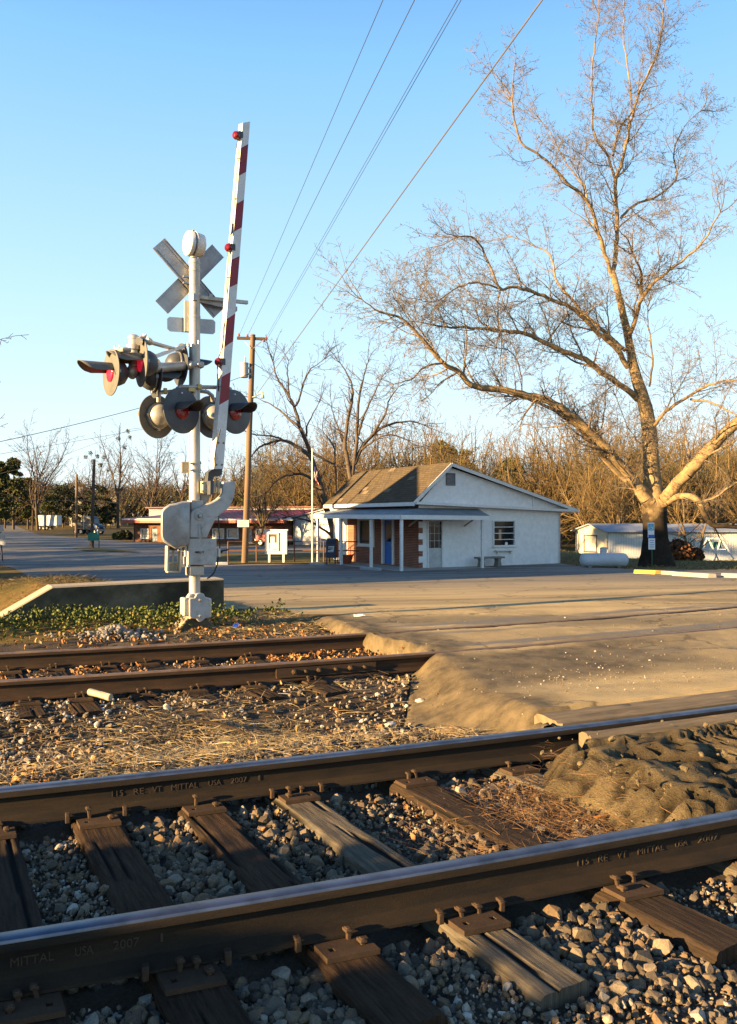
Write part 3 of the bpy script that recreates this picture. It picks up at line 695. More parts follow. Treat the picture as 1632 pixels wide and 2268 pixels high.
# bell
bd_ = Vector((-.80,-.60,0)); bc = A(428, 541)
mb = MB(); mb.lathe(bc-bd_*.06, bd_, [(-.09,.02), (-.085,.10), (-.06,.150), (0,.158), (.04,.160), (.045,.172), (.06,.172), (.062,.164), (.135,.164), (.145,.158), (.147,.02)], 36)
bell = pt('bell', mb, whp, sm=True)
mb = MB(); mb.lathe(bc+bd_*.012, bd_, [(0,.168), (.018,.168)], 36); pt('gong_rim', mb, blk, bell, sm=True)
mb = MB(); mb.tube([A(429,572), A(429,566)], .05, 16); mb.box(bc+Vector((0,0,.175)), (.03,.05,.02)); pt('bell_mount', mb, alu2, bell)
# crossbuck
for q, (p1, p2) in enumerate([((353,541), (483,691)), ((481,557), (359.5,679))]):
    o = A(431,612)+Nm*(.13+.022*q); a = ray(*p1, Nm, o); b = ray(*p2, Nm, o); d = (b-a).normalized(); w = Nm.cross(d).normalized()
    mb = MB(); c = (a+b)/2; L = (b-a).length+.03
    mb.box(c, (L, .228, .006), (d, w, Nm))
    for s_ in (-1, 1): mb.box(c+w*s_*.111-Nm*.009, (L, .006, .018), (d, w, Nm)); mb.box(c+w*s_*.075-Nm*.006, (L, .010, .010), (d, w, Nm))
    bl = pt('crossbuck_blade', mb, alud)
for py in (613, 627):
    mb = MB(); mb.box(A(414, py, .02), (.10,.05,.022), (Tm, Nm, Zu)); pt('clamp', mb, steel)
# gate arm rest bracket
mb = MB(); p0 = A(438, 658); p1 = A(548, 670, .02); mb.bar(p0, p1, .05, .045); pt('arm_bracket', mb, alu)
mb = MB(); mb.prism([A(436,655,.03), A(470,663,.03), A(505,672,.03), A(505,680,.03), A(497,681,.03), A(436,667,.03)], Nm*.02); mb.box(A(466,656,.0), (.05,.05,.06)); mb.box(A(432,658,-.08), (.06,.05,.09)); mb.box(A(520,684,0), (.05,.06,.06)); pt('bracket_plate', mb, alu2)
# small plate under the crossbuck
mb = MB(); mb.box((A(413.5,667,.1)+A(413.5,734,.1))/2, (.063,.05,68*PX), (Tm, Nm, Zu)); pt('plate_strut', mb, alu)
o = A(431,720)+Nm*.16; pp = [(370,706), (375,701.5), (472,707.5), (477,713), (476.5,736), (472,740), (376,733.5), (370.5,728)]
mb = MB(); mb.prism([ray(*p, Nm, o) for p in pp], Nm*.004); pt('track_count_plate', mb, M('sign_back', (.50,.52,.54), (.42,.44,.46), 3, .4, .5, 60, .05))
# flashing lights
def flasher(c, nrm, rad, par, face, lensm, hood=True, hl=.36, light=True, tilt=0, hooddir=None):
    """c: centre of the round backing disc; nrm: direction the light faces"""
    n = Vector(nrm).normalized(); r = n.cross(Zu).normalized(); u = r.cross(n)
    root = par
    mb = MB(); mb.lathe(c, n, [(-.006, rad), (.004, rad), (.006, rad-.006), (.006, .13)], 44); disc = pt('background_disc', mb, [face], root); smooth_mesh(disc.data, 40)
    mb = MB(); mb.lathe(c, -n, [(.0,.168), (.03,.172), (.05,.172), (.055,.160), (.10,.155), (.16,.125), (.195,.07), (.205,.01)], 36); h = pt('lamp_housing', mb, alu if light else blk, root, sm=True)
    mb = MB(); mb.lathe(c-n*.045, n, [(0,.176), (.012,.176)], 36)
    for s_ in (-1, 1): mb.box(c-n*.04+r*s_*.178, (.03,.03,.04), (r, n, u))
    mb.box(c-n*.04-u*.18, (.04,.03,.03), (r, n, u)); pt('latch_ring', mb, alu2, h, sm=False)
    mb = MB(); lc = c+n*.01-u*.01; mb.lathe(lc, n, [(0,.107), (.012,.105), (.022,.085), (.030,.045), (.032,.002)], 32); pt('lens', mb, lensm, disc, sm=True)
    if hood:
        v = []; f = []; K = 22; J = 7; rr = .125
        for j in range(J):
            q = j/(J-1)
            for k in range(K+1):
                t_ = R(8+164*k/K); g = max(0, math.sin(t_))   # deeper along the top than at the sides
                L = hl*(.5+.5*max(0, math.sin(R(180)*k/K))**.5)
                rad_ = rr*(1+.04*q)
                v.append(c+n*(.004+L*q)+r*math.cos(t_)*rad_+u*(math.sin(t_)*rad_-.01-.02*q))
        for j in range(J-1):
            for k in range(K): a = j*(K+1)+k; f.append((a, a+1, a+K+2, a+K+1))
        mb = MB(); mb.add(v, f); o = pt('hood', mb, face if face is blk2 else blk, disc, sm=True); sm_ = o.modifiers.new('thick', 'SOLIDIFY'); sm_.thickness = .004
    return disc, h
fr = Vector((.81,-.58,0)).normalized(); fb = -fr
ptR = 50.5*PX
pair = [(402.4,909,0,-.25), (520,912,0,-.22)]
sigf = empty('flasher_pair', (0,0,0), None, None); sigf.parent = sig
sig_inv = Matrix.Translation(sig.location).inverted(); sigf.matrix_parent_inverse = sig_inv
def fl_root(name='flashing_light'):
    return sig
flasher(A(402.4,909,-.20), fr, .300, None, blk, lens)
flasher(A(520,912,-.16), fr, .300, None, blk, lens)
flasher(A(347,922,.28), fb, .295, None, blk2, lens, hl=.3)
flasher(A(467,923.5,.32), fb, .295, None, M('dull_black', (.10,.10,.10), (.07,.07,.07), 5, .6, 0, 60, .1), lens, hl=.3)
bpy.data.objects.remove(sigf)
mb = MB(); mb.tube([A(401,856,-.08), A(500,858,-.12)], .026, 14); mb.tube([A(401,856,-.08), A(394,860,-.1), A(392,872,-.16)], .03, 12); mb.tube([A(500,858,-.12), A(509,861,-.11), A(512,872,-.12)], .03, 12); pt('crossarm', mb, alu, sm=True)
mb = MB(); mb.tube([A(363,868,.1), A(354,869,.12), A(351.5,874,.12), A(351.5,890,.14)], .03, 12); mb.tube([A(425,862,.05), A(363,868,.1)], .024, 12); mb.tube([A(440,865,.08), A(460,868,.12), A(470,876,.16), A(471,888,.2)], .028, 12); pt('rear_crossarm', mb, alu, sm=True)
mb = MB(); mb.box(A(424,863,-.1), (.09,.05,.05), (Tm,Nm,Zu)); mb.box(A(441,856,-.1), (.05,.06,.06), (Tm,Nm,Zu)); mb.tube([A(494,850,-.12),A(494,866,-.12)], .012, 8); mb.tube([A(499,850,-.12),A(499,866,-.12)], .012, 8); mb.box(A(366,866,.09), (.04,.04,.08)); pt('crossarm_clamp', mb, M('brass_bolt', (.5,.36,.14), None, 9, .4, .6, 60, .1))
for px, py in ((402.5,870), (519.5,873)):
    mb = MB(); mb.tube([A(px,py,-.235)+Vector((0,0,0)), A(px,py,-.235)+fr*.012], .011, 12); pt('peep_hole', mb, whp)
# left cantilever group: near pair faces left, far pair faces away to the right
fl_ = Vector((-.955,-.296,0)); fL2 = -fl_
mb = MB(); mb.tube([A(424,809,-.03), A(322,816,-.3)], [.055,.068], 20); mb.tube([A(322,816,-.3), A(306,817,-.34)], [.068,.06], 20); cant = pt('cantilever_arm', mb, alu, sm=True)
mb = MB(); mb.box(A(431,808,0), (.21,.18,.075), (Tm,Nm,Zu)); 
for dx in (-8, 8): mb.lathe(A(431+dx,808,-.16), -Nm, [(0,.028),(.03,.028),(.04,.01)], 12)
pt('mast_clamp', mb, alu2, bev=.01)
mb = MB(); cy = A(296.5,790,-.36); cyr = 10.8*PX
mb.tube([A(296.5,752,-.36), A(296.5,812,-.36)], cyr, 22); mb.tube([A(296.5,752,-.36), A(296.5,745,-.36)], cyr*1.1, 22); mb.tube([A(296.5,745,-.36), A(296.5,741.5,-.36)], [cyr*1.05, cyr*.6], 22); mb.tube([A(296.5,765,-.36), A(296.5,775,-.36)], cyr*1.35, 22)
mb.lathe(A(293,816,-.36), (0,0,-1), [(-.05,.03), (0,.072), (.06,.078), (.10,.06), (.13,.02)], 20); pt('junction_post', mb, alu, sm=True)
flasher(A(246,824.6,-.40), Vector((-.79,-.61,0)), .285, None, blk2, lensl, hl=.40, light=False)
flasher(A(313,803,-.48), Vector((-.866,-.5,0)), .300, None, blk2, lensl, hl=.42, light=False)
flasher(A(345,838,-.05), Vector((.83,.55,0)), .255, None, blk, lens, hl=.34, light=False)
flasher(A(400,808,.10), Vector((.83,.55,0)), .285, None, blk, lens, hl=.44, light=False)
mb = MB(); mb.tube([A(289,774,-.64), A(276,774,-.65), A(258,775,-.40), A(256,784,-.40)], .03, 12); mb.tube([A(322,752,-.6), A(332,757,-.5)], .045, 12); mb.tube([A(330,757,-.5), A(379,771,-.2), A(399,775,-.02), A(402,779,.02), A(402,795,.05)], .026, 12); mb.tube([A(308,756,-.65), A(316,750,-.40), A(322,752,-.6)], .045, 12); pt('conduit_elbow', mb, alu, sm=True)
mb = MB(); mb.bar(A(340,791,-.5), A(395,770,-.1), .02, .045); mb.bar(A(395,770,-.1), A(420,762,-.05), .02, .045); pt('arm_brace', mb, whp)
for px, py in ((254,769), (265,769), (318,744), (323,744), (415,800), (440,758), (416,764)):
    mb = MB(); mb.tube([A(px,py+3,-.36 if px < 330 else -.1), A(px,py-4,-.36 if px < 330 else -.1)], .010, 8); pt('bolt', mb, steel)
# gate arm
def arm_pt(tt, lat, dd):   # tt 0 bottom .. 1 top ; lat -1 .. 1
    cx = 484.1+(546-484.1)*tt; w = 10.6+(7.9-10.6)*tt; y = 1038+(269-1038)*tt; return A(cx+lat*w, y, dd)
Nf = -Nm; ATH = Nm*.075-Tm*.03
mb = MB(); D0, D1 = -.32, -.26; rows = 60
def arm_ring(tt, skl=0):
    a = arm_pt(tt, -1, D0); b = arm_pt(tt, 1, D0); th = ATH; return [a, b, b+th, a+th]
def arm_box(mb, l0, l1, r0, r1, m):
    """left edge from l0 to l1, right edge from r0 to r1, as fractions of the arm"""
    a, b, c, d = arm_pt(l0,-1,D0), arm_pt(r0,1,D0), arm_pt(r1,1,D0), arm_pt(l1,-1,D0); th = ATH
    v = [a, b, c, d]+[q+th for q in (a,b,c,d)]
    mb.add(v, [(0,1,2,3)], m); mb.add(v, [(7,6,5,4)], m); mb.add(v, [(1,5,6,2)], m); mb.add(v, [(4,0,3,7)], 0)
    return v
fy = lambda y: (1038-y)/769.
cuts = [(1038,1038)]; reds = [(834+62,822+62), (707,694), (575,566.6), (451.5,441.8), (327.8,318.8)]
mats = []; seq = [(1038,1038,0)]
for l, r in [(834.6,823), (707,694), (575,566.6), (451.5,441.8), (327.8,318.8)]:
    seq.append((l+62, r+61.5, 1)); seq.append((l, r, 0))
seq.append((272,269,0))
for (l0, r0, m0), (l1, r1, _) in zip(seq, seq[1:]): arm_box(mb, fy(l0), fy(l1), fy(r0), fy(r1), m0)
e0 = arm_ring(0); e1 = [arm_pt(fy(272),-1,D0), arm_pt(fy(269),1,D0)]; e1 += [e1[1]+ATH, e1[0]+ATH]
mb.add([arm_pt(0,-1,D0), arm_pt(0,1,D0), arm_pt(0,1,D0)+ATH, arm_pt(0,-1,D0)+ATH], [(3,2,1,0)], 0); mb.add(e1, [(0,1,2,3)], 0)
arm = pt('gate_arm', mb, [whp, redt])
for tt in (.012, .075):
    for la in (-.55, .6):
        mb = MB(); mb.lathe(arm_pt(tt, la, D0), Nf, [(0,.014),(.012,.012)], 8); pt('bolt', mb, blk, arm)
lampr = m_lens('gate_lamp_lens', (.14,.004,.008), 0.0)
for px, py in ((522,299), (505,548), (483,801)):
    mb = MB(); c = A(px, py, -.30); n = Vector((-.55,-.83,0)); mb.lathe(c-n*.02, n, [(-.02,.02), (-.018,.045), (0,.054), (.02,.054), (.04,.046), (.052,.025), (.055,.002)], 22); l_ = pt('gate_lamp', mb, lampr, arm, sm=True)
    mb = MB(); mb.box(A(px+9.5,py+.5,-.29), (.06,.07,.085), (Tm,Nm,Zu)); mb.tube([A(px+5,py,-.29), A(px-1,py,-.28)], .046, 16); mb.tube([A(px+4,py+9,-.29), A(px+4,py+14,-.29)], .008, 8); mb.tube([A(px+4,py-7,-.29), A(px+4,py-9,-.29)], .012, 8); pt('lamp_bracket', mb, blk, arm)
mb = MB(); mb.tube([A(526,313,-.30), A(524,325,-.30), A(527,331,-.30)], .006, 6)
pts = []
for k in range(900):
    q = k/900; y = 331+(496-331)*q; x = 527.5+(515-527.5)*q+(1.5*math.sin(q*9) if q < .15 else 0); an = q*46*2*math.pi
    pts.append(A(x+math.cos(an)*1.9, y, -.30+.011*math.sin(an)))
mb.tube(pts, .0028, 5)
mb.tube([A(515,496,-.30), A(513,515,-.31), A(511,520,-.31)], .012, 8); mb.tube([A(511,520,-.31), A(510,530,-.3), A(507,540,-.3)], .006, 6)
pts = [(505,557), (505.5,575), (503,612), (502,640), (503.5,660), (505,678), (500,705), (495,725), (495,745), (492,768), (487,785), (484,793)]
pt('lamp_cable', mb, rubber, arm); mb = MB(); mb.tube([A(x,y,-.30) for x, y in pts], .0075, 8); mb.tube([A(x,y,-.30) for x, y in [(482,808), (482,830), (483,850), (484,866)]], .0085, 8)
mb.tube([A(x,y,-.36) for x, y in [(488,950), (484,965), (478,990), (475,1015), (476,1033)]], .0085, 8)
for px, py in ((526,352), (519,441), (516,496), (505,615), (495,744), (483,857), (476,1016)): mb.bar(A(px-4,py,-.30), A(px+6,py-1,-.32), .006, .008)
pt('lamp_cable', mb, rubber, arm)
# mechanism
mb = MB(); mb.prism([A(x,y,-.20) for x, y in ((472,1038), (493,1038), (492,1050), (488,1054), (476,1053), (472,1062), (470,1070), (459,1074), (461,1046), (466,1042))], Nm*.13); mb.tube([A(481,1052,-.2), A(481,1066,-.2)], .006, 6); mb.box(A(466,1080,-.26), (.05,.12,.18)); pt('arm_shoe', mb, blk, bev=.006)
mb = MB(); mb.box((A(444,1066,-.1)+A(493,1091,-.1))/2, (49*PX,.14,25.5*PX)); c_ = pt('yoke_plate', mb, M('galvanised_cream', (.58,.52,.38), (.46,.41,.30), 4, .5, .1, 60, .1), bev=.006)
for px, py in ((490,1070), (489,1087), (448,1070), (447,1087)):
    mb = MB(); mb.lathe(A(px,py,-.165), -Nm, [(0,.012),(.01,.010)], 8); pt('bolt', mb, blk, c_)
def C2(x, y, dd): return A(311.8+.1925*x, 966.6+.1925*y, dd)
out = [(945,515), (1068,513), (1090,522), (1089,600), (1080,670), (1062,735), (1030,800), (980,850), (905,905), (865,945), (838,1000), (800,1075), (765,1165), (560,1165), (566,1000), (576,890), (592,855), (625,835), (680,812), (760,780), (830,752), (880,722), (915,690), (938,655), (945,640)]
mb = MB(); mb.prism([C2(x,y,-.26) for x, y in out], Nm*.11); fork = pt('gate_fork', mb, alu2, bev=.014, seg=3)
mb = MB(); mb.lathe(C2(675,912,-.262), -Nm, [(-.01,.066), (.008,.064), (.010,.048), (.004,.046), (.004,.030), (.02,.028), (.03,.022), (.032,.010)], 26); pt('pivot_boss', mb, alu2, fork, sm=True)
mb = MB(); mb.lathe(C2(678,916,-.295), -Nm, [(0,.016),(.02,.014),(.022,.002)], 12); pt('pivot_bolt', mb, steel, fork)
mb = MB(); mb.bar(C2(735,1010,-.268), C2(890,930,-.262), .006, .016); mb.bar(C2(665,1010,-.266), C2(668,1150,-.266), .005, .008); mb.bar(C2(695,1015,-.266), C2(712,1150,-.266), .005, .008); mb.bar(C2(765,915,-.266), C2(860,918,-.266), .005, .006); pt('casting_rib', mb, alu2, fork)
# counterweight
cw = [(570,745), (480,742), (400,765), (330,775), (270,815), (240,850), (232,900), (230,1110), (238,1170), (262,1215), (305,1240), (345,1262), (400,1292), (450,1275), (520,1270), (562,1240)]
mb = MB()
def shell(k, d0, d1):
    cxx, cyy = 410, 1010; return [C2(cxx+(x-cxx)*k, cyy+(y-cyy)*k, 0)*1.0 for x, y in cw]
lay = [(.90,-.345), (.955,-.335), (.985,-.31), (1.0,-.28), (1.0,-.25), (1.0,-.14), (.975,-.12), (1.0,-.10), (1.0,-.0), (.975,.02), (1,.04), (1.,.12), (.95,.16)]
vs = []; K = len(cw)
for k_, dd in lay:
    for x, y in cw: vs.append(C2(400+(x-400)*k_, 1000+(y-1000)*k_, dd)+Vector((.0,0,0)))
fs = []
for j in range(len(lay)-1):
    for i in range(K): i2 = (i+1)%K; fs.append((j*K+i, j*K+i2, (j+1)*K+i2, (j+1)*K+i))
fs.append(tuple(range(K))[::-1]); fs.append(tuple((len(lay)-1)*K+i for i in range(K)))
mb.add(vs, fs); cwt = pt('gear_housing', mb, M('grey_casting', (.40,.40,.39), (.30,.30,.29), 6, .5, .25, 100, .25, .002, c3=(.19,.18,.16)), bev=.012, seg=3)
bm = bmesh.new(); bm.from_mesh(cwt.data); bmesh.ops.recalc_face_normals(bm, faces=bm.faces); bm.to_mesh(cwt.data); bm.free()
for xx in (318,):
    mb = MB(); mb.bar(C2(xx,800,-.335+.0*xx), C2(xx-4,1200,-.335), .02, .010); pt('housing_rib', mb, M('streaked_alu', (.34,.33,.30), (.24,.23,.21), 5, .5, .2, 60, .2), cwt, bev=.006)
for q_ in ((C2(375,1275,-.1), (.10,.10,.06)), (C2(395,752,-.2), (.09,.1,.02))):
    mb = MB(); mb.box(*q_); pt('housing_catch', mb, blk, cwt, bev=.01)
mb = MB()
for a, b in (((305,1255),(300,1545)), ((452,1290),(440,1545))): mb.bar(C2(*a,-.12), C2(*b,-.12), .10, .03)
mb.bar(C2(297,1555,-.12), C2(445,1555,-.12), .10, .022); mb.bar(C2(305,1450,-.10), C2(445,1450,-.10), .02, .02); mb.bar(C2(375,1290,-.1), C2(371,1450,-.1), .02, .03)
mb.box(C2(371,1500,-.06), (.12,.02,.10)); mb.bar(C2(372,1440,-.14), C2(366,1520,-.14), .01, .012)
pt('counterweight_frame', mb, M('worn_cream_paint', (.50,.45,.34), (.36,.32,.23), 6, .6, .1, 60, .2), bev=.006)
mb = MB(); q0 = [(540,1168), (872,1178), (876,1380), (862,1478), (545,1478)]
mb.prism([C2(x,y,-.24) for x, y in q0], Nm*.22); box_ = pt('mechanism_case', mb, alu2, bev=.010, seg=3)
mb = MB(); mb.box(C2(675,1328,-.243), (.12,.01,.022)); pt('slot', mb, rubber, box_, bev=.004)
mb = MB(); mb.lathe(C2(685,1328,-.24), -Nm, [(0,.022), (.012,.022), (.012,.018), (.03,.018), (.03,.012), (.06,.012), (.065,.008)], 12); pt('case_bolt', mb, steel, box_)
mb = MB(); mb.box(C2(512,1318,-.15), (.05,.12,.14)); mb.tube([C2(500,1318,-.17), C2(440,1312,-.17)], .008, 8); mb.tube([C2(440,1312,-.17), C2(425,1300,-.17)], .012, 8); mb.box(C2(535,1400,-.15), (.04,.14,.22)); pt('side_fitting', mb, whp, bev=.01)
mb = MB(); mb.box(C2(620,1537,-.09), (172*.1925*PX,.19,116*.1925*PX)); pt('lower_block', mb, alu, bev=.012)
mb = MB(); mb.box(C2(898,1335,-.12), (.030,.05,.11)); pt('cable_box', mb, whp, bev=.004)
mb = MB(); mb.tube([C2(875,450,-.2), C2(878,640,-.2), C2(880,720,-.15)], .006, 6); mb.tube([C2(890,900,-.15), C2(900,1100,-.15), C2(912,1200,-.15), C2(908,1290,-.12)], .0075, 8); mb.tube([C2(895,1390,-.13), C2(880,1470,-.15), C2(840,1570,-.16), C2(790,1620,-.1), C2(768,1628,-.02)], .010, 8); mb.tube([C2(915,1318,-.12), C2(945,1312,-.12), C2(985,1308,-.12), C2(1002,1296,-.12)], .012, 8); mb.tube([C2(945,1312,-.12), C2(920,1340,-.12)], .010, 8); pt('signal_cable', mb, rubber)
mb = MB(); mb.prism([C2(x,y,0) for x, y in ((690,660), (815,660), (790,720), (740,790), (690,790))], Nm*.1); mb.box(C2(625,790,-.05), (.17,.18,.14)); pt('bearing_casting', mb, alu2, bev=.01)
# small bracket plate behind the mast
mb = MB(); z0 = [(401,1024), (401,1045)]
for a, b in (((401,1024.5),(445,1023)), ((401,1045.5),(445,1046))): mb.bar(A(*a,.09), A(*b,.09), .012, .02)
mb.bar(A(402,1024,.09), A(402,1046,.09), .012, .02, up=(1,0,0)); mb.box(A(412,1035,.10), (.12,.006,.13)); mb.box(A(440,1035,.10), (.05,.012,.14)); pt('strap_plate', mb, M('galvanised_cream', None))
for py in (1026, 1041):
    mb = MB(); mb.box(A(424,py,-.075), (.05,.03,.028)); mb.tube([A(418,py,-.03), A(446,py,-.03)], .009, 8); pt('strap_buckle', mb, steel, bev=.004)
# base junction box
def sc_poly(x0, x1, y0, y1, n=6):
    return None
lid = [(560,1880), (566,1862), (620,1855), (632,1835), (640,1812), (660,1800), (705,1798), (730,1810), (740,1838), (760,1858), (790,1862), (798,1880), (797,2060), (790,2085), (742,2092), (728,2110), (690,2135), (672,2130), (650,2108), (640,2092), (590,2088), (568,2075), (561,2060)]
mb = MB(); mb.prism([C2(x,y,-.23) for x, y in lid], Nm*.04); ld = pt('case_lid', mb, alu2, bev=.010, seg=3)
for x, y in ((682,1880), (682,2062)):
    mb = MB(); mb.lathe(C2(x,y,-.232), -Nm, [(0,.022),(.02,.018),(.024,.004)], 12); pt('lid_bolt', mb, steel, ld)
mb = MB(); mb.box((C2(515,1850,-.06)+C2(790,2085,-.06))/2, (262*.1925*PX,.26,225*.1925*PX)); mb.box(C2(500,1955,-.08), (.07,.17,.24)); mb.tube([C2(625,1850,0), C2(625,1795,0)], [.13,.085], 20); mb.box(C2(580,1830,-.12), (.09,.06,.05)); pt('base_case', mb, M('aluminium_cream', (.60,.56,.46), (.48,.44,.36), 5, .5, .15, 60, .15), bev=.02, seg=3)
mb = MB(); mb.prism([C2(x,y,-.15) for x, y in ((540,2080), (770,2080), (800,2130), (870,2200), (870,2260), (440,2260), (440,2200), (500,2140))], Nm*.3); pt('footing', mb, MT['old_concrete'], bev=.02)

DEFAX[0] = (Vector((1,0,0)), Vector((0,1,0)), Vector((0,0,1)))
# ---------------------------------------------------------------- loose stones, straw, leaves, ivy
def rock(k, n=22):
    r = np.random.default_rng(k); p = r.normal(size=(n, 3)); p /= np.linalg.norm(p, axis=1, keepdims=True); p *= r.uniform(.84, 1.0, (n, 1)); p *= np.array([1, r.uniform(.65,.98), r.uniform(.55,.85)])
    bm = bmesh.new(); vs = [bm.verts.new(q) for q in p]; bmesh.ops.convex_hull(bm, input=vs); bmesh.ops.triangulate(bm, faces=bm.faces)
    lv = [v for v in bm.verts if v.link_faces]; ix = {v: i for i, v in enumerate(lv)}
    V = arr([v.co[:] for v in lv]); T = np.array([[ix[v] for v in f.verts] for f in bm.faces]); bm.free(); return V, T
ROCKS = [rock(i+1) for i in range(14)]
def rotm(n, r, tilt=None):
    q = r.normal(size=(n, 4)); 
    if tilt is not None: q = np.stack([np.cos(a := r.uniform(0, math.pi, n)), r.normal(size=n)*tilt, r.normal(size=n)*tilt, np.sin(a)], 1)
    q /= np.linalg.norm(q, axis=1, keepdims=True); w, x, y, z = q.T
    return np.stack([np.stack([1-2*(y*y+z*z), 2*(x*y-z*w), 2*(x*z+y*w)], -1), np.stack([2*(x*y+z*w), 1-2*(x*x+z*z), 2*(y*z-x*w)], -1), np.stack([2*(x*z-y*w), 2*(y*z+x*w), 1-2*(x*x+y*y)], -1)], 1)
def scatter(name, shapes, P, size, mat, kind_seed=0, tilt=None, rnd=None, sm=False, asp=None):
    r = np.random.default_rng(kind_seed); n = len(P); which = r.integers(0, len(shapes), n); Rm = rotm(n, r, tilt)
    rn = r.random(n) if rnd is None else rnd
    Vs = []; Ts = []; At = []; off = 0
    for k, (V, T) in enumerate(shapes):
        m = which == k; c = m.sum()
        if not c: continue
        W = np.einsum('nij,vj->nvi', Rm[m], V)*size[m][:,None,None]+P[m][:,None]
        Vs.append(W.reshape(-1, 3)); Ts.append((T[None]+(np.arange(c)*len(V))[:,None,None]+off).reshape(-1, T.shape[1])); off += c*len(V); At.append(np.repeat(rn[m], len(V)))
    return npmesh(name, np.concatenate(Vs), np.concatenate(Ts), mat, attrs={'rnd': np.concatenate(At)}, sm=sm)
def ok_bed(s, t, soft=0.0):
    m = s < toe(t)+soft
    for tc in (TN-.035, TF-.035, SN-.035, SF-.035): m &= np.abs(t-tc) > .085
    for (a, t0, t1, w, ta) in TIES: m &= ~((np.abs(s-a+math.tan(SK)*(t-ta)) < w/2+.0) & (t > t0-.0) & (t < t1+.0))
    return m
r = np.random.default_rng(5)
def view_pts(n, y0, y1, pad=.7, pw=1.6):
    """more points close to the camera"""
    u = r.random(n); y = (y0**(1-pw)+(y1**(1-pw)-y0**(1-pw))*u)**(1/(1-pw)); h = .47*y+pad; x = r.uniform(-1, 1, n)*h
    return x, y
# gravel of the near track and of the strip between the tracks
x, y = view_pts(125000, 1.4, 9.5, 1.7, 1.15); s, t = xy2st(x, y)
dens = np.where((t > 2.9) & (t < 4.1), .95, 1.0)*np.where(t > 4.7, .35, 1)*np.where(t > 6.6, .0, 1)
cover = smooth(.45, .62, fbm(x*1.1+.3*t, y*1.1, 21))*smooth(2.6, 3.4, t)*.6*smooth(-1.8, -.2, s)
fine = smooth(.5,.62,fbm(x*2.2,y*2.2,31))*(t < 2.2)
m = ok_bed(s, t) & (r.random(len(s)) < dens*(1-cover)) & (t > -2.4)
x, y, s, t, fine = x[m], y[m], s[m], t[m], fine[m]
size = np.exp(r.normal(math.log(.0160), .50, len(x)))*(1-.45*fine); size = np.clip(size, .006, .046)*np.where(t > 2.5, .86, 1.05)
z = gz(x, y)+r.uniform(-.012, .022, len(x))+size*.1
inside = (t > .1) & (t < 1.36); z = z+np.where(inside, .010, 0)+np.where(t < -.75, -.01, 0)
rn = np.clip(r.random(len(x))*.8+.12*fine+np.where(t > 2.5, .16, 0)+.25*(fbm(x*.9, y*.9, 5)-.35), 0, 1)
o = scatter('ballast_stones', ROCKS, np.stack([x, y, z], 1), size, MT['stone_mat'], 3, None, rn); tag(o, 'grey and tan crushed stone between the ties and the two tracks', 'gravel', None, 'stuff')
# grit on the road and the shoulder
x, y = view_pts(14000, 3.5, 14, .5, 1.4); s, t = xy2st(x, y); d = s-toe(t)
pr = np.exp(-np.abs(t-3.35)/.35)*.9*smooth(.3,.8,d)*smooth(5.5,1.0,d)+.08+np.exp(-np.abs(t-5.3)/.6)*.1
m = (d > .03) & (t > 1.95) & (t < 9) & (r.random(len(x)) < pr) & ~((np.abs(t-SN+.035) < .09)|(np.abs(t-SF+.035) < .09)); x, y, t = x[m], y[m], t[m]
size = np.clip(np.exp(r.normal(math.log(.006), .45, len(x))), .003, .02); z = gz(x, y, False)+.014
o = scatter('road_grit', ROCKS, np.stack([x, y, z], 1), size, MT['stone_mat'], 8, None, np.clip(r.random(len(x))*.5+.5, 0, 1)); tag(o, 'small pale pebbles scattered on the asphalt shoulder', 'gravel', None, 'stuff')
# blades of dry grass: curved ribbons
def ribbons(name, P, L, wd, mat, seed, up=.25, kind_label=None, K=4, curl=1.0, rnd=None, dirv=None):
    r = np.random.default_rng(seed); n = len(P); a = r.uniform(0, 2*math.pi, n) if dirv is None else dirv+r.normal(size=n)*.6
    d = np.stack([np.cos(a), np.sin(a), r.uniform(.0, up, n)], 1); sd = np.stack([-np.sin(a), np.cos(a), np.zeros(n)], 1)
    cv = r.normal(size=n)*curl; q = np.linspace(0, 1, K)
    pts = P[:,None]+d[:,None]*(q[None,:,None]*L[:,None,None])+sd[:,None]*((q**2)[None,:,None]*(cv*L*.5)[:,None,None])
    pts[:,:,2] += -(q**2)[None]*(L*up*.55)[:,None]*r.random(n)[:,None]
    tl_ = r.normal(size=(n, 1))*.6; wv = sd*np.cos(tl_)+np.array([[0,0,1]])*np.sin(tl_)
    w = (wd[:,None]*(1-q[None]**2*.75))[:,:,None]*wv[:,None]
    V = np.stack([pts-w, pts+w], 2).reshape(n, -1, 3); i = np.arange(K-1)*2; T = np.stack([i, i+1, i+3, i+2], -1)
    Q = (T[None]+(np.arange(n)*2*K)[:,None,None]).reshape(-1, 4); rn = r.random(n) if rnd is None else rnd
    return npmesh(name, V.reshape(-1, 3), Q, mat, attrs={'rnd': np.repeat(rn, 2*K)}, sm=True)
x, y = view_pts(90000, 3.6, 9, .4, 1.1); s, t = xy2st(x, y)
c = smooth(.40, .62, fbm(x*1.0+3, y*1.0, 33))
pr = smooth(1.9, 2.6, t)*smooth(4.75, 4.3, t)*(.10+.9*c)*.22+smooth(1.9, 2.6, t)*smooth(4.75, 4.3, t)*(.10+.9*c)*smooth(-1.5,.5, s)*.9+.0+smooth(1.7,2.0,t)*smooth(3.2,2.2,t)*.28
m = ok_bed(s, t, -.05) & (r.random(len(x)) < pr) & (t > 1.62); x, y = x[m][:20000], y[m][:20000]; n = len(x)
L = r.uniform(.05, .22, n); z = gz(x, y)+r.uniform(.005, .05, n)
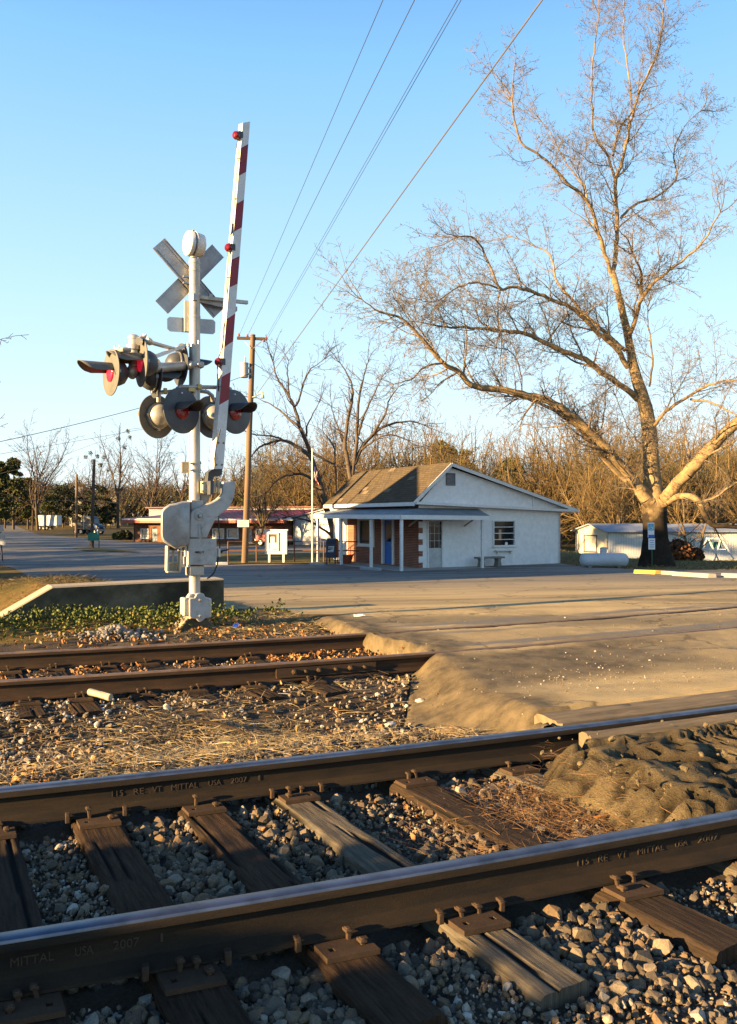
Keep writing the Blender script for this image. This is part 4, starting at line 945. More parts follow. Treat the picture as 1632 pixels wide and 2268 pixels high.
o = ribbons('dry_grass', np.stack([x, y, z], 1), L, r.uniform(.0009, .0024, n), MT['straw_mat'], 4, .45, dirv=np.where(r.random(n) < .5, -.6, r.uniform(0, 6.28, n))); tag(o, 'tangled dry straw lying between the two tracks', 'dry grass', None, 'stuff')
# orange pine straw on the near track and tufts
x = r.normal(.95, .28, 5200); y = r.normal(4.0, .33, 5200); s, t = xy2st(x, y); m = (t > .1) & (t < 1.2) & (s < toe(t)+.06); x, y, t = x[m], y[m], t[m]; n = len(x)
z = gz(x, y)+r.uniform(.005, .05, n)+.02
o = ribbons('pine_straw', np.stack([x, y, z], 1), r.uniform(.04, .13, n), r.uniform(.0007, .0014, n), M('pine_straw_mat', (.24,.13,.05), (.13,.07,.03), 30, .8, 0, 0, 0), 14, .5); tag(o, 'reddish brown pine straw beside the lump of broken asphalt', 'dry grass', None, 'stuff')
x = r.uniform(.3, 2.2, 900); y = r.uniform(1.8, 3.1, 900); s, t = xy2st(x, y); m = (t < -.75) & (t > -1.7); x, y = x[m], y[m]; n = len(x)
# fallen leaves: small curled quads
def leafshape(k):
    r = np.random.default_rng(k); V = []; 
    for j, (a, w) in enumerate([(-1,.15), (-.4,.75), (.25,.6), (1,.08)]):
        for b in (-1, 0, 1): V.append((a, b*w*r.uniform(.7,1.1), abs(b)*r.uniform(.1,.55)+r.uniform(-.1,.1)+a*a*r.uniform(0,.4)))
    i = np.array([0,1,3,4,6,7]); T = np.stack([i, i+1, i+4, i+3], -1); return arr(V), T
LEAVES = [leafshape(i) for i in range(8)]
def leaves(name, P, size, mat, seed, tilt, rnd=None): return scatter(name, LEAVES, P, size, mat, seed, tilt, rnd, True)
x, y = view_pts(30000, 3.8, 11, .4, 1.1); s, t = xy2st(x, y)
pr = np.where((t > 4.7) & (t < 6.0), .20+.8*smooth(.35,.6,fbm(x*1.5,y*1.5,9))*smooth(-3.6,-1.2,s), 0)+np.where((t > 6.15) & (t < 8.2), .30*smooth(-2.2,-.8,s)+.03, 0)+smooth(1.7,2.0,t)*smooth(3.4,2.4,t)*(t < 4)*.22*smooth(-.5,-1.5,s)+.012
m = ok_bed(s, t, .03) & (r.random(len(x)) < pr); x, y, t = x[m], y[m], t[m]; n = len(x); z = gz(x, y)+r.uniform(.012, .045, n)
o = leaves('fallen_leaves', np.stack([x, y, z], 1), r.uniform(.012, .034, n), MT['leaf_mat'], 6, .45); tag(o, 'curled orange brown leaves lying along the siding', 'leaves', None, 'stuff')
# straw strip right of the signal, in front of the road
x = r.uniform(-2.4, -.2, 9000); y = r.uniform(9.2, 11.8, 9000); s, t = xy2st(x, y); m = (t > 6.2) & (s < toe(t)+.02); x, y = x[m][:3200], y[m][:3200]; n = len(x)
o = ribbons('dry_grass', np.stack([x, y, gz(x, y)+.01], 1), r.uniform(.05, .18, n), r.uniform(.0015, .003, n), MT['straw_mat'], 9, .5); tag(o, 'pale dry grass strip right of the signal base', 'dry grass', None, 'stuff')
# ivy at the foot of the wall
a = r.uniform(-8, 2.2, 26000); b = r.uniform(-2.5, -.02, 26000); x = wo_.x+wd.x*a+wn_.x*b; y = wo_.y+wd.y*a+wn_.y*b; s, t = xy2st(x, y)
hgt = smooth(.25, .75, fbm(x*1.4, y*1.4, 17))
pr = hgt*np.where(a < .1, smooth(-1.9-.0*a, -1.0, b), smooth(-1.25, -.75, b)*smooth(2.2,.7,a))
m = (r.random(len(x)) < pr*.62) & (t > 6.3) & (s < toe(t)+.05); x, y, hgt, b, a = x[m], y[m], hgt[m], b[m], a[m]; n = len(x)
z = gz(x, y)+r.uniform(.0, .24, n)*hgt*np.where(a < .1, 1, .75)+.01
rn = np.clip(r.random(n)*.55+.5*smooth(-.5,-1.5,b)*fbm(x*2,y*2,4)+smooth(-2.0,-4.5,a)*.25-.15*(b > -.5), 0, 1)
o = leaves('ivy', np.stack([x, y, z], 1), r.uniform(.014, .030, n), MT['ivy_mat'], 16, 1.2, rn); tag(o, 'low green and russet ivy at the foot of the concrete wall', 'ivy', None, 'stuff')
a = r.uniform(-9, -.4, 16000); b = r.uniform(.48, 8, 16000); x = wo_.x+wd.x*a+wn_.x*b; y = wo_.y+wd.y*a+wn_.y*b; m = ((b < 5.0+.0*a) | (x < -5.5)) & (fbm(x*1.5, y*1.5, 55) > .36) & ~inpoly(x, y, lot); x, y = x[m], y[m]; n = len(x)
o = ribbons('mound_grass', np.stack([x, y, gz(x, y)+.01], 1), r.uniform(.05, .16, n), r.uniform(.0015, .004, n), m_rnd('dull_grass', [(0, (.06,.05,.02)), (.5, (.14,.105,.045)), (.85, (.22,.165,.075)), (1, (.10,.11,.03))], .9, 9, 0), 29, .9); tag(o, 'dry winter grass on the bank behind the concrete wall', 'dry grass', None, 'stuff')
x = r.uniform(9, 46, 30000); y = r.uniform(29, 62, 30000); m = ~inpoly(x, y, lot) & (x < .55*y+4); x, y = x[m][:12000], y[m][:12000]; n = len(x)
o = ribbons('lawn_grass', np.stack([x, y, gz(x, y)], 1), r.uniform(.08, .22, n), r.uniform(.006, .014, n), m_rnd('gold_grass', [(0, (.10,.085,.03)), (.5, (.22,.17,.06)), (.85, (.34,.26,.10)), (1, (.15,.17,.045))], .9, 9, 0), 30, 1.2); tag(o, 'sunlit dry lawn around the huge tree at the right', 'dry grass', None, 'stuff')
# pale rubble heap in the ivy
x = r.normal(-3.1, .28, 260); y = r.normal(9.95, .14, 260); n = 260; z = gz(x, y)+np.maximum(0, .10-.35*np.hypot(x+3.2, y-9.95))+r.uniform(0,.03,n)
o = scatter('rubble', ROCKS, np.stack([x, y, z], 1), np.clip(np.exp(r.normal(math.log(.022), .5, n)), .008, .07), M('pale_rubble', (.27,.24,.205), (.15,.135,.12), 9, .9), 3); tag(o, 'pale broken stones in the ivy left of the signal base', 'rubble', None, 'stuff')
x = r.uniform(.7, 3.2, 5000); y = r.uniform(3.4, 6.4, 5000); s, t = xy2st(x, y); m = (t > .12) & (t < 1.25) & (s > toe(t)-.1) & (r.random(5000) < .02+.3*smooth(.25,.0,s-toe(t))); x, y, t = x[m], y[m], t[m]; n = len(x)
o = scatter('asphalt_crumbs', ROCKS, np.stack([x, y, gz(x, y)+.05+r.uniform(-.02,.03,n)], 1), np.clip(np.exp(r.normal(math.log(.010), .6, n)), .003, .045), M('crumb_mat', (.16,.12,.065), (.08,.062,.036), 14, .95, 0, 90, .8, .01), 12); tag(o, 'crumbling lumps of asphalt and mud over the broken patch between the rails', 'rubble', None, 'stuff')
# single clods and stones one can point at
def clod(px, py, z, sz, mat, label, cat='stone', sq=(1,.7,.6), sd=1, name='stone'):
    p = onz(px, py, z); p.z = z
    bm = bmesh.new(); bmesh.ops.create_icosphere(bm, subdivisions=3, radius=1)
    for v in bm.verts:
        c = v.co; k = 1+.35*(float(vn(c.x*1.7+sd, c.y*1.7+c.z*1.3, sd))-.5)+.14*(float(vn(c.x*5+sd, c.y*5+c.z*4, sd+3))-.5)
        v.co = Vector((c.x*sq[0], c.y*sq[1], c.z*sq[2]))*k*sz
    me = bpy.data.meshes.new(name); bm.to_mesh(me); bm.free(); me.materials.append(mat); o = bpy.data.objects.new(name, me); COL.objects.link(o); o.location = p; o.rotation_euler = (0,0,sd)
    return tag(o, label, cat)
cl_m = M('clod_mat', (.17,.12,.06), (.11,.075,.04), 20, .95, 0, 120, .8, .01); ps = M('pale_stone', (.62,.58,.5), (.4,.37,.32), 20, .85, 0, 120, .5)
clod(578, 1652, .60, .085, cl_m, 'brown clod of hard mud behind the bright far rail', 'clod', sd=2, name='clod')
clod(930, 1553, .60, .045, ps, 'large pale stone lying on the shoulder of the crossing', sd=3)
clod(903, 1505, .66, .025, ps, 'small white stone just below the end of the siding rail', sd=4)
clod(75, 1532, .72, .028, ps, 'round white stone between the siding rails at far left', sd=5)
clod(1012, 1622, .68, .10, cl_m, 'dark mud hump against the far rail at the shoulder toe', 'clod', (1.6,.6,.4), 6, 'clod')
clod(865, 1603, .62, .05, ps, 'flat pale stone beside the far rail left of the mud hump', sq=(1,.6,.35), sd=7)
# litter
mb = MB(); p0 = onz(199, 1531, .76); p1 = onz(246, 1544, .74); d = (p1-p0)
pr_ = [(0,.024), (.02,.034), (.5,.030), (.52,.032), (.98,.029), (1,.024)]
mb.tube([p0+d*a_ for a_, _ in pr_], [b_ for _, b_ in pr_], 14); cup = mb.build('paper_cup', M('cup_paper', (.42,.35,.24), (.28,.22,.15), 9, .6, 0, 50, .3), sm=False)
for v in cup.data.vertices: v.co.z += .012*(float(vn(v.co.x*30, v.co.y*30+v.co.z*40, 2))-.5)
tag(cup, 'crushed tan paper cup lying by the siding rail', 'cup')
def litter(name, px, py, z, w, h, mat, label, sd, cat):
    n = 6; a, b = np.meshgrid(np.linspace(-.5, .5, n), np.linspace(-.5, .5, n)); p = onz(px, py, z)
    return tag(grid(name, p.x+a*w, p.y+b*h, z+.01+.5*h*vn(a*4+sd, b*4, sd)+b*.3*h, mat, sm=False), label, cat)
litter('wrapper', 522, 1388, .84, .075, .07, M('blue_plastic', (.02,.08,.45), (.015,.05,.3), 8, .3, 0, 0, 0), 'blue crumpled wrapper on the dirt right of the signal base', 3, 'wrapper')
litter('paper_scrap', 796, 1365, .86, .16, .05, M('white_paper', (.85,.85,.83), (.7,.7,.7), 8, .6, 0, 0, 0), 'torn white paper lying on the road near the siding rails', 5, 'paper')
mb = MB(); mb.tube([onz(858,1498,.66)+Vector((0,0,.02)), onz(920,1480,.66)+Vector((0,0,.05))], .006, 8); o = mb.build('stick', MT['timber']); tag(o, 'pale straight stick on the gravel below the siding rail', 'stick')
mb = MB(); mb.tube([onz(872,1500,.66)+Vector((0,0,.015)), onz(925,1490,.66)+Vector((0,0,.03))], .006, 8); o = mb.build('stick', MT['timber']); tag(o, 'second pale stick, nearly parallel, under the first one', 'stick')
mb = MB(); mb.tube([onz(x_,y_,.66)+Vector((0,0,.02)) for x_, y_ in ((858,1500), (852,1512), (860,1522), (880,1528), (905,1529))], .008, 8); o = mb.build('bent_rod', MT['plate_rust']); tag(o, 'bent rusty rod curling on the gravel', 'rod')
mb = MB(); mb.tube([onz(x_,y_,.60)+Vector((0,0,.03)) for x_, y_ in ((430,1604), (470,1608), (520,1622), (560,1640))], [.009,.012,.010,.006], 8); o = mb.build('stick', MT['tie_brown']); tag(o, 'brown twig lying on the gravel in the middle left', 'stick')
# ---------------------------------------------------------------- the post office
brick = None
def m_brick(name, c1, c2, mort, sc=1.0, rot=None):
    t = NT(name); t.set(.9, 0, .15); b = t.n('ShaderNodeTexBrick'); b.inputs['Scale'].default_value = 1.0/sc
    b.inputs['Color1'].default_value = (*c1,1); b.inputs['Color2'].default_value = (*c2,1); b.inputs['Mortar'].default_value = (*mort,1)
    b.inputs['Mortar Size'].default_value = .010; b.inputs['Brick Width'].default_value = .21; b.inputs['Row Height'].default_value = .075; b.inputs['Bias'].default_value = -.2
    sp = t.n('ShaderNodeSeparateXYZ'); t.l(t.tc, 'Object', sp, 0); cb = t.n('ShaderNodeCombineXYZ')
    if rot is not None:
        a = t.n('ShaderNodeMath', operation='MULTIPLY'); a.inputs[1].default_value = rot[0]; t.l(sp, 0, a, 0)
        c = t.n('ShaderNodeMath', operation='MULTIPLY_ADD'); c.inputs[1].default_value = rot[1]; t.l(sp, 1, c, 0); t.l(a, 0, c, 2); t.l(c, 0, cb, 0)
    else: t.l(sp, 0, cb, 0)
    t.l(sp, 2, cb, 1); t.l(cb, 0, b, 0)
    n = t.noise(2.5, 5, .6); e = t.mix(.5, b, t.ramp(n, [(.3, .5), (.7, 1.1)]), 'MULTIPLY'); t.col(e); t.bump(b, .5, .01, out=1); return t.m
def m_shingle(name, c1, c2, c3):
    t = NT(name); t.set(.95, 0, .1); b = t.n('ShaderNodeTexBrick'); b.inputs['Scale'].default_value = 1
    b.inputs['Color1'].default_value = (*c1,1); b.inputs['Color2'].default_value = (*c2,1); b.inputs['Mortar'].default_value = (*c3,1); b.inputs['Mortar Size'].default_value = .012
    b.inputs['Brick Width'].default_value = .26; b.inputs['Row Height'].default_value = .11
    mp = t.n('ShaderNodeMapping'); mp.inputs['Rotation'].default_value = (0,0,R(-120)); t.l(t.tc, 'Object', mp, 0); t.l(mp, 0, b, 0)
    n = t.noise(1.2, 6, .7); e = t.mix(.35, b, t.ramp(n, [(.3, .45), (.7, 1.15)]), 'MULTIPLY'); t.col(e); t.bump(t.noise(40, 4, .7), .6, .02); return t.m
ga = R(30); G = Vector((math.cos(ga), math.sin(ga), 0)); H = Vector((-math.sin(ga), math.cos(ga), 0))   # along the gable wall, along the front
HC = Vector((2.235, 35.5, 0)); NG = -H; NF = -G
def gab(px, py, off=0): return ray(px, py, NG, HC+NG*off)
def frt(px, py, off=0): return ray(px, py, NF, HC+NF*off)
po = empty('post_office', (HC.x+3, HC.y+5, 0), 'small white post office with shingle roof, brick front corner and covered porch', 'building')
wht = M('white_wall_paint', (.86,.87,.87), (.81,.82,.82), .5, .75, 0, 25, .08, .003, c3=(.74,.74,.73))
trim = M('white_trim', (.80,.80,.78), (.70,.70,.68), 1.5, .6, 0, 30, .15, .002)
bk = m_brick('red_brick', (.26,.07,.035), (.17,.045,.025), (.33,.26,.2), 1.0, (-.5, .866))
shg = m_shingle('brown_shingle', (.125,.095,.06), (.09,.07,.045), (.06,.046,.03))
porchm = M('porch_roof', (.22,.26,.28), (.13,.15,.16), 2.5, .7, 0, 40, .3)
glass = NT('dark_glass'); glass.set(.08, 0, .8); glass.b.inputs['Base Color'].default_value = (.015,.02,.025,1); glass = glass.m
def po_part(name, mb, m, par=None, **k): return mb.build(name, m, par or po, **k)
def zed(p, z): q = Vector(p); q.z = z; return q
GL = 8.47; FL = 8.25
c0 = HC; c1 = HC+G*GL; zb = -.3
# gable wall with real openings
wz0 = gab(927,1118).z; wz1 = gab(1241,1131).z
ap = gab(992.5,1029,0); re_ = gab(1268,1128,0)
def wall_holes(name, o, d, L, z0, z1f, holes, m, par, th=.16, nrm=None):
    """wall plane with rectangular openings; holes as (a0,a1,z0,z1); z1f gives the top at a distance"""
    xs_ = sorted(set([0, L]+[h[0] for h in holes]+[h[1] for h in holes])); mb = MB()
    for a, b in zip(xs_, xs_[1:]):
        segs = [(z0, None)]; mid = (a+b)/2; zz = [z0]
        hs = sorted([(h[2], h[3]) for h in holes if h[0] <= mid <= h[1]]); cur = z0
        for h0, h1 in hs:
            if h0 > cur+1e-3: mb.prism([o+d*a+Vector((0,0,cur)), o+d*b+Vector((0,0,cur)), o+d*b+Vector((0,0,h0)), o+d*a+Vector((0,0,h0))], -nrm*th)
            cur = h1
        mb.prism([o+d*a+Vector((0,0,cur)), o+d*b+Vector((0,0,cur)), o+d*b+Vector((0,0,z1f(b))), o+d*a+Vector((0,0,z1f(a)))], -nrm*th)
    return mb.build(name, m, par)
def ga_(px): return (gab(px,1200)-HC).dot(G)
def fa_(px): return (frt(px,1200)-HC).dot(H)
sa = (ap-HC).dot(G)
dr = (ga_(948), ga_(978), .02, gab(960,1154).z); wn0 = (ga_(1092), ga_(1139), gab(1115,1208).z, gab(1115,1153).z)
ztop = lambda a: wz0+(wz1-wz0)*a/GL
w = wall_holes('wall', zed(HC,0), G, GL, zb, ztop, [dr, wn0], wht, po, nrm=NG)
mb = MB(); q = [zed(HC-G*.05, wz0+.002), zed(HC+G*GL, wz1+.002), zed(HC+G*(GL), ztop(GL)+.02), zed(ap, ap.z-.10)]; mb.prism([q[0], zed(c1+G*1.0, wz1-.0), zed(ap+G*.1, ap.z-.12)], H*.12); po_part('gable', mb, wht)
# back and far walls
mb = MB(); mb.prism([zed(c1,zb), zed(c1+H*FL,zb), zed(c1+H*FL,wz1), zed(c1,wz1)], G*-.16); mb.prism([zed(c0+H*FL,zb), zed(c1+H*FL,zb), zed(c1+H*FL,wz1), zed(ap+H*FL,ap.z-.15), zed(c0+H*FL,wz0)], H*-.16); po_part('rear_wall', mb, wht)
# brick front
fw = (fa_(829), fa_(795), frt(815,1206).z, frt(815,1150).z); fd = (fa_(871), fa_(850), .08, frt(860,1151).z)
FB = fa_(770)
wall_holes('brick_wall', zed(HC,0)-G*.02, H, FB, zb, lambda a: wz0+.02, [fw, fd], bk, po, nrm=NF)
mb = MB(); mb.prism([zed(HC+H*FB,zb), zed(HC+H*FL,zb), zed(HC+H*FL,wz0), zed(HC+H*FB,wz0)], G*.16); po_part('front_wall', mb, wht)
# brick toothing on the white wall
for k, y in enumerate((1157, 1168.5, 1188, 1198, 1218, 1238)):
    pass
mb = MB(); z_ = 0.02; k = 0
while z_ < 2.28:
    if k%2 == 0: mb.box(HC+G*.10+NG*.008+Vector((0,0,z_+.13)), (.22,.016,.24), (G,NG,Zu))
    else: pass
    z_ += .26; k += 1
brick_q = m_brick('quoin_brick', (.26,.07,.035), (.17,.045,.025), (.33,.26,.2), 1.0, (.866,.5))
for k in range(5):
    mb = MB(); mb.box(HC+G*.10+NG*.008+Vector((0,0,.15+.52*k-.0)), (.22,.016,.24), (G,NG,Zu)); po_part('brick_quoin', mb, brick_q)
# ground slab
mb = MB(); k0 = HC-G*1.75-H*1.15; mb.prism([zed(k0,.05), zed(k0+H*(FL+.6),.05), zed(k0+H*(FL+.6)+G*1.7,.05), zed(HC+NG*1.2+G*.05,.05), zed(HC+NG*1.2+G*3.2,.05), zed(k0+G*4.9,.05)], Vector((0,0,-.3)))
slab = MB(); slab.prism([zed(k0,.035), zed(k0+G*5.2,.02), zed(k0+G*5.2+H*1.14,.02), zed(HC-G*.001+H*-.01,.035), zed(HC-G*.001+H*FL,.035), zed(k0+H*(FL+1.1),.035)], Vector((0,0,-.3))); po_part('porch_floor', slab, MT['concrete_mat'])
# roof: front slope, long back slope
fe0 = ray(923.8,1110, NF, HC-G*.32); feZ = fe0.z
rid = zed(ap, ap.z+.10)
ov = .28
def roofpts(a, z, e): return zed(HC+G*a+H*e, z)
front = [roofpts(-.38, feZ, -ov), roofpts(sa, rid.z, -ov), roofpts(sa, rid.z, FL+.35), roofpts(-.38, feZ, FL+.35)]
rz1 = ray(1281,1129, NG, HC+NG*ov); ra = (rz1-HC).dot(G)
back = [roofpts(sa, rid.z, -ov), roofpts(ra, rz1.z+.04, -ov), roofpts(ra, rz1.z+.04, FL+.35), roofpts(sa, rid.z, FL+.35)]
mb = MB(); mb.prism(front, Vector((0,0,-.05))); mb.prism(back, Vector((0,0,-.05))); roof = po_part('roof', mb, shg)
r_ = random.Random(3); psh = M('pale_shingle', (.19,.14,.085), (.14,.105,.065), 5, .9)
for k in range(6):
    mb = MB(); a_ = r_.uniform(.1,.95); e_ = r_.uniform(1.5, FL); p = roofpts(-.38+(sa+.38)*a_, feZ+(rid.z-feZ)*a_+.015, e_); mb.box(p, (.25,.5,.015), ((G*(sa+.38)+Vector((0,0,rid.z-feZ))).normalized(), H, (G*-(rid.z-feZ)+Vector((0,0,sa+.38))).normalized())); po_part('lifted_shingle', mb, psh, roof)
# trim
mb = MB(); mb.bar(roofpts(-.40, feZ-.11, -ov), roofpts(-.40, feZ-.11, FL+.35), .03, .17); po_part('fascia', mb, trim)
mb = MB(); mb.bar(roofpts(-.42, feZ-.08, -ov-.02), roofpts(sa, rid.z-.10, -ov-.02), .03, .15); po_part('rake_board', mb, trim)
mb = MB(); mb.bar(roofpts(sa, rid.z-.10, -ov-.02), roofpts(ra, rz1.z-.06, -ov-.02), .03, .15); po_part('rake_board', mb, trim)
mb = MB(); mb.bar(roofpts(ra+.02, rz1.z-.05, -ov), roofpts(ra+.02, rz1.z-.05, FL+.35), .03, .15); po_part('fascia', mb, trim)
mb = MB(); e0 = roofpts(-.36, ray(926,1113.5,NG,HC+NG*.2).z, -.2); e1 = ray(1267,1131,NG,HC+NG*.2); mb.bar(e0, e1, .4, .12); po_part('soffit_board', mb, trim)
mb = MB()
for px, y0, y1 in ((1180.5,1094,1121), (1229,1110,1123)): mb.bar(gab(px,y0,.03), gab(px,y1,.03), .05, .06, up=(1,0,0))
po_part('gable_batten', mb, trim)
# louvre vent
v0 = gab(988.5,1048,.02); v1 = gab(1007,1074,.02); vc = (v0+v1)/2; vw = (v1-v0).dot(G); vh = v0.z-v1.z
mb = MB()
for s_ in (-1,1): mb.box(vc+G*s_*vw/2, (.04,.05,vh), (G,NG,Zu)); mb.box(vc+Zu*s_*vh/2, (vw+.04,.05,.04), (G,NG,Zu))
mb.box(vc-NG*.015, (vw,.01,vh), (G,NG,Zu)); vt = po_part('vent', mb, M('dark_vent', (.16,.16,.17), (.1,.1,.11), 5))
mb = MB()
for k in range(9): mb.box(vc+Zu*(-vh/2+vh*(k+.5)/9)+NG*.01, (vw-.03,.03,.012), (G,(NG-Zu*.6).normalized(),(Zu+NG*.6).normalized()))
po_part('louvre', mb, M('louvre_grey', (.42,.43,.45), (.33,.34,.35), 5), vt)
# window on the gable wall
def window(o, d, n, a0, a1, z0, z1, par, rows=1, cols=1, fr_=.06, gl=None, sill=True, mat=None):
    c = o+d*(a0+a1)/2+Vector((0,0,(z0+z1)/2)); w = a1-a0; h = z1-z0; mat = mat or trim
    mb = MB(); mb.box(c-n*.06, (w,.02,h), (d,n,Zu)); f = MB()
    for s_ in (-1,1): f.box(c+d*s_*(w/2)+n*.012, (fr_,.09,h+fr_), (d,n,Zu)); f.box(c+Zu*s_*(h/2+.002)+n*.014, (w+fr_+.01,.09,fr_), (d,n,Zu))
    for k in range(1, rows): f.box(c+Zu*(-h/2+h*k/rows)-n*.03, (w,.03,.035), (d,n,Zu))
    for k in range(1, cols): f.box(c+d*(-w/2+w*k/cols)-n*.028, (.035,.032,h), (d,n,Zu))
    wo = f.build('window', mat, par); mb.build('pane', gl or glass, wo)
    if sill: s_ = MB(); s_.box(c-Zu*(h/2+fr_*.8)+n*.05, (w+.16,.12,.045), (d,n,Zu)); s_.build('sill', mat, wo)
    return wo
Z0 = Vector((0,0,0))
wobj = window(zed(HC,0), G, NG, wn0[0], wn0[1], wn0[2], wn0[3], po, 4, 1)
mb = MB(); c_ = gab(1107,1184,-.03); mb.box(c_, (.16,.02,.5), (G,NG,Zu)); mb.build('notice', M('tan_paper', (.5,.36,.22), None, 4), wobj)
mb = MB(); c_ = gab(1121,1204,-.02); mb.tube([c_, c_+NG*.01], .09, 12); mb.build('sticker', trim, wobj)
mb = MB(); mb.box(gab(1116,1218.5,.11), (1.05,.22,.05), (G,NG,Zu)); mb.box(gab(1102,1223,.07), (.05,.1,.16), (G,NG,Zu)); mb.box(gab(1131,1223,.07), (.05,.1,.16), (G,NG,Zu)); po_part('wall_shelf', mb, trim)
# white side door with dark upper glass
dc = (dr[0]+dr[1])/2; dw = dr[1]-dr[0]; dh = dr[3]-dr[2]
mb = MB(); mb.box(zed(HC,0)+G*dc-NG*.05+Zu*(dr[2]+dh*.2), (dw,.05,dh*.44), (G,NG,Zu)); door = po_part('side_door', mb, M('grey_white_door', (.55,.56,.55), (.4,.41,.41), 3))
mb = MB(); mb.box(zed(HC,0)+G*dc-NG*.06+Zu*(dr[2]+dh*.71), (dw,.03,dh*.58), (G,NG,Zu)); mb.build('pane', glass, door)
mb = MB()
for s_ in (-1,1): mb.box(zed(HC,0)+G*(dc+s_*(dw/2+.03))+NG*.012+Zu*(dr[2]+dh/2), (.07,.08,dh), (G,NG,Zu))
mb.box(zed(HC,0)+G*dc+NG*.014+Zu*(dr[3]+.03), (dw+.2,.08,.07), (G,NG,Zu))
for k in range(4): mb.box(zed(HC,0)+G*dc-NG*.035+Zu*(dr[2]+dh*(.42+.16*k)), (dw,.012,.012), (G,NG,Zu))
for k in range(3): mb.box(zed(HC,0)+G*(dc-dw/2+dw*(k+.5)/3)-NG*.036+Zu*(dr[2]+dh*.71), (.012,.012,dh*.56), (G,NG,Zu))
mb.build('door_frame', trim, door); mb = MB(); mb.box(zed(HC,0)+G*(dc+dw*.45)-NG*.0+Zu*1.0, (.04,.06,.06), (G,NG,Zu)); mb.build('handle', steel, door)
# front window, blue door
window(zed(HC,0), H, NF, fw[0], fw[1], fw[2], fw[3], po, 1, 1, .10)
bd = (fd[0]+fd[1])/2; bw = fd[1]-fd[0]; bh = fd[3]-fd[2]
mb = MB(); mb.box(zed(HC,0)+H*(bd+bw*.05)-NF*.06+Zu*(fd[2]+bh*.5), (bw*.86,.05,bh), (H,NF,Zu)); bdo = po_part('blue_door', mb, M('blue_door_paint', (.03,.16,.52), (.02,.11,.40), 3, .5))
mb = MB(); mb.box(zed(HC,0)+H*(bd+bw*.05)-NF*.03+Zu*(fd[2]+bh*.72), (bw*.5,.02,bh*.42), (H,NF,Zu)); mb.build('pane', glass, bdo)
mb = MB()
for s_ in (-1,1): mb.box(zed(HC,0)+H*(bd+s_*(bw/2+.05))+NF*.02+Zu*(fd[2]+bh/2), (.13,.12,bh), (H,NF,Zu))
mb.box(zed(HC,0)+H*bd+NF*.022+Zu*(fd[3]+.04), (bw+.36,.12,.09), (H,NF,Zu)); mb.build('door_frame', trim, bdo)
mb = MB(); mb.tube([zed(HC,0)+H*(bd-bw*.3)+NF*.0+Zu*1.05, zed(HC,0)+H*(bd-bw*.3)+NF*.0+Zu*.95], .02, 8); mb.build('handle', M('brass_bolt', None), bdo)
# porch roof and posts
P1 = Vector((1.395, 33.7, 0)); zo = ray(889,1139.5,NF,P1).z
zi = frt(850,1126).z
k1 = P1-G*.12-H*.12; kL = k1+H*8.3; kR = k1+G*4.75
iC = HC-G*.02-H*.02; iL = HC+H*7.4-G*.02; iR = HC+G*3.3-H*.02
mb = MB()
def rp(p, z): return zed(p, z)
zi2 = gab(1030,1126).z
mb.prism([rp(k1,zo), rp(iC,zi), rp(iL,zi+.02), rp(kL,zo+.05)], Vector((0,0,-.05))); mb.prism([rp(k1,zo), rp(kR,zo-.04), rp(iR,zi2), rp(iC,zi)], Vector((0,0,-.05)))
prf = po_part('porch_roof', mb, porchm)
mb = MB(); mb.bar(rp(k1-G*.02,zo-.10), rp(kL-G*.02,zo-.05), .03, .19); po_part('porch_fascia', mb, trim)
mb = MB(); mb.bar(rp(k1-H*.02,zo-.10), rp(kR-H*.02,zo-.14), .03, .19); po_part('porch_fascia', mb, trim)
mb = MB(); mb.bar(rp(iL-G*.1,zi-.1), rp(kL+G*.2,zo-.1), .12, .05); po_part('porch_rafter', mb, trim)
for px in (704, 756, 822, 889):
    q = ray(px,1200,NF,P1); mb = MB(); mb.prism([zed(q,-.25)+G*a+H*b for a, b in ((-.055,-.055),(.055,-.055),(.055,.055),(-.055,.055))], Vector((0,0,zo-.05+.25))); po_part('porch_post', mb, trim)
q = ray(1068,1200,NG,P1); mb = MB(); mb.prism([zed(q,-.25)+G*a+H*b for a, b in ((-.055,-.055),(.055,-.055),(.055,.055),(-.055,.055))], Vector((0,0,zo-.12+.25))); po_part('porch_post', mb, trim)
for px in (905, 1028):
    mb = MB(); b0 = gab(px,1165,.03); mb.bar(b0, b0+NG*.45+G*.25+Zu*.35, .06, .06); po_part('porch_brace', mb, M('bare_wood', (.45,.36,.28), (.33,.26,.2), 5))
mb = MB(); mb.box(frt(818,1134.5,.10), (.25,.1,.08), (H,NF,Zu)); po_part('wall_lamp', mb, M('brass_bolt', None))
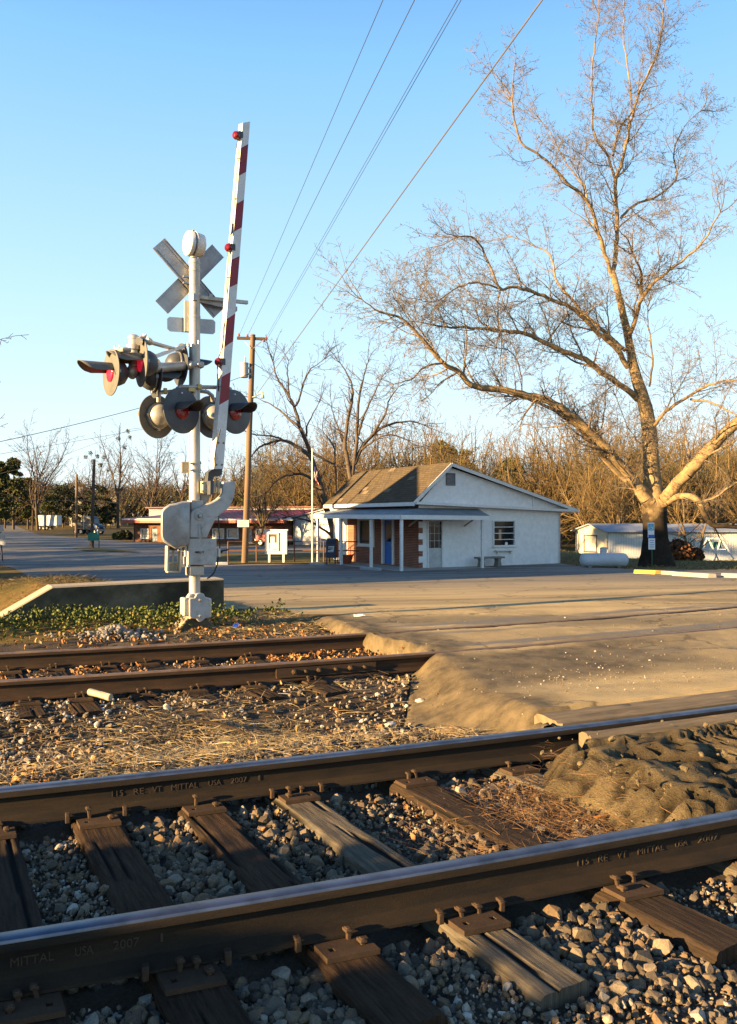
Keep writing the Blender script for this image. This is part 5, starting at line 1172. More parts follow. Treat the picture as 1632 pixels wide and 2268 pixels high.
# ---------------------------------------------------------------- things round the post office
def base(px, py): return gpt(px, py)
bb = gab(1084,1246,.55); bb.z = .02
bn = empty('concrete_bench', bb, 'grey concrete bench against the white wall under the porch end', 'bench'); cst = M('weathered_concrete', (.26,.25,.22), (.17,.165,.15), 6, .95, 0, 40, .5, .01)
mb = MB(); mb.box(bb+Zu*.42, (1.5,.42,.08), (G,NG,Zu)); mb.build('seat', cst, bn, bev=.02)
for s_ in (-1,1):
    mb = MB(); mb.prism([bb+G*(s_*.48+a)+Zu*z_-NG*.15 for a, z_ in ((-.13,0),(.13,0),(.10,.12),(.07,.28),(.12,.38),(-.12,.38),(-.07,.28),(-.10,.12))], NG*.3); mb.build('leg', cst, bn, bev=.01)
def stop(px0, py0, px1, py1, label, m, group='concrete wheel stops'):
    a = base(px0, py0); b = base(px1, py1); z = max(a.z, b.z)+.0; a.z = b.z = z; d = (b-a).normalized(); s_ = Vector((-d.y, d.x, 0)); mb = MB()
    mb.prism([a+s_*w_+Zu*h_ for w_, h_ in ((-.10,-.03),(.10,-.03),(.09,.10),(.055,.135),(-.055,.135),(-.09,.10))], b-a); o = mb.build('wheel_stop', m, None, bev=.01); return tag(o, label, 'wheel stop', group)
bl_c = M('bluegrey_concrete', (.36,.38,.37), (.27,.29,.28), 4, .9, 0, 50, .4)
stop(688,1251,718,1253, 'grey wheel stop beside the foot of the flagpole', bl_c); stop(800,1261,842,1264, 'grey wheel stop in front of the third porch post', bl_c)
stop(479,1251,504,1250.5, 'white painted wheel stop left of the utility pole', whp)
# flagpole with a small limp flag
fp = base(692,1248); f_ = empty('flagpole', fp, 'white metal flagpole with a furled striped flag left of the porch', 'flagpole')
def at_d(px, py, p): return at(px, py, p.y)
mb = MB(); mb.tube([zed(fp,0), at_d(691.5,997,fp)], [.055,.035], 14); mb.tube([at_d(691.5,997,fp), at_d(691.5,993,fp)], .05, 10); mb.build('pole', whp, f_, sm=True)
t = NT('flag_mat'); t.set(.8); wv = t.n('ShaderNodeUVMap'); 
at__ = t.n('ShaderNodeAttribute', attribute_name='stripe'); mr = t.n('ShaderNodeMath', operation='MULTIPLY'); mr.inputs[1].default_value = 6.5; t.l(at__, 2, mr, 0); fr__ = t.n('ShaderNodeMath', operation='FRACT'); t.l(mr, 0, fr__, 0)
rr_ = t.ramp(fr__, [(0, (.50,.03,.04)), (.5, (.75,.72,.68))], interp='CONSTANT'); an_ = t.n('ShaderNodeAttribute', attribute_name='canton'); mm = t.mix(an_, rr_, (.02,.03,.16), fo=2); t.col(mm)
nu, nv = 16, 14; U, V_ = np.meshgrid(np.linspace(0,1,nu), np.linspace(0,1,nv)); a0 = at_d(692.5,1028,fp)
fx = a0.x+.06+U*.20+.05*np.sin(V_*5+U*3)*U-.0; fy_ = a0.y+.07*np.sin(U*16+V_*2)*(.3+U); fz = a0.z-V_*.60-U*(.55)+.1*U*V_
o = grid('flag', fx, fy_, fz, t.m, f_, {'stripe': V_.ravel()*1.0, 'canton': ((U < .45) & (V_ < .5)).astype(float).ravel()})
# blue collection box
mp = base(736,1246); mp = at(736, 1246, 39.0); mp.z = 0.03; mbx = empty('mailbox', mp, 'dark blue mail collection box on four legs beside the flagpole', 'mailbox'); nav = M('navy_paint', (.018,.035,.075), (.012,.025,.05), 4, .45)
md = Vector((.97,-.22,0)).normalized(); me_ = Vector((.22,.97,0)).normalized(); Wb = .50
mb = MB(); pr2 = [(-.28,.30),(.28,.30),(.28,1.02)]+[(.28*math.cos(R(a)), 1.02+.22*math.sin(R(a))) for a in range(15,180,15)]+[(-.28,1.02)]
mb.prism([mp+me_*a+Zu*z_-md*Wb/2 for a, z_ in pr2], md*Wb); body = mb.build('body', nav, mbx, bev=.015)
for a in (-1,1):
    for b in (-1,1): mb = MB(); mb.box(mp+md*a*Wb*.42+me_*b*.24+Zu*.15, (.05,.05,.32), (md,me_,Zu)); mb.build('leg', nav, mbx)
mb = MB(); mb.box(mp-me_*.29+Zu*1.05, (Wb*.8,.04,.10), (md,me_,Zu)); mb.build('mail_slot', rubber, body)
mb = MB(); mb.prism([mp-me_*.286+md*a+Zu*(z_) for a, z_ in ((-.15,.58),(.13,.58),(.17,.86),(-.11,.86))], -me_*.006); lg = mb.build('logo_panel', whp, body)
mb = MB(); o_ = mp-me_*.294
for pl in ([(-.11,.81),(.13,.81),(.135,.79),(-.02,.745),(-.09,.77)], [(-.12,.76),(-.02,.72),(.13,.77),(.11,.73),(.02,.69),(-.08,.66),(-.13,.66)]): mb.prism([o_+md*a+Zu*z_ for a, z_ in pl], -me_*.004)
mb.build('eagle_mark', nav, lg)
mb = MB(); mb.box(o_+Zu*.62, (.2,.006,.02), (md,me_,Zu)); mb.build('lettering_strip', nav, lg)
pt_ = at(768,1246,39.2); pt_.z = .03; mb = MB(); mb.lathe(pt_, (0,0,1), [(0,.20),(.03,.22),(.34,.30),(.38,.33),(.42,.33),(.42,.29),(.36,.28)], 22); o = mb.build('planter', M('terracotta', (.33,.09,.045), (.24,.06,.03), 5, .9), sm=False); tag(o, 'round terracotta planter at the left end of the brick wall', 'planter')
# notice board
nb = base(610,1247); n_ = empty('notice_board', nb, 'white double notice board on two posts beside the utility pole', 'notice board'); nbN = Vector((-.10,-.995,0)).normalized(); nbT = Vector((.995,-.10,0)).normalized()
def nbp(px, py, o=0): return ray(px, py, nbN, nb+nbN*o)
a = nbp(587,1174); b = nbp(636,1227); mb = MB(); c = (a+b)/2; w_ = (b-a).dot(nbT); h_ = a.z-b.z
mb.box(c, (w_,.10,h_), (nbT,nbN,Zu)); mb.build('panel', whp, n_, bev=.01)
mb = MB(); mb.box(zed(c, a.z+.02), (w_+.1,.16,.05), (nbT,nbN,Zu)); mb.build('top_cap', whp, n_)
for px in (596.5, 628): mb = MB(); q = nbp(px,1230); mb.box(zed(q, q.z-.25), (.10,.08,1.0), (nbT,nbN,Zu)); mb.build('leg', whp, n_)
mb = MB(); cs = nbp(604,1199,.07); cw_, ch_ = 1.75*.30, .0
x0, x1, y0, y1 = 591.5, 617.5, 1179, 1220; A0 = nbp(x0,y0,.07); B0 = nbp(x1,y1,.07); cc = (A0+B0)/2; ww = (B0-A0).dot(nbT); hh = A0.z-B0.z
for s_ in (-1,1): mb.box(cc+nbT*s_*(ww/2-.05), (.09,.06,hh), (nbT,nbN,Zu)); mb.box(cc+Zu*s_*(hh/2-.04), (ww,.062,.08), (nbT,nbN,Zu))
fr2 = mb.build('glass_case', whp, n_); mb = MB(); mb.box(cc-nbN*.015, (ww-.16,.01,hh-.14), (nbT,nbN,Zu)); mb.build('case_back', M('case_back_m', (.10,.10,.09), (.06,.06,.06), 4), fr2)
for dx, dz, w2, h2 in ((-.02,.10,.22,.30),(-.10,-.22,.20,.34),(.10,-.20,.19,.30)):
    mb = MB(); mb.box(cc+nbT*dx+Zu*dz, (w2,.006,h2), (nbT,nbN,Zu)); mb.build('paper', M('paper_m', (.78,.76,.70), (.7,.68,.62), 6), fr2)
# pipe rail
rz = M('rusty_pipe', (.16,.07,.035), (.09,.04,.02), 6, .7)
rl = base(600,1249); prl = empty('pipe_fence', rl, 'low rusty two-rail pipe fence running behind the notice board', 'fence'); 
pp_ = [(505,1250), (568,1249.5), (652,1248), (717,1247), (800,1246)]
Pq = []
for px, py in pp_: 
    q = at(px, py, 40.2); q.z = 0; Pq.append(q)
for k, q in enumerate(Pq):
    mb = MB(); mb.tube([q-Zu*.1, q+Zu*1.10], .035, 10); mb.build('post', rz, prl)
for z_ in (1.08, .62):
    mb = MB(); mb.tube([q+Zu*z_ for q in Pq], .028, 8); mb.build('rail', rz, prl)
# ---------------------------------------------------------------- utility poles and wires
wood = M('pole_wood', (.20,.13,.075), (.13,.085,.05), 2, .9, 0, 40, .6, .01, mapsc=(1,1,.15))
woodd = M('pole_wood_dark', (.09,.06,.04), (.05,.035,.025), 2, .9, 0, 40, .6, .01, mapsc=(1,1,.15))
def pole(px0, py0, px1, py1, dep, r0, r1, label, m=wood, group='wooden utility poles'):
    a = at(px0, py0, dep); a.z = float(gz(a.x, a.y))-.2; b = at(px1, py1, dep); root = empty('utility_pole', a, label, 'utility pole', group); mb = MB(); n = 8
    mb.tube([a+(b-a)*k/n+Vector((random.uniform(-.01,.01),0,0)) for k in range(n+1)], [r0+(r1-r0)*k/n for k in range(n+1)], 14); mb.build('pole', m, root, sm=True); return root, a, b
PD = 39.5
up, ua, ub = pole(541.5,1248,560,741,PD,.165,.125, 'tall wooden utility pole with crossarm, transformer and lamp beside the notice board')
ca = Vector((.9,.43,0)).normalized()
mb = MB(); k0 = at(525,748.5,PD); k1_ = at(592,750.5,PD); mb.bar(k0, k1_, .11, .13); xa = mb.build('crossarm', woodd, up)
for px, py in ((529,742),(590,749),(584,755),(548,744)):
    mb = MB(); q = at(px, py, PD-.02); mb.lathe(q-Zu*.06, (0,0,1), [(0,.03),(.02,.06),(.06,.065),(.08,.04),(.11,.05),(.15,.03)], 12); mb.build('insulator', M('insulator', (.40,.14,.12) , (.25,.08,.07), 6, .25), xa)
for a_, b_ in (((541,756),(556,771)), ((579,756),(561,771))): mb = MB(); mb.bar(at(*a_,PD-.1), at(*b_,PD-.14), .03, .04); mb.build('brace', steel, xa)
mb = MB(); tq = at(541,835,PD-.1); mb.lathe(tq, (0,0,1), [(-.02,.17),(.0,.20),(.62,.20),(.64,.215),(.70,.215),(.72,.12),(.76,.05)], 22); mb.lathe(at(543,800,PD-.1), (0,0,1), [(0,.03),(.05,.045),(.1,.03),(.15,.045),(.2,.03),(.3,.015)], 10); mb.bar(at(549,815,PD-.1), at(557,815,PD-.1), .06, .08); mb.bar(at(549,828,PD-.1), at(557,828,PD-.1), .06, .08); mb.build('transformer', M('transformer_grey', (.50,.50,.46), (.40,.40,.37), 4, .5), up, sm=False)
mb = MB(); mb.tube([at(556,880,PD), at(566,877,PD-.3), at(577,868,PD-.6), at(581,869,PD-.65)], .022, 8); mb.lathe(at(581,882,PD-.65), (0,0,1), [(0,.03),(.01,.10),(.14,.09),(.17,.05),(.26,.04),(.32,.05),(.34,.02)], 14); mb.build('street_lamp', M('lamp_cream', (.65,.62,.52), None, 4, .4), up)
mb = MB(); q0 = at(538.5,1159,PD-.19); mb.box(q0, (.56,.012,.34), (Vector((1,0,0)),Vector((0,1,0)),Zu)); psn = mb.build('pole_sign', M('sign_white', (.80,.74,.68), (.74,.68,.62), 3), up)
for k, (tx, wd_) in enumerate((('NO', .16), ('PARKING', .30), ('ON', .14), ('RIGHT OF WAY', .46))): pass
for k in range(4): mb = MB(); mb.box(q0+Vector((0,-.008,.11-.072*k)), (.40-.08*(k%2),.004,.030)); mb.build('faded_lettering', M('faded_red', (.55,.25,.2), (.6,.4,.35), 90, .8), psn)
wire_m = M('wire_mat', (.05,.05,.06), (.03,.03,.035), 1, .6, 0, 0, 0); wire_l = M('cable_mat', (.17,.15,.15), (.12,.11,.11), 1, .6, 0, 0, 0)
def wire(pts, r, label, sag=0, m=wire_m, n=24, group='overhead wires'):
    P = []
    for (a, b) in zip(pts, pts[1:]):
        for k in range(n): q = k/n; P.append(a+(b-a)*q-Zu*sag*4*q*(1-q))
    P.append(pts[-1]); mb = MB(); mb.tube(P, r, 5); o = mb.build('overhead_wire', m, sm=True); return tag(o, label, 'wire', group)
def over(px0, py0, px1, dep0, dep1, r, label, m=wire_m, sag=0):
    a = at(px0, py0, dep0); b = at(px1, 0, dep1); c = a+(b-a)*1.9; wire([a, c], r, label, sag, m)
over(530,742,848,PD,14.0,.0065, 'leftmost of the thin wires rising from the pole to the top edge')
over(549,742,918,PD,14.0,.0075, 'second thin wire from the left rising from the pole to the top edge')
over(590,746,1013,PD,13.2,.006, 'left strand of the close pair of wires rising to the top edge')
over(592,750,1021,PD,13.2,.006, 'right strand of the close pair of wires rising to the top edge')
over(560,885,1200,PD,11.0,.013, 'thick twisted cable crossing the sky to the right of the thin wires', wire_l)
wire([at(-260,1030,26), at(310,903,34), at(556,826,PD)], .012, 'highest wire at the left, passing behind the flashing lights', .1)
wire([at(-260,1045,60), at(305,952,60), at(556,900,42)], .014, 'middle wire at the left running to the tall pole', .1)
wire([at(-200,1092,90), at(75,1030,80), at(290,950,70), at(556,905,42)], .014, 'lower sloping wire at the left above the bare trees', .1)
wire([at(-200,1106,75), at(200,1107,75), at(430,1125,75), at(556,1128,80)], .022, 'dark level cable in front of the trees at the left', .1)
wire([at(562,805,PD), at(700,880,42), at(830,950,44), at(1130,1040,50), at(1290,1085,56)], .012, 'service wire dropping from the pole behind the post office roof', .05)
wire([at(562,770,PD), at(700,1000,39), at(735,1110,38)], .008, 'thin wire dropping steeply from the pole towards the porch', .1)
pole(203,1218,208.5,1017,62,.14,.11, 'dark leaning pole with green sign beside it, left of the signal', woodd)
pole(168.5,1190,170,1050,94,.16,.13, 'brown pole beyond the street, lower part sunlit', wood)
pole(72,1168,74,1065,150,.17,.14, 'thin distant pole in front of the pines', woodd)
pole(11,1160,14,1068,170,.2,.15, 'distant pole at far left with a white lamp', woodd)
# ---------------------------------------------------------------- trees
def m_bark(name, big, mid, twig, patch=.5, base=None):
    t = NT(name); t.set(.9, 0, .1); a = t.n('ShaderNodeAttribute', attribute_name='rad'); r = t.ramp(a, [(0, twig), (.018, twig), (.06, mid), (.2, big)], out=2)
    if base:  # trunk foot: dark bark tone with the shade there painted in
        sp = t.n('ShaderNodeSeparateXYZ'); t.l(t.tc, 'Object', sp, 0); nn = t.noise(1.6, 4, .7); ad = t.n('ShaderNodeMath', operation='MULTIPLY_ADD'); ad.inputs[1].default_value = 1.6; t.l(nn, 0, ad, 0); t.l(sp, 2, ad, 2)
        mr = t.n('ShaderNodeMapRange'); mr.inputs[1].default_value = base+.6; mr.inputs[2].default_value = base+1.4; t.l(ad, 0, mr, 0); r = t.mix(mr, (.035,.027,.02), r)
    n = t.noise(3, 5, .7); n2 = t.noise(14, 4, .7); e = t.mix(patch, r, t.ramp(n, [(.32, .38), (.5, .85), (.68, 1.2)]), 'MULTIPLY'); e2 = t.mix(.5, e, t.ramp(n2, [(.3, .5), (.7, 1.1)]), 'MULTIPLY'); t.col(e2); t.bump(n2, .6, .03); return t.m
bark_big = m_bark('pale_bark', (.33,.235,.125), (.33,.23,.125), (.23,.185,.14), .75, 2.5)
bark_dark = m_bark('dark_bark', (.13,.10,.075), (.11,.085,.065), (.085,.065,.06))
bark_gold = m_bark('golden_bark', (.20,.145,.085), (.20,.14,.07), (.20,.135,.06))
bark_tan = m_bark('tan_bark', (.16,.125,.075), (.15,.115,.065), (.13,.105,.06))
bark_grey = m_bark('grey_bark', (.12,.09,.07), (.12,.09,.065), (.11,.085,.065))
def perp(d, r):
    v = Vector((r.uniform(-1,1), r.uniform(-1,1), r.uniform(-1,1))); v = v-d*v.dot(d); return v.normalized()
def grow(S, p, d, L, rad, lvl, r, cfg):
    """one branch with wiggle and side branches; cfg holds per-level spacing, length ratio, angle"""
    n = max(2, int(L/cfg['seg'][lvl])); st = L/n; p = Vector(p); d = Vector(d).normalized(); r0 = rad; nxt = cfg['gap'][lvl]*r.uniform(.3, 1) if lvl < cfg['max'] else 9e9; run = 0
    for i in range(n):
        d = (d+perp(d, r)*cfg['wig'][lvl]+Vector((0,0,cfg['up'][lvl]))).normalized(); q = p+d*st; r1 = rad*(1-(i+1)/n*.78)
        S.append((*p, *q, r0, max(r1, cfg['rmin']))); run += st
        while run > nxt:
            f = (i+1)/n; ll = L*cfg['ratio'][lvl]*(1-.55*f)*r.uniform(.6, 1.15); a = cfg['ang'][lvl]*r.uniform(.7, 1.3)
            dd = (d*math.cos(a)+perp(d, r)*math.sin(a)).normalized(); grow(S, p+(q-p)*r.random(), dd, ll, max(r1*.62, cfg['rmin']), lvl+1, r, cfg); nxt += cfg['gap'][lvl]*r.uniform(.5, 1.5)
        p, r0 = q, max(r1, cfg['rmin'])
def limb(S, pts, r0, r1, r, cfg, dens=1.0, side=1.0, start=.25):
    """a traced limb as a smooth polyline, then side shoots"""
    P = [Vector(p) for p in pts]; out = []
    for i in range(len(P)-1):
        a, b = P[max(i-1,0)], P[i]; c, d = P[i+1], P[min(i+2,len(P)-1)]
        for k in range(4):
            t_ = k/4; out.append(.5*((2*b)+(-a+c)*t_+(2*a-5*b+4*c-d)*t_*t_+(-a+3*b-3*c+d)*t_**3)+Vector((r.uniform(-1,1),r.uniform(-1,1),r.uniform(-1,1)))*min(.05,(c-b).length*.03))
    out.append(P[-1]); N = len(out)-1; tot = sum((out[i+1]-out[i]).length for i in range(N)); acc = 0
    nxt = tot*start
    for i in range(N):
        a, b = out[i], out[i+1]; ra = r0+(r1-r0)*i/N; rb = r0+(r1-r0)*(i+1)/N; S.append((*a, *b, ra, rb)); L = (b-a).length; acc += L; d = (b-a).normalized()
        while acc > nxt:
            f = nxt/tot; an = R(r.uniform(35, 80)); dd = (d*math.cos(an)+(perp(d, r)+Vector((0,0,.25))).normalized()*math.sin(an)).normalized()
            grow(S, a+(b-a)*r.random(), dd, cfg['len0']*r.uniform(.45, 1.2)*(1.15-.45*f)*side, min(ra*.42, .05*r.uniform(.5,1.2)), 0, r, cfg); nxt += cfg['gap0']/dens*r.uniform(.5, 1.5)*(1.35-.7*f)
    d = (out[-1]-out[-2]).normalized()
    for k in range(3): grow(S, out[-1], (d+perp(d, r)*.5).normalized(), cfg['len0']*r.uniform(.6,1.1)*side, r1, 0, r, cfg)
CFG = dict(seg=[.30,.20,.16,.14], gap=[.30,.17,.13,9], wig=[.20,.26,.30,.3], up=[.05,.02,0,0], ratio=[.55,.58,.55,.5], ang=[.75,.8,.8,.8], rmin=.0055, max=3, len0=2.9, gap0=.46)
r = random.Random(11); S = []
TD = 36.0
def T3(l, e0=0, e1=0, crop=True):
    n = len(l)-1; return [at((759+.535*x) if crop else x, (.535*y) if crop else y, TD+e0+(e1-e0)*i/max(n,1)) for i, (x, y) in enumerate(l)]
pxm = TD/F
tb = gpt(1452, 1262); 
trunk = [(1455,1268),(1453,1235),(1452,1200),(1450,1160),(1449,1125),(1447,1095),(1444,1060),(1442,1020),(1440,980),(1436,940),(1430,905),(1420,870),(1410,840),(1400,800),(1393,760),(1388,730),(1380,700),(1374,670),(1366,640),(1360,615),(1354,600)]
rad = [48,36,29,27,29,24,20,18,17.5,17,16,14.5,13,11,9.5,9,8.5,8,7.5,7,6.5]
P_ = T3(trunk, 0, 1.0, False)
for i in range(len(P_)-1): S.append((*P_[i], *P_[i+1], rad[i]*pxm, rad[i+1]*pxm))
for l in ([(1452,1240),(1430,1262),(1400,1274)], [(1455,1240),(1480,1262),(1512,1274)], [(1453,1235),(1440,1268),(1432,1280)], [(1454,1235),(1465,1268),(1480,1282)]):
    P_ = T3(l, 0, -.6, False); S.append((*P_[0], *P_[1], 24*pxm, 14*pxm)); S.append((*P_[1], *P_[2], 14*pxm, 4*pxm))
NT_ = len(S)
LB = [ # points in the tracing frame, depth drift, start and end radius in picture pixels, density
 ([(1112,1140),(1090,1060),(1050,930),(1030,870),(985,800),(930,760),(880,700),(820,650),(740,590),(715,520),(700,420)], 1,-2, 8,2.2,1.1),
 ([(1116,1140),(1128,1040),(1136,930),(1130,820),(1130,740),(1150,690),(1170,600),(1200,480),(1220,400),(1260,310),(1300,220),(1320,100),(1330,0),(1350,-90)], 1,2, 9,1.8,1.2),
 ([(1130,760),(1100,650),(1045,560),(1030,420),(1030,280),(1050,150),(1060,60)], 1,-1, 5,1.5,1.1),
 ([(1118,645),(1150,520),(1190,470),(1185,300),(1160,150),(1165,20),(1150,-60)], 1.5,3.5, 4.5,1.5,1.1),
 ([(1150,905),(1200,850),(1300,810),(1380,740),(1370,650),(1400,540),(1480,460)], 1,4, 5.5,1.5,1.2),
 ([(1160,900),(1210,890),(1265,910)], 1,-1, 3,1.2,1),
 ([(1030,870),(1000,770),(985,750),(930,680),(870,570),(820,500)], 1,3, 4,1.4,1.1),
 ([(1185,1395),(1215,1310),(1235,1240),(1300,1160),(1400,1080),(1490,1000),(1560,880)], .5,-3, 9,1.8,1.15),
 ([(1240,1220),(1232,1120),(1200,1050)], 0,-2, 6,2.5,1.3),
 ([(1180,1520),(1130,1440),(1060,1380),(1000,1320),(940,1270),(870,1240),(790,1210),(700,1185),(650,1195),(600,1080),(550,990),(480,980)], .5,-4, 10,1.8,1.15),
 ([(650,1195),(560,1170),(480,1190),(380,1250),(320,1240)], -2,-5, 3.5,1.2,1.3),
 ([(650,1195),(640,1280),(655,1360)], -2,-3, 3,2,.8),
 ([(1170,1450),(1080,1370),(1000,1300),(930,1220),(880,1150),(860,1060),(800,1020),(700,980)], .5,2.5, 7.5,1.5,1.15),
 ([(1220,1650),(1140,1590),(1000,1490),(880,1440),(800,1400),(730,1375),(650,1370),(560,1360),(450,1355),(380,1345),(280,1330)], .5,-3.5, 12,1.4,1.1),
 ([(640,1370),(560,1320),(545,1240),(500,1190)], -2,0, 3.5,1.4,1.2),
 ([(845,1420),(900,1340),(930,1300)], -.5,1, 3.5,1.8,1),
 ([(1270,2060),(1200,1985),(1130,1900),(1060,1820),(960,1730),(850,1660),(740,1630),(620,1610),(535,1595),(480,1540),(410,1500),(350,1430),(290,1360),(230,1310),(150,1290),(80,1240)], 0,-5, 19,1.5,1.0),
 ([(1175,1990),(1060,1870),(960,1760),(860,1690),(760,1650),(690,1640)], .7,-1, 12,2.2,.6),
 ([(410,1500),(340,1520),(280,1570),(210,1590)], -3.5,-5, 4,1.2,1.2),
 ([(410,1500),(370,1430),(300,1340),(230,1250)], -3.5,-2.5, 3.5,1.2,1.2),
 ([(740,1625),(735,1540),(700,1460),(640,1440)], -2,-3, 3,1.5,1),
 ([(1290,1760),(1340,1700),(1400,1660),(1480,1610),(1560,1580),(1650,1565),(1760,1500)], 0,-3, 7,2,1.1),
 ([(1440,1655),(1540,1670),(1640,1725),(1740,1730)], -1,-4, 4.5,1.6,1.1),
 ([(1270,1600),(1285,1480),(1265,1350),(1262,1270)], 0,-1, 4,1.6,1.2),
 ([(1260,1760),(1240,1830),(1200,1800),(1130,1640)], 0,-2, 3,1.2,1.2),
]
for l, e0, e1, r0, r1, dn in LB: limb(S, T3(l, e0, e1), r0*pxm*.60, r1*pxm*.7, r, CFG, dn*1.0, start=.12)
for l, e0, e1, r0, r1, dn in [([(1462,1118),(1478,1100),(1500,1070),(1530,1040),(1580,985),(1632,935),(1700,870),(1800,760)], 0,-3, 15,10,.7), ([(1455,1125),(1478,1112),(1505,1098),(1540,1104),(1560,1140),(1572,1158),(1600,1166),(1680,1168)], 0,-3, 9,4,.8), ([(1445,1118),(1425,1098),(1405,1062),(1370,1020),(1330,985)], 0,-.5, 17,3,.2)]:
    limb(S, T3(l, e0, e1, False), r0*pxm, r1*pxm, r, CFG, dn)
big = empty('bare_tree', zed(tb, tb.z), 'huge bare tree with pale sunlit limbs rising right of the post office', 'tree')
S = np.array(S); th = np.arange(len(S)) < NT_
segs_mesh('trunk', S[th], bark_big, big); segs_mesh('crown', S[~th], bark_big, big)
NBIG = len(S)
# leaf-like bits: seed balls high in the crown
tw = S[~th]; tips = tw[(tw[:,7] < .007)]; sel = tips[rng.random(len(tips)) < .05]
def octa():
    V = arr([(1,0,0),(-1,0,0),(0,1,0),(0,-1,0),(0,0,1),(0,0,-1)]); T = np.array([(0,2,4),(2,1,4),(1,3,4),(3,0,4),(2,0,5),(1,2,5),(3,1,5),(0,3,5)]); return V, T
o = scatter('seed_balls', [octa()], sel[:,3:6], np.full(len(sel), .022), M('seed_mat', (.10,.07,.06), None, 5, .9, 0, 0, 0), 3); lnk_ = o; COL.objects.unlink(o); lnk(o, big); o['kind'] = 'stuff'
# the two dark trees behind the flagpole
def T4(l, dep, e=0): return [at(530+.2484*x, 717+.2484*y, dep+e*i/len(l)) for i, (x, y) in enumerate(l)]
CF2 = dict(CFG); CF2.update(len0=1.9, gap0=.55, rmin=.009, max=3, seg=[.32,.26,.22,.2], gap=[.45,.30,.26,9])
def traced(label, base_px, dep, L, bark):
    S = []; r = random.Random(len(label)); 
    n0 = 0
    for l, r0, r1, dn in L:
        limb(S, T4(l, dep, r.uniform(-2.5, 2.5)), r0*.78*dep/F, r1*.8*dep/F, r, CF2, dn); n0 = n0 or len(S)
    root = empty('bare_tree', zed(at(base_px, 1200, dep), float(gz(at(base_px,1200,dep).x, dep))), label, 'tree'); S = np.array(S); th = (np.maximum(S[:,6], S[:,7]) > .06) & (np.arange(len(S)) < n0)
    segs_mesh('trunk', S[th], bark, root); segs_mesh('crown', S[~th], bark, root)
traced('dark leaning bare tree behind the flagpole, limbs arching to the left', 740, 46, [
 ([(835,2120),(850,1960),(820,1800),(770,1600),(740,1500),(690,1330),(640,1190),(600,1050),(540,920),(490,740),(440,640),(380,550),(330,470),(300,340)], 10,1.5,.9), ([(490,740),(530,690),(550,600),(580,500),(640,400),(740,330)], 3.5,1,1),
 ([(540,920),(430,830),(370,780),(280,720),(160,660)], 4,1,1), ([(640,1190),(540,1110),(400,1040),(280,1060),(180,1100),(120,1160),(60,1260)], 5.5,1.2,1.1), ([(400,1040),(300,1000),(150,990),(60,960)], 3,1,1),
 ([(650,1150),(760,1210),(850,1270),(860,1400),(870,1500)], 4,1.5,1), ([(850,1270),(850,1120),(800,1030),(740,950)], 3,1,1), ([(600,1000),(600,920),(640,840),(700,720)], 3,1,1), ([(700,1420),(560,1340),(430,1350),(330,1400),(250,1500)], 4.5,1.2,1), ([(840,1900),(700,1800),(560,1740),(430,1720)], 4,1.2,1), ([(855,1950),(960,1700),(1000,1500)], 5,1.5,1), ([(460,700),(440,560),(430,420),(440,330)], 2.5,1,1)], bark_dark)
traced('dark many-stemmed bare tree standing behind the post office roof', 772, 53, [
 ([(985,2120),(990,1700),(990,1380),(960,1180),(940,1030),(1000,700),(1010,600),(980,480),(900,350)], 9,1.2,1), ([(1010,1600),(1010,1340),(1040,1100),(1055,800),(1070,650),(1100,500),(1150,340)], 7,1.2,1), ([(1030,1250),(1100,1090),(1180,1000),(1280,920),(1400,880),(1550,870),(1640,900)], 6,1.2,1.1),
 ([(1180,1000),(1290,830),(1330,700),(1420,560)], 4,1,1.1), ([(960,1180),(930,1050),(880,920),(850,850),(820,740)], 4,1,1), ([(1060,1000),(1120,800),(1200,620),(1290,450)], 4,1,1.1), ([(1090,1120),(1200,1040),(1330,990),(1460,1020),(1560,1080)], 3.5,1,1)], bark_dark)
# procedural bare trees
def ptree(seed, H, style='oak'):
    r = random.Random(seed); S = []
    cfg = dict(seg=[.9,.7,.5,.4], gap=[.75,.6,.5,9], wig=[.16,.2,.26,.3], up=[.10,.06,.02,0], ratio=[.62,.5,.45,.4], ang=[.62,.7,.75,.8], rmin=.015, max=3)
    if style == 'tall': cfg.update(gap=[.9,.7,.55,9], ratio=[.42,.45,.45,.4], ang=[.5,.6,.7,.8], wig=[.10,.18,.25,.3])
    p = Vector((0,0,-.3)); h = H*(.22 if style == 'oak' else .35); lean = Vector((r.uniform(-.08,.08), r.uniform(-.08,.08), 1))
    r0 = H*.0135; n = 5
    for i in range(n):
        q = p+lean*(h/n)+Vector((r.uniform(-.05,.05), r.uniform(-.05,.05), 0)); S.append((*p, *q, r0*(1.25 if i == 0 else 1)*(1-.05*i), r0*(1-.05*(i+1)))); p = q
    k = r.randint(4, 6) if style == 'oak' else 3
    for j in range(k):
        a = 2*math.pi*(j+r.random()*.6)/k; sp = r.uniform(.25, .8) if style == 'oak' else r.uniform(.1, .4)
        grow(S, p-lean*h*r.uniform(0,.25), (math.cos(a)*sp, math.sin(a)*sp, 1), (H-h)*r.uniform(.75, 1.02), r0*.6, 0, r, cfg)
    return np.array(S)
PROTO = {}
def bare(variant, bark, loc, sc, rz, label, group=None):
    key = (variant, bark.name)
    if key not in PROTO:
        seed, H, st = variant; S = ptree(seed, H, st); th = np.maximum(S[:,6], S[:,7]) > H*.0085
        root = empty('bare_tree', (0,0,0), label, 'tree', group); segs_mesh('trunk', S[th], bark, root); segs_mesh('crown', S[~th], bark, root); PROTO[key] = root
        root.location = loc; root.scale = (sc,)*3; root.rotation_euler = (0,0,rz); return root
    return dup(PROTO[key], loc, rz, (sc,)*3, label, group)
def onland(px, y): x = (px-CX)/F*y; return Vector((x, y, float(gz(x, y))))
r = random.Random(21)
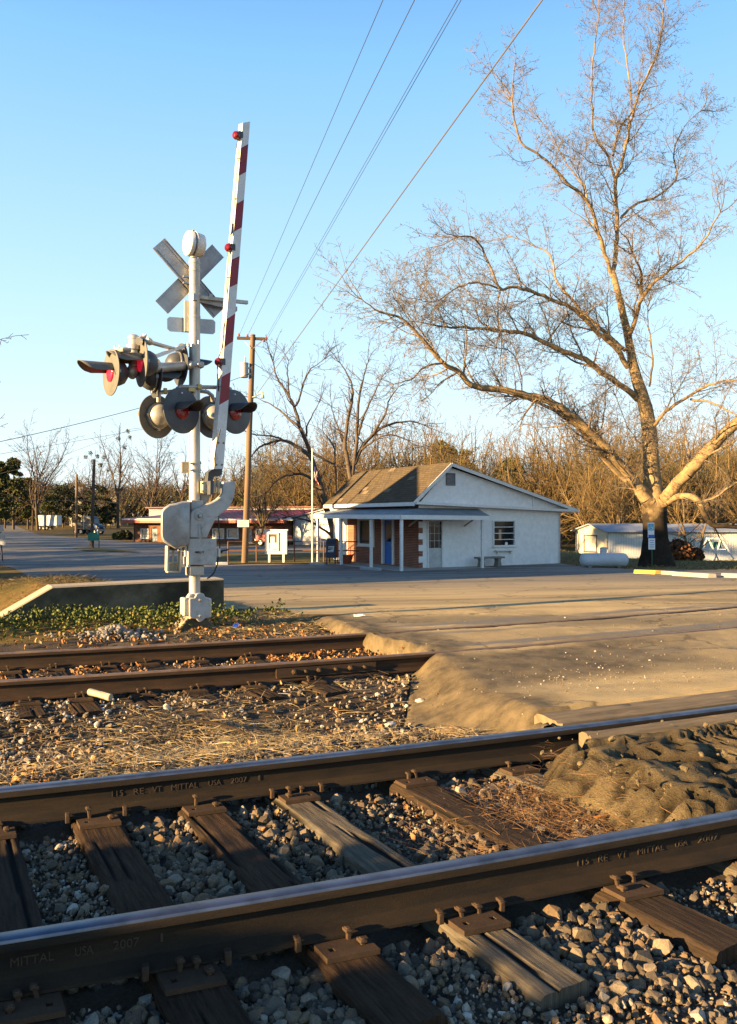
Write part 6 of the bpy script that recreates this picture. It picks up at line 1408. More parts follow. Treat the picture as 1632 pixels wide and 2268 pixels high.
VA = [(31,14,'oak'), (32,14,'oak'), (33,16,'tall'), (34,16,'tall'), (35,13,'oak')]
# individual trees at the left
for px, y, top, v, bark, lb in [(84,150,965,0,bark_grey,'big fan-shaped bare tree left of the white trailer'), (262,170,958,2,bark_grey,'tall bare tree with mistletoe balls behind the distant white house'), (232,178,1010,4,bark_grey,'bare tree with mistletoe clumps just right of the dark leaning pole'),
        (334,150,978,1,bark_grey,'wide bare oak behind the signal gear housing'), (402,160,1000,3,bark_grey,'slim bare tree seen just left of the signal mast'), (463,150,1012,2,bark_gold,'golden bare tree just right of the signal mast'), (196,185,1040,1,bark_grey,'low bare tree in front of the distant white house'), (508,140,1020,4,bark_gold,'golden bare tree left of the tall utility pole')]:
    p = onland(px, y); H = (EZ-p.z)+(HY-top)*y/F; bare(VA[v], bark, p, 1.22*H/VA[v][1], r.uniform(0,6), lb)
# the wood behind the post office
i_ = 0; GW = 'bare trees of the sunlit wood behind the post office'
for row, (y, n, top) in enumerate([(70,15,1005), (84,22,968), (100,26,955), (116,22,950)]):
    for k in range(n):
        px = 545+(1700-545)*(k+r.random()*.8)/n; yy = y+r.uniform(-7, 7)
        tp = top+r.uniform(-25, 75)+(35 if px < 760 else 0)+(-10 if 1000 < px < 1200 else 0)
        p = onland(px, yy); H = (EZ-p.z)+(HY-tp)*yy/F; v = r.choice([2,3,0,1,4,0,1]); 
        bare(VA[v], r.choice([bark_gold, bark_gold, bark_tan]), p, 1.25*H/VA[v][1], r.uniform(0,6), 'bare golden brown tree among many in the wood behind the post office', GW)
# thicket: a far mass of twigs that fills the wood
def thicket(name, n, x0, x1, y0, y1, z1, L, wd, mat, label, seed, tall=None):
    g = np.random.default_rng(seed); y = g.uniform(y0, y1, n); px = g.uniform(x0, x1, n); x = (px-CX)/F*y; h = z1*(.55+.5*fbm(px/45., y*0, seed)); z = gz(x, y)+g.random(n)**.8*h; 
    l = g.uniform(L*.4, L, n); return tag(ribbons(name, np.stack([x, y, z], 1), l, g.uniform(wd*.4, wd, n), mat, seed, 1.9, curl=.9), label, 'thicket', None, 'stuff')
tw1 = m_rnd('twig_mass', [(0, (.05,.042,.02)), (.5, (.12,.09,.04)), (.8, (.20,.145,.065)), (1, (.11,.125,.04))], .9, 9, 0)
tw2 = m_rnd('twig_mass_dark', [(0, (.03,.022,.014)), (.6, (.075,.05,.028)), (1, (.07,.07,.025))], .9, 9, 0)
thicket('thicket', 30000, 540, 1760, 84, 118, 10.5, 2.2, .035, tw1, 'dense golden brown twigs filling the wood behind the post office', 5)
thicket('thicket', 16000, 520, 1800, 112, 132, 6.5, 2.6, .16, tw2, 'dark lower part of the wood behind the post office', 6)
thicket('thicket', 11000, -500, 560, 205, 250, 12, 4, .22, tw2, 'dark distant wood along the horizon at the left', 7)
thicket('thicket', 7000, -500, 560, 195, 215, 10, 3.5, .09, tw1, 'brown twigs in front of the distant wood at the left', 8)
# evergreens: many small leaf clumps round a trunk
EV = {}
def evergreen(kind, loc, H, Wd, mat, label, group=None, n=3600, name='pine_tree', cat='pine tree'):
    g = np.random.default_rng(sum(map(ord, label))%9999+int(H*10)); root = empty(name, loc, label, cat, group)
    S = []; p = Vector(loc); S.append((*(p-Vector((0,0,.3))), *(p+Vector((0,0,H*.85))), H*.022, H*.006)); segs_mesh('trunk', np.array(S), bark_dark, root)
    nc = 46; cz = g.uniform(.16, 1, nc); rr = Wd*(1-cz**1.6*.85)*np.sqrt(g.random(nc)) if kind == 'pine' else Wd*np.sqrt(np.maximum(.05, 1-(2*cz-1.05)**2))*np.sqrt(g.random(nc)); a = g.uniform(0, 6.28, nc)
    C = np.stack([rr*np.cos(a), rr*np.sin(a), cz*H], 1); w = g.integers(0, nc, n); rs = Wd*g.uniform(.22,.42, nc)[w]
    v = g.normal(size=(n,3)); v /= np.linalg.norm(v,axis=1,keepdims=True); P = C[w]+v*(rs*g.random(n)**.4)[:,None]*np.array([1,1,.6])+arr(loc); P[:,2] = np.maximum(P[:,2], loc[2]+.2)
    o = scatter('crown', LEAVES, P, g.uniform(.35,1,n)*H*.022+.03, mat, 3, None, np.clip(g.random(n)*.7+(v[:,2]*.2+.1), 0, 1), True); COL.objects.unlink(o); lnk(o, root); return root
pine_m = m_rnd('pine_foliage', [(0, (.02,.03,.01)), (.5, (.05,.06,.015)), (1, (.12,.11,.02))], .7, 9, 0)
pine_y = m_rnd('yellow_pine_foliage', [(0, (.04,.05,.012)), (.5, (.12,.12,.02)), (1, (.22,.18,.03))], .7, 9, 0)
dark_f = m_rnd('magnolia_foliage', [(0, (.012,.018,.008)), (.6, (.03,.04,.014)), (1, (.07,.07,.025))], .6, 9, 0)
for px, y, top, wd, mt, lb in [(30,160,1018,3.2,pine_m,'tall dark green pine at the far left edge behind the street'), (2,150,1025,3.0,pine_m,'dark pine cut by the left edge of the picture'), (62,165,1062,2.6,pine_y,'yellow green pine left of the big fan-shaped tree'), (140,185,1078,4.2,dark_f,'dark evergreen behind the white trailer'),
        (212,165,1075,3.0,dark_f,'dark evergreen in front of the middle of the distant white house'), (108,180,1095,3.6,pine_m,'green tree behind the left end of the trailer'), (245,175,1112,2.0,dark_f,'small dark magnolia before the right wing of the distant house'), (-40,140,1010,4,pine_m,'dark pine beyond the left edge of the picture')]:
    p = onland(px, y); evergreen('pine' if mt is not dark_f else 'round', p, (EZ-p.z)+(HY-top)*y/F, wd, mt, lb)
for px, y, top, wd in [(600,118,1100,4), (690,120,1090,4), (1030,118,1000,3.5), (1330,116,1080,4.5), (1590,116,1010,4), (555,110,1095,3), (1130,95,1020,3.2), (980,112,985,4), (1250,100,1060,3.5), (1500,90,1040,3), (1420,112,1000,4), (860,105,1040,3)]:
    p = onland(px, y); evergreen('pine', p, (EZ-p.z)+(HY-top)*y/F, wd, pine_y, 'olive green pine mixed into the wood behind the post office', 'green pines in the wood', 2600)
# mistletoe clumps
def leafball(p, s, n, mat, label, name='mistletoe', cat='mistletoe', group=None, fl=1.0):
    g = np.random.default_rng(int(abs(p[0])*100)%997+n); v = g.normal(size=(n,3)); v /= np.linalg.norm(v,axis=1,keepdims=True); P = v*(g.random((n,1))**.4)*s*np.array([1,1,fl])+arr(p)
    return tag(scatter(name, LEAVES, P, g.uniform(.10,.24,n)*s**.7, mat, 3, None, None, True), label, cat, group)
for px, py in ((200,1003),(216,1010),(231,1012),(206,1022),(283,955),(288,968),(262,972),(240,1040),(276,990),(190,1012),(223,1030)):
    leafball(at(px, py, 168), .5, 70, pine_m, 'round mistletoe clump in a bare treetop at the left', group='mistletoe clumps in the bare trees at the left')
# shrubs
for px, py, y, s, mt, lb in [(277,1188,84,.75,dark_f,'dark round bush left of the red-roofed building'), (262,1190,86,.6,pine_y,'olive shrub beside the dark round bush'), (1500,1232,44,.85,bark_gold,'reddish brown shrub behind the big tree'), (1535,1234,45,.55,bark_gold,'low brown shrub beside the swing frame')]:
    q = at(px, py, y); q.z = float(gz(q.x, q.y))+s*.5; leafball(q, s, 900, mt if mt is not bark_gold else m_rnd('brown_shrub', [(0,(.09,.04,.02)),(1,(.24,.11,.05))], .9, 9, 0) if 'brown_shrub' not in MT else MT['brown_shrub'], lb, 'shrub', 'shrub', fl=.8)
p = onland(1530, 46); S = []; r = random.Random(4)
for dpx, tx in ((0,-.3),(1,.5)): grow(S, p+Vector((dpx*.3,0,-.2)), (tx*.5,.1,1), 3.6, .11, 0, r, dict(CFG, rmin=.012, gap=[.4,.35,.3,9]))
root = empty('small_tree', p, 'small bare orange-lit tree between the shrub and the swing frame', 'tree'); segs_mesh('trunk', np.array(S), bark_gold, root)
# ---------------------------------------------------------------- red-roofed building across the street
def lerp(a, b, t): return a+(b-a)*t
rb0 = Vector((-22.7, 77, 0)); rb1 = Vector((-6.6, 68.5, 0)); rd = (rb1-rb0).normalized(); RL = (rb1-rb0).length; rn = Vector((rd.y, -rd.x, 0)); 
if rn.y > 0: rn = -rn
def rbp(px, py, o=0): return ray(px, py, rn, rb0+rn*o)
def ra_x(px): return (rbp(px,1190)-rb0).dot(rd)
rbd = empty('brick_shop', rb0+rd*8, 'long low brick building with red metal roof across the street behind the signal', 'building')
bk2 = m_brick('brown_brick', (.20,.075,.04), (.13,.05,.03), (.2,.15,.11), 1.0, (rd.x, rd.y))
ez = rbp(460,1153).z; gz0 = -.1
wins = [(313,329,1171,1191), (432,446,1171,1191), (472,496,1171,1191), (504,528,1171,1191), (568,590,1172,1192)]; doors = [(336,348,1170,1200), (546,558,1172,1203)]
holes = [(ra_x(a), ra_x(b), rbp((a+b)/2,d).z, rbp((a+b)/2,c).z) for a, b, c, d in wins]+[(ra_x(a), ra_x(b), .05, rbp((a+b)/2,c).z) for a, b, c, d in doors]
wall_holes('wall', rb0, rd, RL, gz0, lambda a: ez, holes, bk2, rbd, nrm=rn)
mb = MB(); mb.prism([zed(rb0,gz0), zed(rb0-rn*11,gz0), zed(rb0-rn*11,ez), zed(rb0,ez)], rd*.2); mb.prism([zed(rb1,gz0), zed(rb1-rn*11,gz0), zed(rb1-rn*11,ez), zed(rb1,ez)], rd*-.2); mb.prism([zed(rb0-rn*11,gz0), zed(rb1-rn*11,gz0), zed(rb1-rn*11,ez), zed(rb0-rn*11,ez)], rn*.2); mb.build('side_wall', bk2, rbd)
gp_ = NT('pale_glass'); gp_.set(.15, 0, .8); gp_.b.inputs['Base Color'].default_value = (.16,.20,.22,1); pgl = gp_.m
for h in holes[:5]: window(rb0, rd, rn, h[0], h[1], h[2], h[3], rbd, 1, 1, .08, pgl)
for h in holes[5:]:
    mb = MB(); mb.box(rb0+rd*(h[0]+h[1])/2-rn*.08+Zu*(h[2]+h[3])/2, (h[1]-h[0], .05, h[3]-h[2]), (rd,rn,Zu)); dd = mb.build('door', M('grey_blue_door', (.34,.40,.42), (.26,.31,.33), 3), rbd)
    mb = MB(); mb.box(rb0+rd*(h[0]+h[1])/2-rn*.05+Zu*(h[2]*.35+h[3]*.65), ((h[1]-h[0])*.6, .02, (h[3]-h[2])*.3), (rd,rn,Zu)); mb.build('pane', pgl, dd)
rdm = M('red_metal_roof', (.36,.055,.055), (.28,.04,.045), 1.2, .5, .1, 20, .1); rzr = rbp(460,1131,-5.5).z
A0_, A1_ = rb0-rd*.5+rn*1.0, rb1+rd*.1+rn*1.0; B0_, B1_ = rb0+rd*4.2-rn*5.5, rb1-rn*5.5+rd*.1; C0_, C1_ = rb0-rd*.5-rn*12, rb1+rd*.1-rn*12
mb = MB(); e1 = ez+.10; mb.prism([zed(A0_,e1), zed(A1_,e1), zed(B1_,rzr), zed(B0_,rzr)], Zu*.06); mb.prism([zed(C1_,e1), zed(C0_,e1), zed(B0_,rzr), zed(B1_,rzr)], Zu*.06); mb.prism([zed(A0_,e1), zed(B0_,rzr), zed(C0_,e1)], Zu*.058); rf = mb.build('roof', rdm, rbd)
mb = MB(); k = 0
while k < RL-4: p = A0_+rd*(k+5.0); q = B0_+rd*(k+.5); mb.bar(zed(p,e1+.08), zed(q,rzr+.08), .03, .04); k += .75
mb.build('roof_seams', rdm, rf)
mb = MB(); mb.bar(zed(A0_+rn*.03,e1+.03), zed(A1_+rn*.03,e1+.03), .05, .12); mb.bar(zed(A1_+rd*.03,e1+.04), zed(B1_+rd*.03,rzr+.02), .06, .16); mb.build('gutter', trim, rbd)
mb = MB(); mb.bar(zed(A0_,e1-.17), zed(A1_,e1-.17), .08, .26); mb.build('fascia', M('red_fascia', (.40,.05,.03), (.33,.04,.03), 1.5, .5), rbd)
# grey metal building
gm = NT('ribbed_metal'); gm.set(.55, .2); wv = gm.n('ShaderNodeTexWave'); wv.inputs['Scale'].default_value = 3.0; gm.l(gm.tc, 'Object', wv, 0); n_ = gm.noise(.7, 5, .6)
e_ = gm.mix(.35, gm.ramp(n_, [(.3, (.33,.36,.39)), (.7, (.46,.49,.52))]), gm.ramp(wv, [(.4, .6), (.6, 1.)]), 'MULTIPLY'); gm.col(e_); gm.bump(wv, .3, .02)
q0 = rb1+rd*.15; g1 = Vector((1.2, 64.0, 0)); gd = (g1-q0).normalized(); gn = Vector((gd.y,-gd.x,0)); gn = -gn if gn.y > 0 else gn; GLn = (g1-q0).length
mbd = empty('metal_shed', q0+gd*4, 'pale blue-grey ribbed metal building right of the red-roofed one, seen behind the porch', 'building')
pk = at(690,1126,66).z
mb = MB(); mb.prism([zed(q0,-.1), zed(g1,-.1), zed(g1,2.35), zed(lerp(q0,g1,.42),pk), zed(q0,2.25)], -gn*.2); mb.prism([zed(q0,-.1), zed(q0-gn*14,-.1), zed(q0-gn*14,2.25), zed(q0,2.25)], gd*.2); mb.prism([zed(g1,-.1), zed(g1-gn*14,-.1), zed(g1-gn*14,2.35), zed(g1,2.35)], gd*-.2); mb.build('wall', gm.m, mbd)
mb = MB(); m_ = lerp(q0,g1,.42); mb.prism([zed(q0+gn*.2-gd*.1,2.28), zed(m_+gn*.2,pk+.03), zed(m_-gn*14,pk+.03), zed(q0-gn*14-gd*.1,2.28)], Zu*.06); mb.prism([zed(m_+gn*.2,pk+.03), zed(g1+gn*.2+gd*.1,2.38), zed(g1-gn*14+gd*.1,2.38), zed(m_-gn*14,pk+.03)], Zu*.06); mb.build('roof', M('grey_metal_roof', (.30,.33,.35), (.23,.25,.27), .8, .5, .2), mbd)
mb = MB(); dcen = zed(lerp(q0,g1,.62),1.0); mb.box(dcen+gn*.03, (.9,.05,2.0), (gd,gn,Zu)); mb.build('door', trim, mbd)
mb = MB(); a_ = at(330,1125,92); b_ = at(745,1123,82); mb.prism([zed(a_,-.1), zed(b_,-.1), zed(b_,b_.z), zed(a_,a_.z)], Vector((0,8,0))); o = mb.build('warehouse', M('warehouse_grey', (.24,.27,.29), (.17,.19,.21), .6, .7)); 
wh_ = empty('long_warehouse', (a_.x,a_.y,0), 'long dark grey flat building just above the red roof', 'building'); COL.objects.unlink(o); lnk(o, wh_); o.name = 'wall'
mb = MB(); mb.bar(zed(a_,a_.z+.05)-Vector((.3,.2,0)), zed(b_,b_.z+.05)+Vector((.3,-.2,0)), .3, .14); mb.build('roof_edge', M('rust_edge', (.20,.07,.05), (.14,.05,.04), 2, .7), wh_)
# thin sign post in front of the metal building
sp = at(710,1223,55); sp.z = 0; s_ = empty('small_sign', sp, 'narrow white sign on a thin stake in front of the metal building', 'sign'); mb = MB(); mb.bar(sp, zed(sp,1.2), .03, .03); mb.build('stake', steel, s_); mb = MB(); mb.box(zed(sp,1.4), (.12,.02,.75)); mb.build('plate', whp, s_)
# wheels for vehicles
tyre = M('tyre', (.02,.02,.02), (.012,.012,.012), 9, .8, 0, 0, 0); rimm = M('wheel_rim', (.5,.5,.5), (.35,.35,.35), 9, .35, .7, 0, 0)
def wheel(c, ax, r_, w, par):
    ax = Vector(ax).normalized(); mb = MB(); mb.lathe(Vector(c)-ax*w/2, ax, [(0,r_*.6),(0,r_*.93),(w*.15,r_),(w*.85,r_),(w,r_*.93),(w,r_*.6)], 20); o = mb.build('wheel', tyre, par, sm=False)
    mb = MB(); mb.lathe(Vector(c)-ax*(w/2+.01), ax, [(0,.05),(.0,r_*.55),(w+.02,r_*.55),(w+.02,.05)], 16); mb.build('rim', rimm, o)
def vox(root, X, Y, o):   # local frame helper
    return lambda a, b, c: o+X*a+Y*b+Zu*c
# red pickup behind the notice board
o_ = at(606,1210,64.5); o_.z = 0; vd = Vector((.88,-.47,0)).normalized(); vs_ = Vector((.47,.88,0)).normalized(); tk = empty('pickup_truck', o_, 'red pickup truck half hidden behind the notice board', 'pickup truck'); L_ = vox(tk, vd, vs_, o_)
redp = M('red_car_paint', (.42,.03,.02), (.34,.025,.018), 2, .3)
mb = MB(); pr = [(-1.35,.42),(1.35,.42),(1.37,.85),(.95,.92),(.55,.95),(.25,1.38),(-.35,1.40),(-.42,.95),(-1.36,.93)]; mb.prism([L_(a,-.62,c) for a, c in pr], vs_*1.25); bo = mb.build('body', redp, tk, bev=.04)
mb = MB(); mb.prism([L_(a,-.632,c) for a, c in [(-.30,.98),(.42,.98),(.20,1.32),(-.28,1.33)]], vs_*-.006); mb.build('window', glass, bo)
mb = MB(); mb.box(L_(-1.38,0,.52), (.06,1.25,.14), (vd,vs_,Zu)); mb.build('bumper', steel, tk); mb = MB(); mb.box(L_(1.39,0,.52), (.06,1.25,.14), (vd,vs_,Zu)); mb.build('bumper', steel, tk)
for a in (-.85,.88):
    for b in (-.56,.56): wheel(L_(a,b,.30), vs_, .30, .2, tk)
# white box trailer
o_ = onland(110, 152); vd = Vector((.995,-.10,0)).normalized(); vs_ = Vector((.10,.995,0)).normalized(); tr_ = empty('box_trailer', o_, 'white box trailer parked on the dark grass at the left', 'trailer'); L_ = vox(tr_, vd, vs_, o_)
mb = MB(); mb.box(L_(0,0,1.85), (3.9,2.0,2.0), (vd,vs_,Zu)); bo = mb.build('box', M('dirty_white', (.62,.64,.66), (.48,.50,.52), 1.0, .5), tr_, bev=.08); mb = MB(); mb.box(L_(-.25,-1.01,1.85), (.06,.05,2.0), (vd,vs_,Zu)); mb.box(L_(-1.95,-1.01,1.85), (.08,.05,2.0), (vd,vs_,Zu)); mb.build('corner_post', rubber, bo)
mb = MB(); mb.box(L_(0,0,.78), (4.0,1.6,.14), (vd,vs_,Zu)); mb.bar(L_(1.2,-.7,.75), L_(1.2,-.7,.0), .08, .08); mb.build('chassis', rubber, tr_)
for a in (-1.6,-.2):
    for b in (-.85,.85): wheel(L_(a,b,.42), vs_, .42, .3, tr_)
# semi tractor
o_ = onland(200, 112); vd = Vector((.92,-.39,0)).normalized(); vs_ = Vector((.39,.92,0)).normalized(); tr_ = empty('semi_tractor', o_, 'dark blue semi truck tractor parked behind the green sign', 'truck'); L_ = vox(tr_, vd, vs_, o_); tb_ = M('dark_blue_truck', (.03,.05,.08), (.02,.035,.055), 2, .35)
mb = MB(); pr = [(.35,.6),(1.9,.6),(1.95,1.05),(1.75,1.25),(1.0,1.38),(.85,2.05),(.45,2.35),(-.5,2.38),(-.5,.6)]; mb.prism([L_(a,-.75,c*1.08) for a, c in pr], vs_*1.5); bo = mb.build('cab', tb_, tr_, bev=.05)
mb = MB(); mb.prism([L_(a,-.762,c*1.08) for a, c in [(.30,1.42),(.88,1.42),(.78,1.95),(.34,1.98)]], vs_*-.006); mb.build('window', glass, bo); mb = MB(); mb.prism([L_(1.0,-.6,1.52), L_(1.0,.6,1.52), L_(.86,.6,2.15), L_(.86,-.6,2.15)], vd*.03); mb.build('windscreen', glass, bo)
mb = MB(); mb.tube([L_(-.62,-.6,.7), L_(-.62,-.6,2.6)], .09, 10); mb.build('exhaust_stack', steel, tr_, sm=True); mb = MB(); mb.box(L_(1.98,0,.62), (.1,1.5,.24), (vd,vs_,Zu)); mb.build('bumper', steel, tr_); mb = MB(); mb.box(L_(-1.4,0,.72), (2.4,.9,.16), (vd,vs_,Zu)); mb.box(L_(-1.3,0,1.35), (1.6,1.3,.9), (vd,vs_,Zu)); mb.build('flat_deck', M('dark_deck', (.05,.05,.045), None, 3), tr_)
for s__ in (-.55,.55): mb = MB(); mb.box(L_(1.97,s__,.95), (.06,.2,.14), (vd,vs_,Zu)); mb.build('headlight', whp, tr_)
for a in (1.35,-1.0,-1.9):
    for b in (-.65,.65): wheel(L_(a,b,.42), vs_, .42, .26, tr_)
# distant white house
o_ = onland(208, 205); hx = Vector((1,0,0)); hy = Vector((0,1,0)); hs_ = empty('white_house', o_, 'distant two-storey white house, its two sunlit wings showing either side of an evergreen', 'house'); sc_ = 205/F
cream = M('cream_siding', (.62,.56,.42), (.52,.47,.35), 1.2, .8)
def hb(px, py): p = at(px, py, 205); return p
def hwing(x0, x1, ye, yp, yb, dep, nm):
    a = at(x0, yb, dep); b = at(x1, yb, dep); zz = o_.z-.3; e = at(x0, ye, dep).z; p = at(x0, yp, dep).z; m = (a+b)/2
    mb = MB(); mb.prism([zed(a,zz), zed(b,zz), zed(b,e), zed(m,p), zed(a,e)], Vector((0,7,0))); w = mb.build('wall', cream, hs_)
    mb = MB(); mb.prism([zed(a,e-.2)-hx*.4-hy*.4, zed(m,p+.1)-hy*.4, zed(m,p+.1)+hy*7.4, zed(a,e-.2)-hx*.4+hy*7.4], Zu*.25); mb.prism([zed(m,p+.1)-hy*.4, zed(b,e-.2)+hx*.4-hy*.4, zed(b,e-.2)+hx*.4+hy*7.4, zed(m,p+.1)+hy*7.4], Zu*.25); mb.build('roof', M('dark_roof', (.09,.08,.07), (.06,.05,.045), 1), hs_)
    for wx in (.28,.72):
        for wy in (.22,.66): q = lerp(a,b,wx); mb = MB(); mb.box(zed(q, zz+(e-zz)*wy+.3)-hy*.03, (.9,.1,1.5)); mb.build('window', glass, w)
hwing(154, 182, 1108, 1092, 1158, 205, 'w'); hwing(236, 266, 1110, 1082, 1158, 207, 'w')
mb = MB(); a = at(180,1158,209); b = at(240,1158,209); mb.prism([zed(a,o_.z-.3), zed(b,o_.z-.3), zed(b,at(240,1108,209).z), zed(a,at(180,1108,209).z)], Vector((0,6,0))); mb.build('wall', cream, hs_)
mb = MB(); q = at(180,1090,206); mb.box(zed(q, q.z), (1.0,1.0,2.6)); mb.build('chimney', M('grey_chimney', (.4,.4,.42), None, 3), hs_)
# carport left of the house
o_ = onland(142, 190); cp = empty('carport', o_, 'pale flat-roofed carport between the trailer and the distant house', 'carport'); mb = MB(); mb.box(zed(o_, 2.24+(1148-1136)*190/F)+hx*0, (4.2,3,.22)); mb.build('roof', cream, cp)
for k in (-1.8,1.8): mb = MB(); mb.bar(zed(o_+hx*k,o_.z-.2), zed(o_+hx*k,2.24+(1148-1136)*190/F), .15, .15); mb.build('post', cream, cp)
# ---------------------------------------------------------------- signs at the left
g_ = onland(207, 61); gs = empty('street_sign', g_, 'small green road sign on two thin posts beside the dark leaning pole', 'sign')
mb = MB(); gq = at(207.5,1188,60.6); mb.box(gq, (.86,.02,.62), (Vector((1,0,0)),Vector((0,1,0)),Zu)); mb.build('panel', M('sign_green', (.02,.22,.15), (.015,.17,.12), 3, .5), gs)
for px in (207.5, 219.5):
    mb = MB(); a = at(px,1190 if px < 210 else 1197,60.7); mb.bar(zed(a,float(g_.z)-.1), a, .05, .05); mb.build('post', woodd, gs)
mb = MB(); mb.bar(at(207,1160,60.5), at(217.5,1183,60.5), .10, .03); o = mb.build('slanted_board', whp); tag(o, 'thin white slanted board behind the green road sign', 'board')
s0_ = onland(6, 42); ls = empty('road_sign', s0_, 'stack of pale rectangular signs on a leaning post at the left edge of the picture', 'sign')
mb = MB(); mb.tube([zed(at(6.5,1236,42), float(s0_.z)-.2), at(-1.5,1140,42)], .035, 8); mb.build('post', woodd, ls)
for px, y0, y1 in ((2,1162,1178), (4.5,1180,1196), (7,1197,1207)): mb = MB(); c_ = at(px,(y0+y1)/2,41.9); mb.box(c_, (.30,.02,(y1-y0)*42/F)); mb.build('plate', M('sign_back', None), ls)
# ---------------------------------------------------------------- right side: tank, mobile home, handicap sign, swing, kerbs
ta = at(1283,1249,35.5); tb2 = at(1392,1249,35.2); tz = .02+.33; ta.z = tb2.z = tz+.05; td = (tb2-ta).normalized(); rt = .31; LT = (tb2-ta).length
tk = empty('propane_tank', zed((ta+tb2)/2, .0), 'pale blue-white horizontal propane tank on the asphalt left of the huge tree', 'tank'); mb = MB()
prf_ = [(0,.02)]+[(rt*.75*(1-math.cos(R(a))), rt*math.sin(R(a))) for a in range(12,91,13)]+[(LT-rt*.75*(1-math.cos(R(a))), rt*math.sin(R(a))) for a in range(90,11,-13)]+[(LT,.02)]
mb.lathe(ta, td, prf_, 30); mb.build('tank', M('tank_paint', (.55,.60,.64), (.45,.50,.54), 2, .45), tk, sm=True)
mb = MB(); mb.lathe(lerp(ta,tb2,.49)+Zu*(rt-.03), (0,0,1), [(0,.15),(.24,.15),(.26,.16),(.28,.14),(.30,.02)], 18); mb.build('valve_dome', M('tank_paint', None), tk)
for f_ in (.2,.8): mb = MB(); mb.box(lerp(ta,tb2,f_)-Zu*(rt+.0), (.16,.5,.14), (td,Vector((-td.y,td.x,0)),Zu)); mb.build('foot', cst, tk)
# mobile home
MY = 60.; m0 = at(1346,1245,MY); md_ = Vector((1,.03,0)).normalized(); mn = Vector((md_.y,-md_.x,0)); mle = Vector((-.42,.9,0)).normalized()
zb_ = m0.z; ze = at(1346,1178,MY).z
# end wall runs back and left from the near corner
e_far = at(1274.6,1240,MY+2.6); ew = (zed(e_far,0)-zed(m0,0)); W_ = ew.length; ed = ew.normalized(); en = Vector((ed.y,-ed.x,0)); en = -en if en.y > 0 else en
mh = empty('mobile_home', zed(m0+md_*6, zb_), 'long pale mobile home with gabled end behind the propane tank and the huge tree', 'mobile home')
LM = 15.0; sk_z = at(1346,1229,MY).z; rib = NT('mobile_siding'); rib.set(.6); w__ = rib.n('ShaderNodeTexWave'); w__.inputs['Scale'].default_value = 1.6; w__.inputs['Distortion'].default_value = .6; rib.l(rib.tc, 'Object', w__, 0); n__ = rib.noise(.8, 5, .6); rib.col(rib.mix(.5, rib.ramp(n__, [(.3, (.46,.47,.46)), (.7, (.60,.60,.57))]), rib.ramp(w__, [(.3, .7), (.6, 1.)]), 'MULTIPLY')); rib.bump(w__, .4, .02)
pkz = at(1305,1161,MY+1.5).z
mb = MB(); mb.prism([zed(m0,sk_z), zed(m0+md_*LM,sk_z), zed(m0+md_*LM,ze), zed(m0,ze)], -mn*.15); mb.build('long_wall', rib.m, mh)
mb = MB(); mb.prism([zed(m0,sk_z), zed(e_far,sk_z), zed(e_far,ze+.05), zed(lerp(m0,e_far,.52),pkz-.06), zed(m0,ze)], -en*.15); mb.build('end_wall', M('cream_end', (.62,.55,.40), (.55,.48,.35), 1.5, .7), mh)
mb = MB(); mb.prism([zed(m0,zb_-.3), zed(m0+md_*LM,zb_-.3), zed(m0+md_*LM,sk_z), zed(m0,sk_z)], mn*.03-mn*.1); mb.prism([zed(m0,zb_-.3), zed(e_far,zb_-.3), zed(e_far,sk_z), zed(m0,sk_z)], en*-.1); mb.build('skirting', M('white_skirt', (.66,.67,.66), (.58,.59,.58), 2), mh)
mb = MB(); pm = lerp(m0,e_far,.52); o1 = en*.3; mb.prism([zed(m0+mn*.25+o1,ze+.0), zed(m0+mn*.25+md_*LM,ze+.0), zed(pm+md_*LM,pkz), zed(pm+o1,pkz)], Zu*.07); mb.prism([zed(pm+o1,pkz), zed(pm+md_*LM,pkz), zed(e_far+ed*.25+md_*LM,ze+.03), zed(e_far+ed*.25+o1,ze+.03)], Zu*.07); mb.build('roof', M('blue_grey_roof', (.30,.33,.38), (.22,.25,.29), 1.0, .6, .1), mh)
def mew(px, py, o=0): return ray(px, py, en, m0+en*o)
wa = mew(1293.5,1185,.02); wb = mew(1321,1221,.02); wa_ = (wa-zed(m0,wa.z)).dot(ed); wb_ = (wb-zed(m0,wb.z)).dot(ed)
window(zed(m0,0), ed, en, min(wa_,wb_), max(wa_,wb_), wb.z, wa.z, mh, 2, 2, .08, pgl, True, M('dark_window_frame', (.10,.09,.08), None, 3))
for px in (1279,1341.5): mb = MB(); mb.bar(mew(px,1182,.15), mew(px,1216,.15), .07, .07, up=(1,0,0)); mb.build('corner_post', M('cream_end', None), mh)
# handicap parking sign
hp = at(1444,1264,33.3); hp.z = float(gz(hp.x, hp.y)); hs2 = empty('handicap_sign', hp, 'blue and white accessible parking sign on a green post in front of the huge tree', 'sign')
mb = MB(); mb.bar(zed(hp,hp.z-.1), at(1443,1157,33.3), .05, .035); mb.build('post', M('green_post', (.03,.10,.045), (.02,.07,.03), 6), hs2)
bl_ = M('sign_blue', (.02,.13,.50), (.015,.10,.42), 3, .4); wt = M('sign_white2', (.82,.84,.84), (.75,.77,.77), 3, .4)
X_ = Vector((1,0,0)); yy_ = 33.26
mb = MB(); c1_ = at(1441.5,1173.5,yy_); mb.box(c1_, (.27,.012,.62), m=None); up_ = mb.build('plate', wt, hs2, bev=.004)
mb = MB(); mb.box(at(1441.5,1167,yy_)-Vector((0,.009,0)), (.225,.004,.28)); pb = mb.build('blue_panel', M('sign_sky', (.10,.42,.62), None, 3), up_)
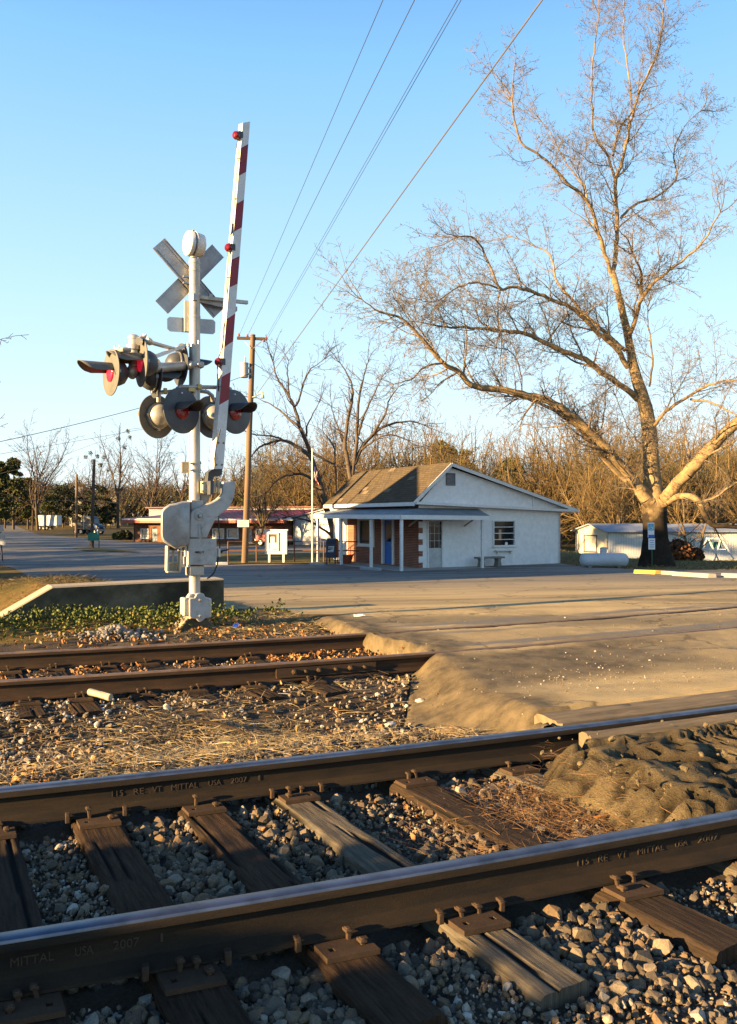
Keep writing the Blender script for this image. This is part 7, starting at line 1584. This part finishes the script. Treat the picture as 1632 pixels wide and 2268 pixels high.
mb = MB(); w0 = at(1441.5,1167,yy_)-Vector((0,.013,0)); mb.tube([w0+Vector((-.01,0,.09)), w0+Vector((-.01,0,.10))], .022, 10); mb.bar(w0+Vector((-.01,0,.07)), w0+Vector((0,0,-.01)), .012, .02); mb.bar(w0+Vector((0,0,-.01)), w0+Vector((.05,0,-.01)), .012, .02); mb.bar(w0+Vector((.05,0,-.01)), w0+Vector((.075,0,-.08)), .012, .02); 
mb.tube([w0+Vector((-.005+.06*math.cos(R(a)),0,-.045+.06*math.sin(R(a)))) for a in range(120,400,20)], .009, 6); mb.build('wheelchair_symbol', wt, pb)
mb = MB(); mb.box(at(1441.8,1187,yy_)-Vector((0,.009,0)), (.24,.004,.12)); mb.build('blue_band', bl_, up_)
mb = MB(); mb.box(at(1443,1204,yy_), (.28,.012,.47)); lp = mb.build('plate', wt, hs2, bev=.004)
for k in range(4): mb = MB(); mb.box(at(1443,1204,yy_)+Vector((0,-.008,.14-.09*k)), (.18-.03*(k%2),.003,.022)); mb.build('lettering_line', M('sign_blue', None), lp)
# swing frame
SY = 49.0; sw = empty('swing_frame', at(1585,1243,SY), 'white A-frame garden swing on the grass at the right edge', 'swing')
def sp2(px, py, e=0): return at(px, py, SY+e)
for f_, e in (((1546,1242),0), ((1584,1240),0)): pass
mb = MB(); mb.bar(sp2(1564,1192), sp2(1597,1192), .09, .09); mb.build('top_beam', whp, sw)
for (ax_, ay_), (bx_, by_) in (((1565,1192),(1546,1243)), ((1569,1194),(1591,1240)), ((1596,1192),(1582,1241)), ((1597,1193),(1625,1238))): mb = MB(); mb.bar(sp2(ax_,ay_), sp2(bx_,by_), .07, .07); mb.build('leg', whp, sw)
mb = MB(); mb.bar(sp2(1560,1216), sp2(1581,1216), .05, .05); mb.bar(sp2(1590,1216), sp2(1607,1216), .05, .05); mb.build('cross_brace', whp, sw)
mb = MB(); mb.box(sp2(1585,1206,.6), (.5,.4,.35)); mb.build('seat', M('green_cloth', (.05,.14,.10), None, 4), sw)
def kerb(pts, m, label, w=.16, h=.13):
    mb = MB(); P = [gpt(*p) for p in pts]
    for a, b in zip(P, P[1:]):
        d = (b-a).normalized(); s_ = Vector((-d.y,d.x,0)); mb.prism([a+s_*u_+Zu*v_ for u_, v_ in ((-w/2,-.05),(w/2,-.05),(w/2*.8,h),(-w/2*.8,h))], b-a)
    o = mb.build('kerb', m, bev=.01); tag(o, label, 'kerb')
kerb([(1411,1269.5),(1458,1271.5)], M('yellow_kerb_paint', (.70,.50,.06), (.55,.38,.06), 5), 'short yellow painted kerb at the foot of the parking sign', .32)
kerb([(1468,1272),(1497,1274)], MT['concrete_mat'], 'bare stub of kerb between the yellow kerb and the long grey one'); kerb([(1497,1275),(1540,1277.5),(1577,1280)], MT['concrete_mat'], 'long pale grey kerb below the tree roots at the right', .3); kerb([(1604,1278.5),(1665,1281)], MT['concrete_mat'], 'grey kerb cut by the right edge of the picture', .3)
# lawn behind the kerbs
lw = [tuple(gpt(px, py))[:2] for px, py in ((1243,1257), (1290,1256), (1395,1263), (1470,1269), (1560,1277), (1632,1279), (1800,1281))]+[(40, 38), (50, 60), (14, 62), (10.2, 50)]
# ---------------------------------------------------------------- unseen buildings, cedars and shrubs added to shade the lot and track
cs_, sn_ = math.cos(SUN_AZ), math.sin(SUN_AZ)
def AC(a, c): return Vector((a*cs_-c*sn_, a*sn_+c*cs_, 0))
plank = M('shade_building_siding', (.40,.16,.10), (.30,.12,.08), 1.5, .8)
dp = empty('shade_building', AC(-7,25), 'long unseen wooden building added left of the picture to shade the lot', 'building')  # added out of view, sized so its shade covers lot and house
zb_ = -.2
mb = MB(); mb.prism([zed(AC(-3,20.2),zb_), zed(AC(-3,29.9),zb_), zed(AC(-11,29.9),zb_), zed(AC(-11,20.2),zb_)], Zu*8.3); mb.build('wall', plank, dp)
mb = MB(); ra0, ra1 = AC(-2.6,19.8), AC(-2.6,29.95); rb0_, rb1_ = AC(-11.4,19.8), AC(-11.4,29.95); mb.prism([zed(ra0,8.1), zed(rb0_,8.1), zed(lerp(ra0,rb0_,.5),9.0)], (ra1-ra0)); mb.build('roof', shg, dp)
for k in range(4): 
    mb = MB(); q = AC(-2.98, 21.5+2.3*k); mb.box(zed(q,4.2), (.08,1.2,1.6), (Vector((cs_,sn_,0)),Vector((-sn_,cs_,0)),Zu)); mb.build('window', glass, dp)
# added unseen gable, outlined to throw its slanted shadow on the post office roof
tn = math.tan(SUN_EL); 
def back(px, py, roofz=True):   # where the sun ray through a point of the front roof slope meets a = -3
    n = ((front[1]-front[0]).cross(front[3]-front[0])).normalized(); p = ray(px, py, n, front[0]); a = p.x*cs_+p.y*sn_; c = -p.x*sn_+p.y*cs_; return c, p.z+(a+3)*tn
pkk = back(926, 1031); lo = back(819, 1108); e1_ = back(927, 1106)
ann = empty('shade_gable', AC(-6,33), 'unseen gabled building shaped to throw its shadow on the post office roof', 'building')
mb = MB(); pr = [(e1_[0],zb_), e1_, pkk, lo, (35.97,lo[1]-.35), (35.97,zb_)]; mb.prism([zed(AC(-3,c),z) for c, z in pr], AC(-7,0)-AC(-3,0)); mb.build('wall', plank, ann); c0_ = e1_[0]
mb = MB(); q = AC(-2.98, 33); mb.box(zed(q,3), (.08,1.4,2.2), (Vector((cs_,sn_,0)),Vector((-sn_,cs_,0)),Zu)); mb.build('door', M('grey_blue_door', None), ann)
mb = MB(); mb.prism([zed(AC(-3,c0_-.02),zb_), zed(AC(-7,c0_-.02),zb_), zed(AC(-7,29.95),zb_), zed(AC(-3,29.95),zb_)], Zu*7.0); mb.build('link_wall', plank, ann)
for a, c, h, w in [(-9,41,13,3.4), (-12,44,13,3.2), (-8,50,6,3.4), (-10,57,10,4.2), (-9,64,10.5,4.2), (-12,71,11,4.4), (-9,79,10,4.2), (-12,88,10.5,4.5), (-15,97,11,5), (-17,108,11.5,5), (-20,119,12,5), (-22,131,12,5), (-24,144,12,5)]:
    q = AC(a,c); q.z = float(gz(q.x,q.y)); evergreen('round', q, h, w, dark_f, 'dense dark cedar in the row left of the picture', 'unseen cedars added to shade the street', 3000, 'shade_cedar', 'tree')  # unseen cedars, placed and sized for the shade they throw
p = onland(-190, 60); bare(VA[0], bark_grey, p, 1.45, 1.0, 'bare tree standing just beyond the left edge, a few twigs reaching into the sky')
for a, c, s__ in [(-5.9,.4,.95), (-6.1,1.9,.94), (-6.0,3.1,.94), (-7.5,-1.2,1.0), (-7,-3,1.0)]:
    q = AC(a,c); q.z = float(gz(q.x,q.y))+s__*.7; leafball(q, s__*.95, 2800 if c > 1.5 else 1500, dark_f, 'unseen bushy shrub added behind the camera to shade the near track', 'shrub', 'shrub', 'unseen shrubs added to shade the near track')  # shrubs added out of view to darken the near ballast
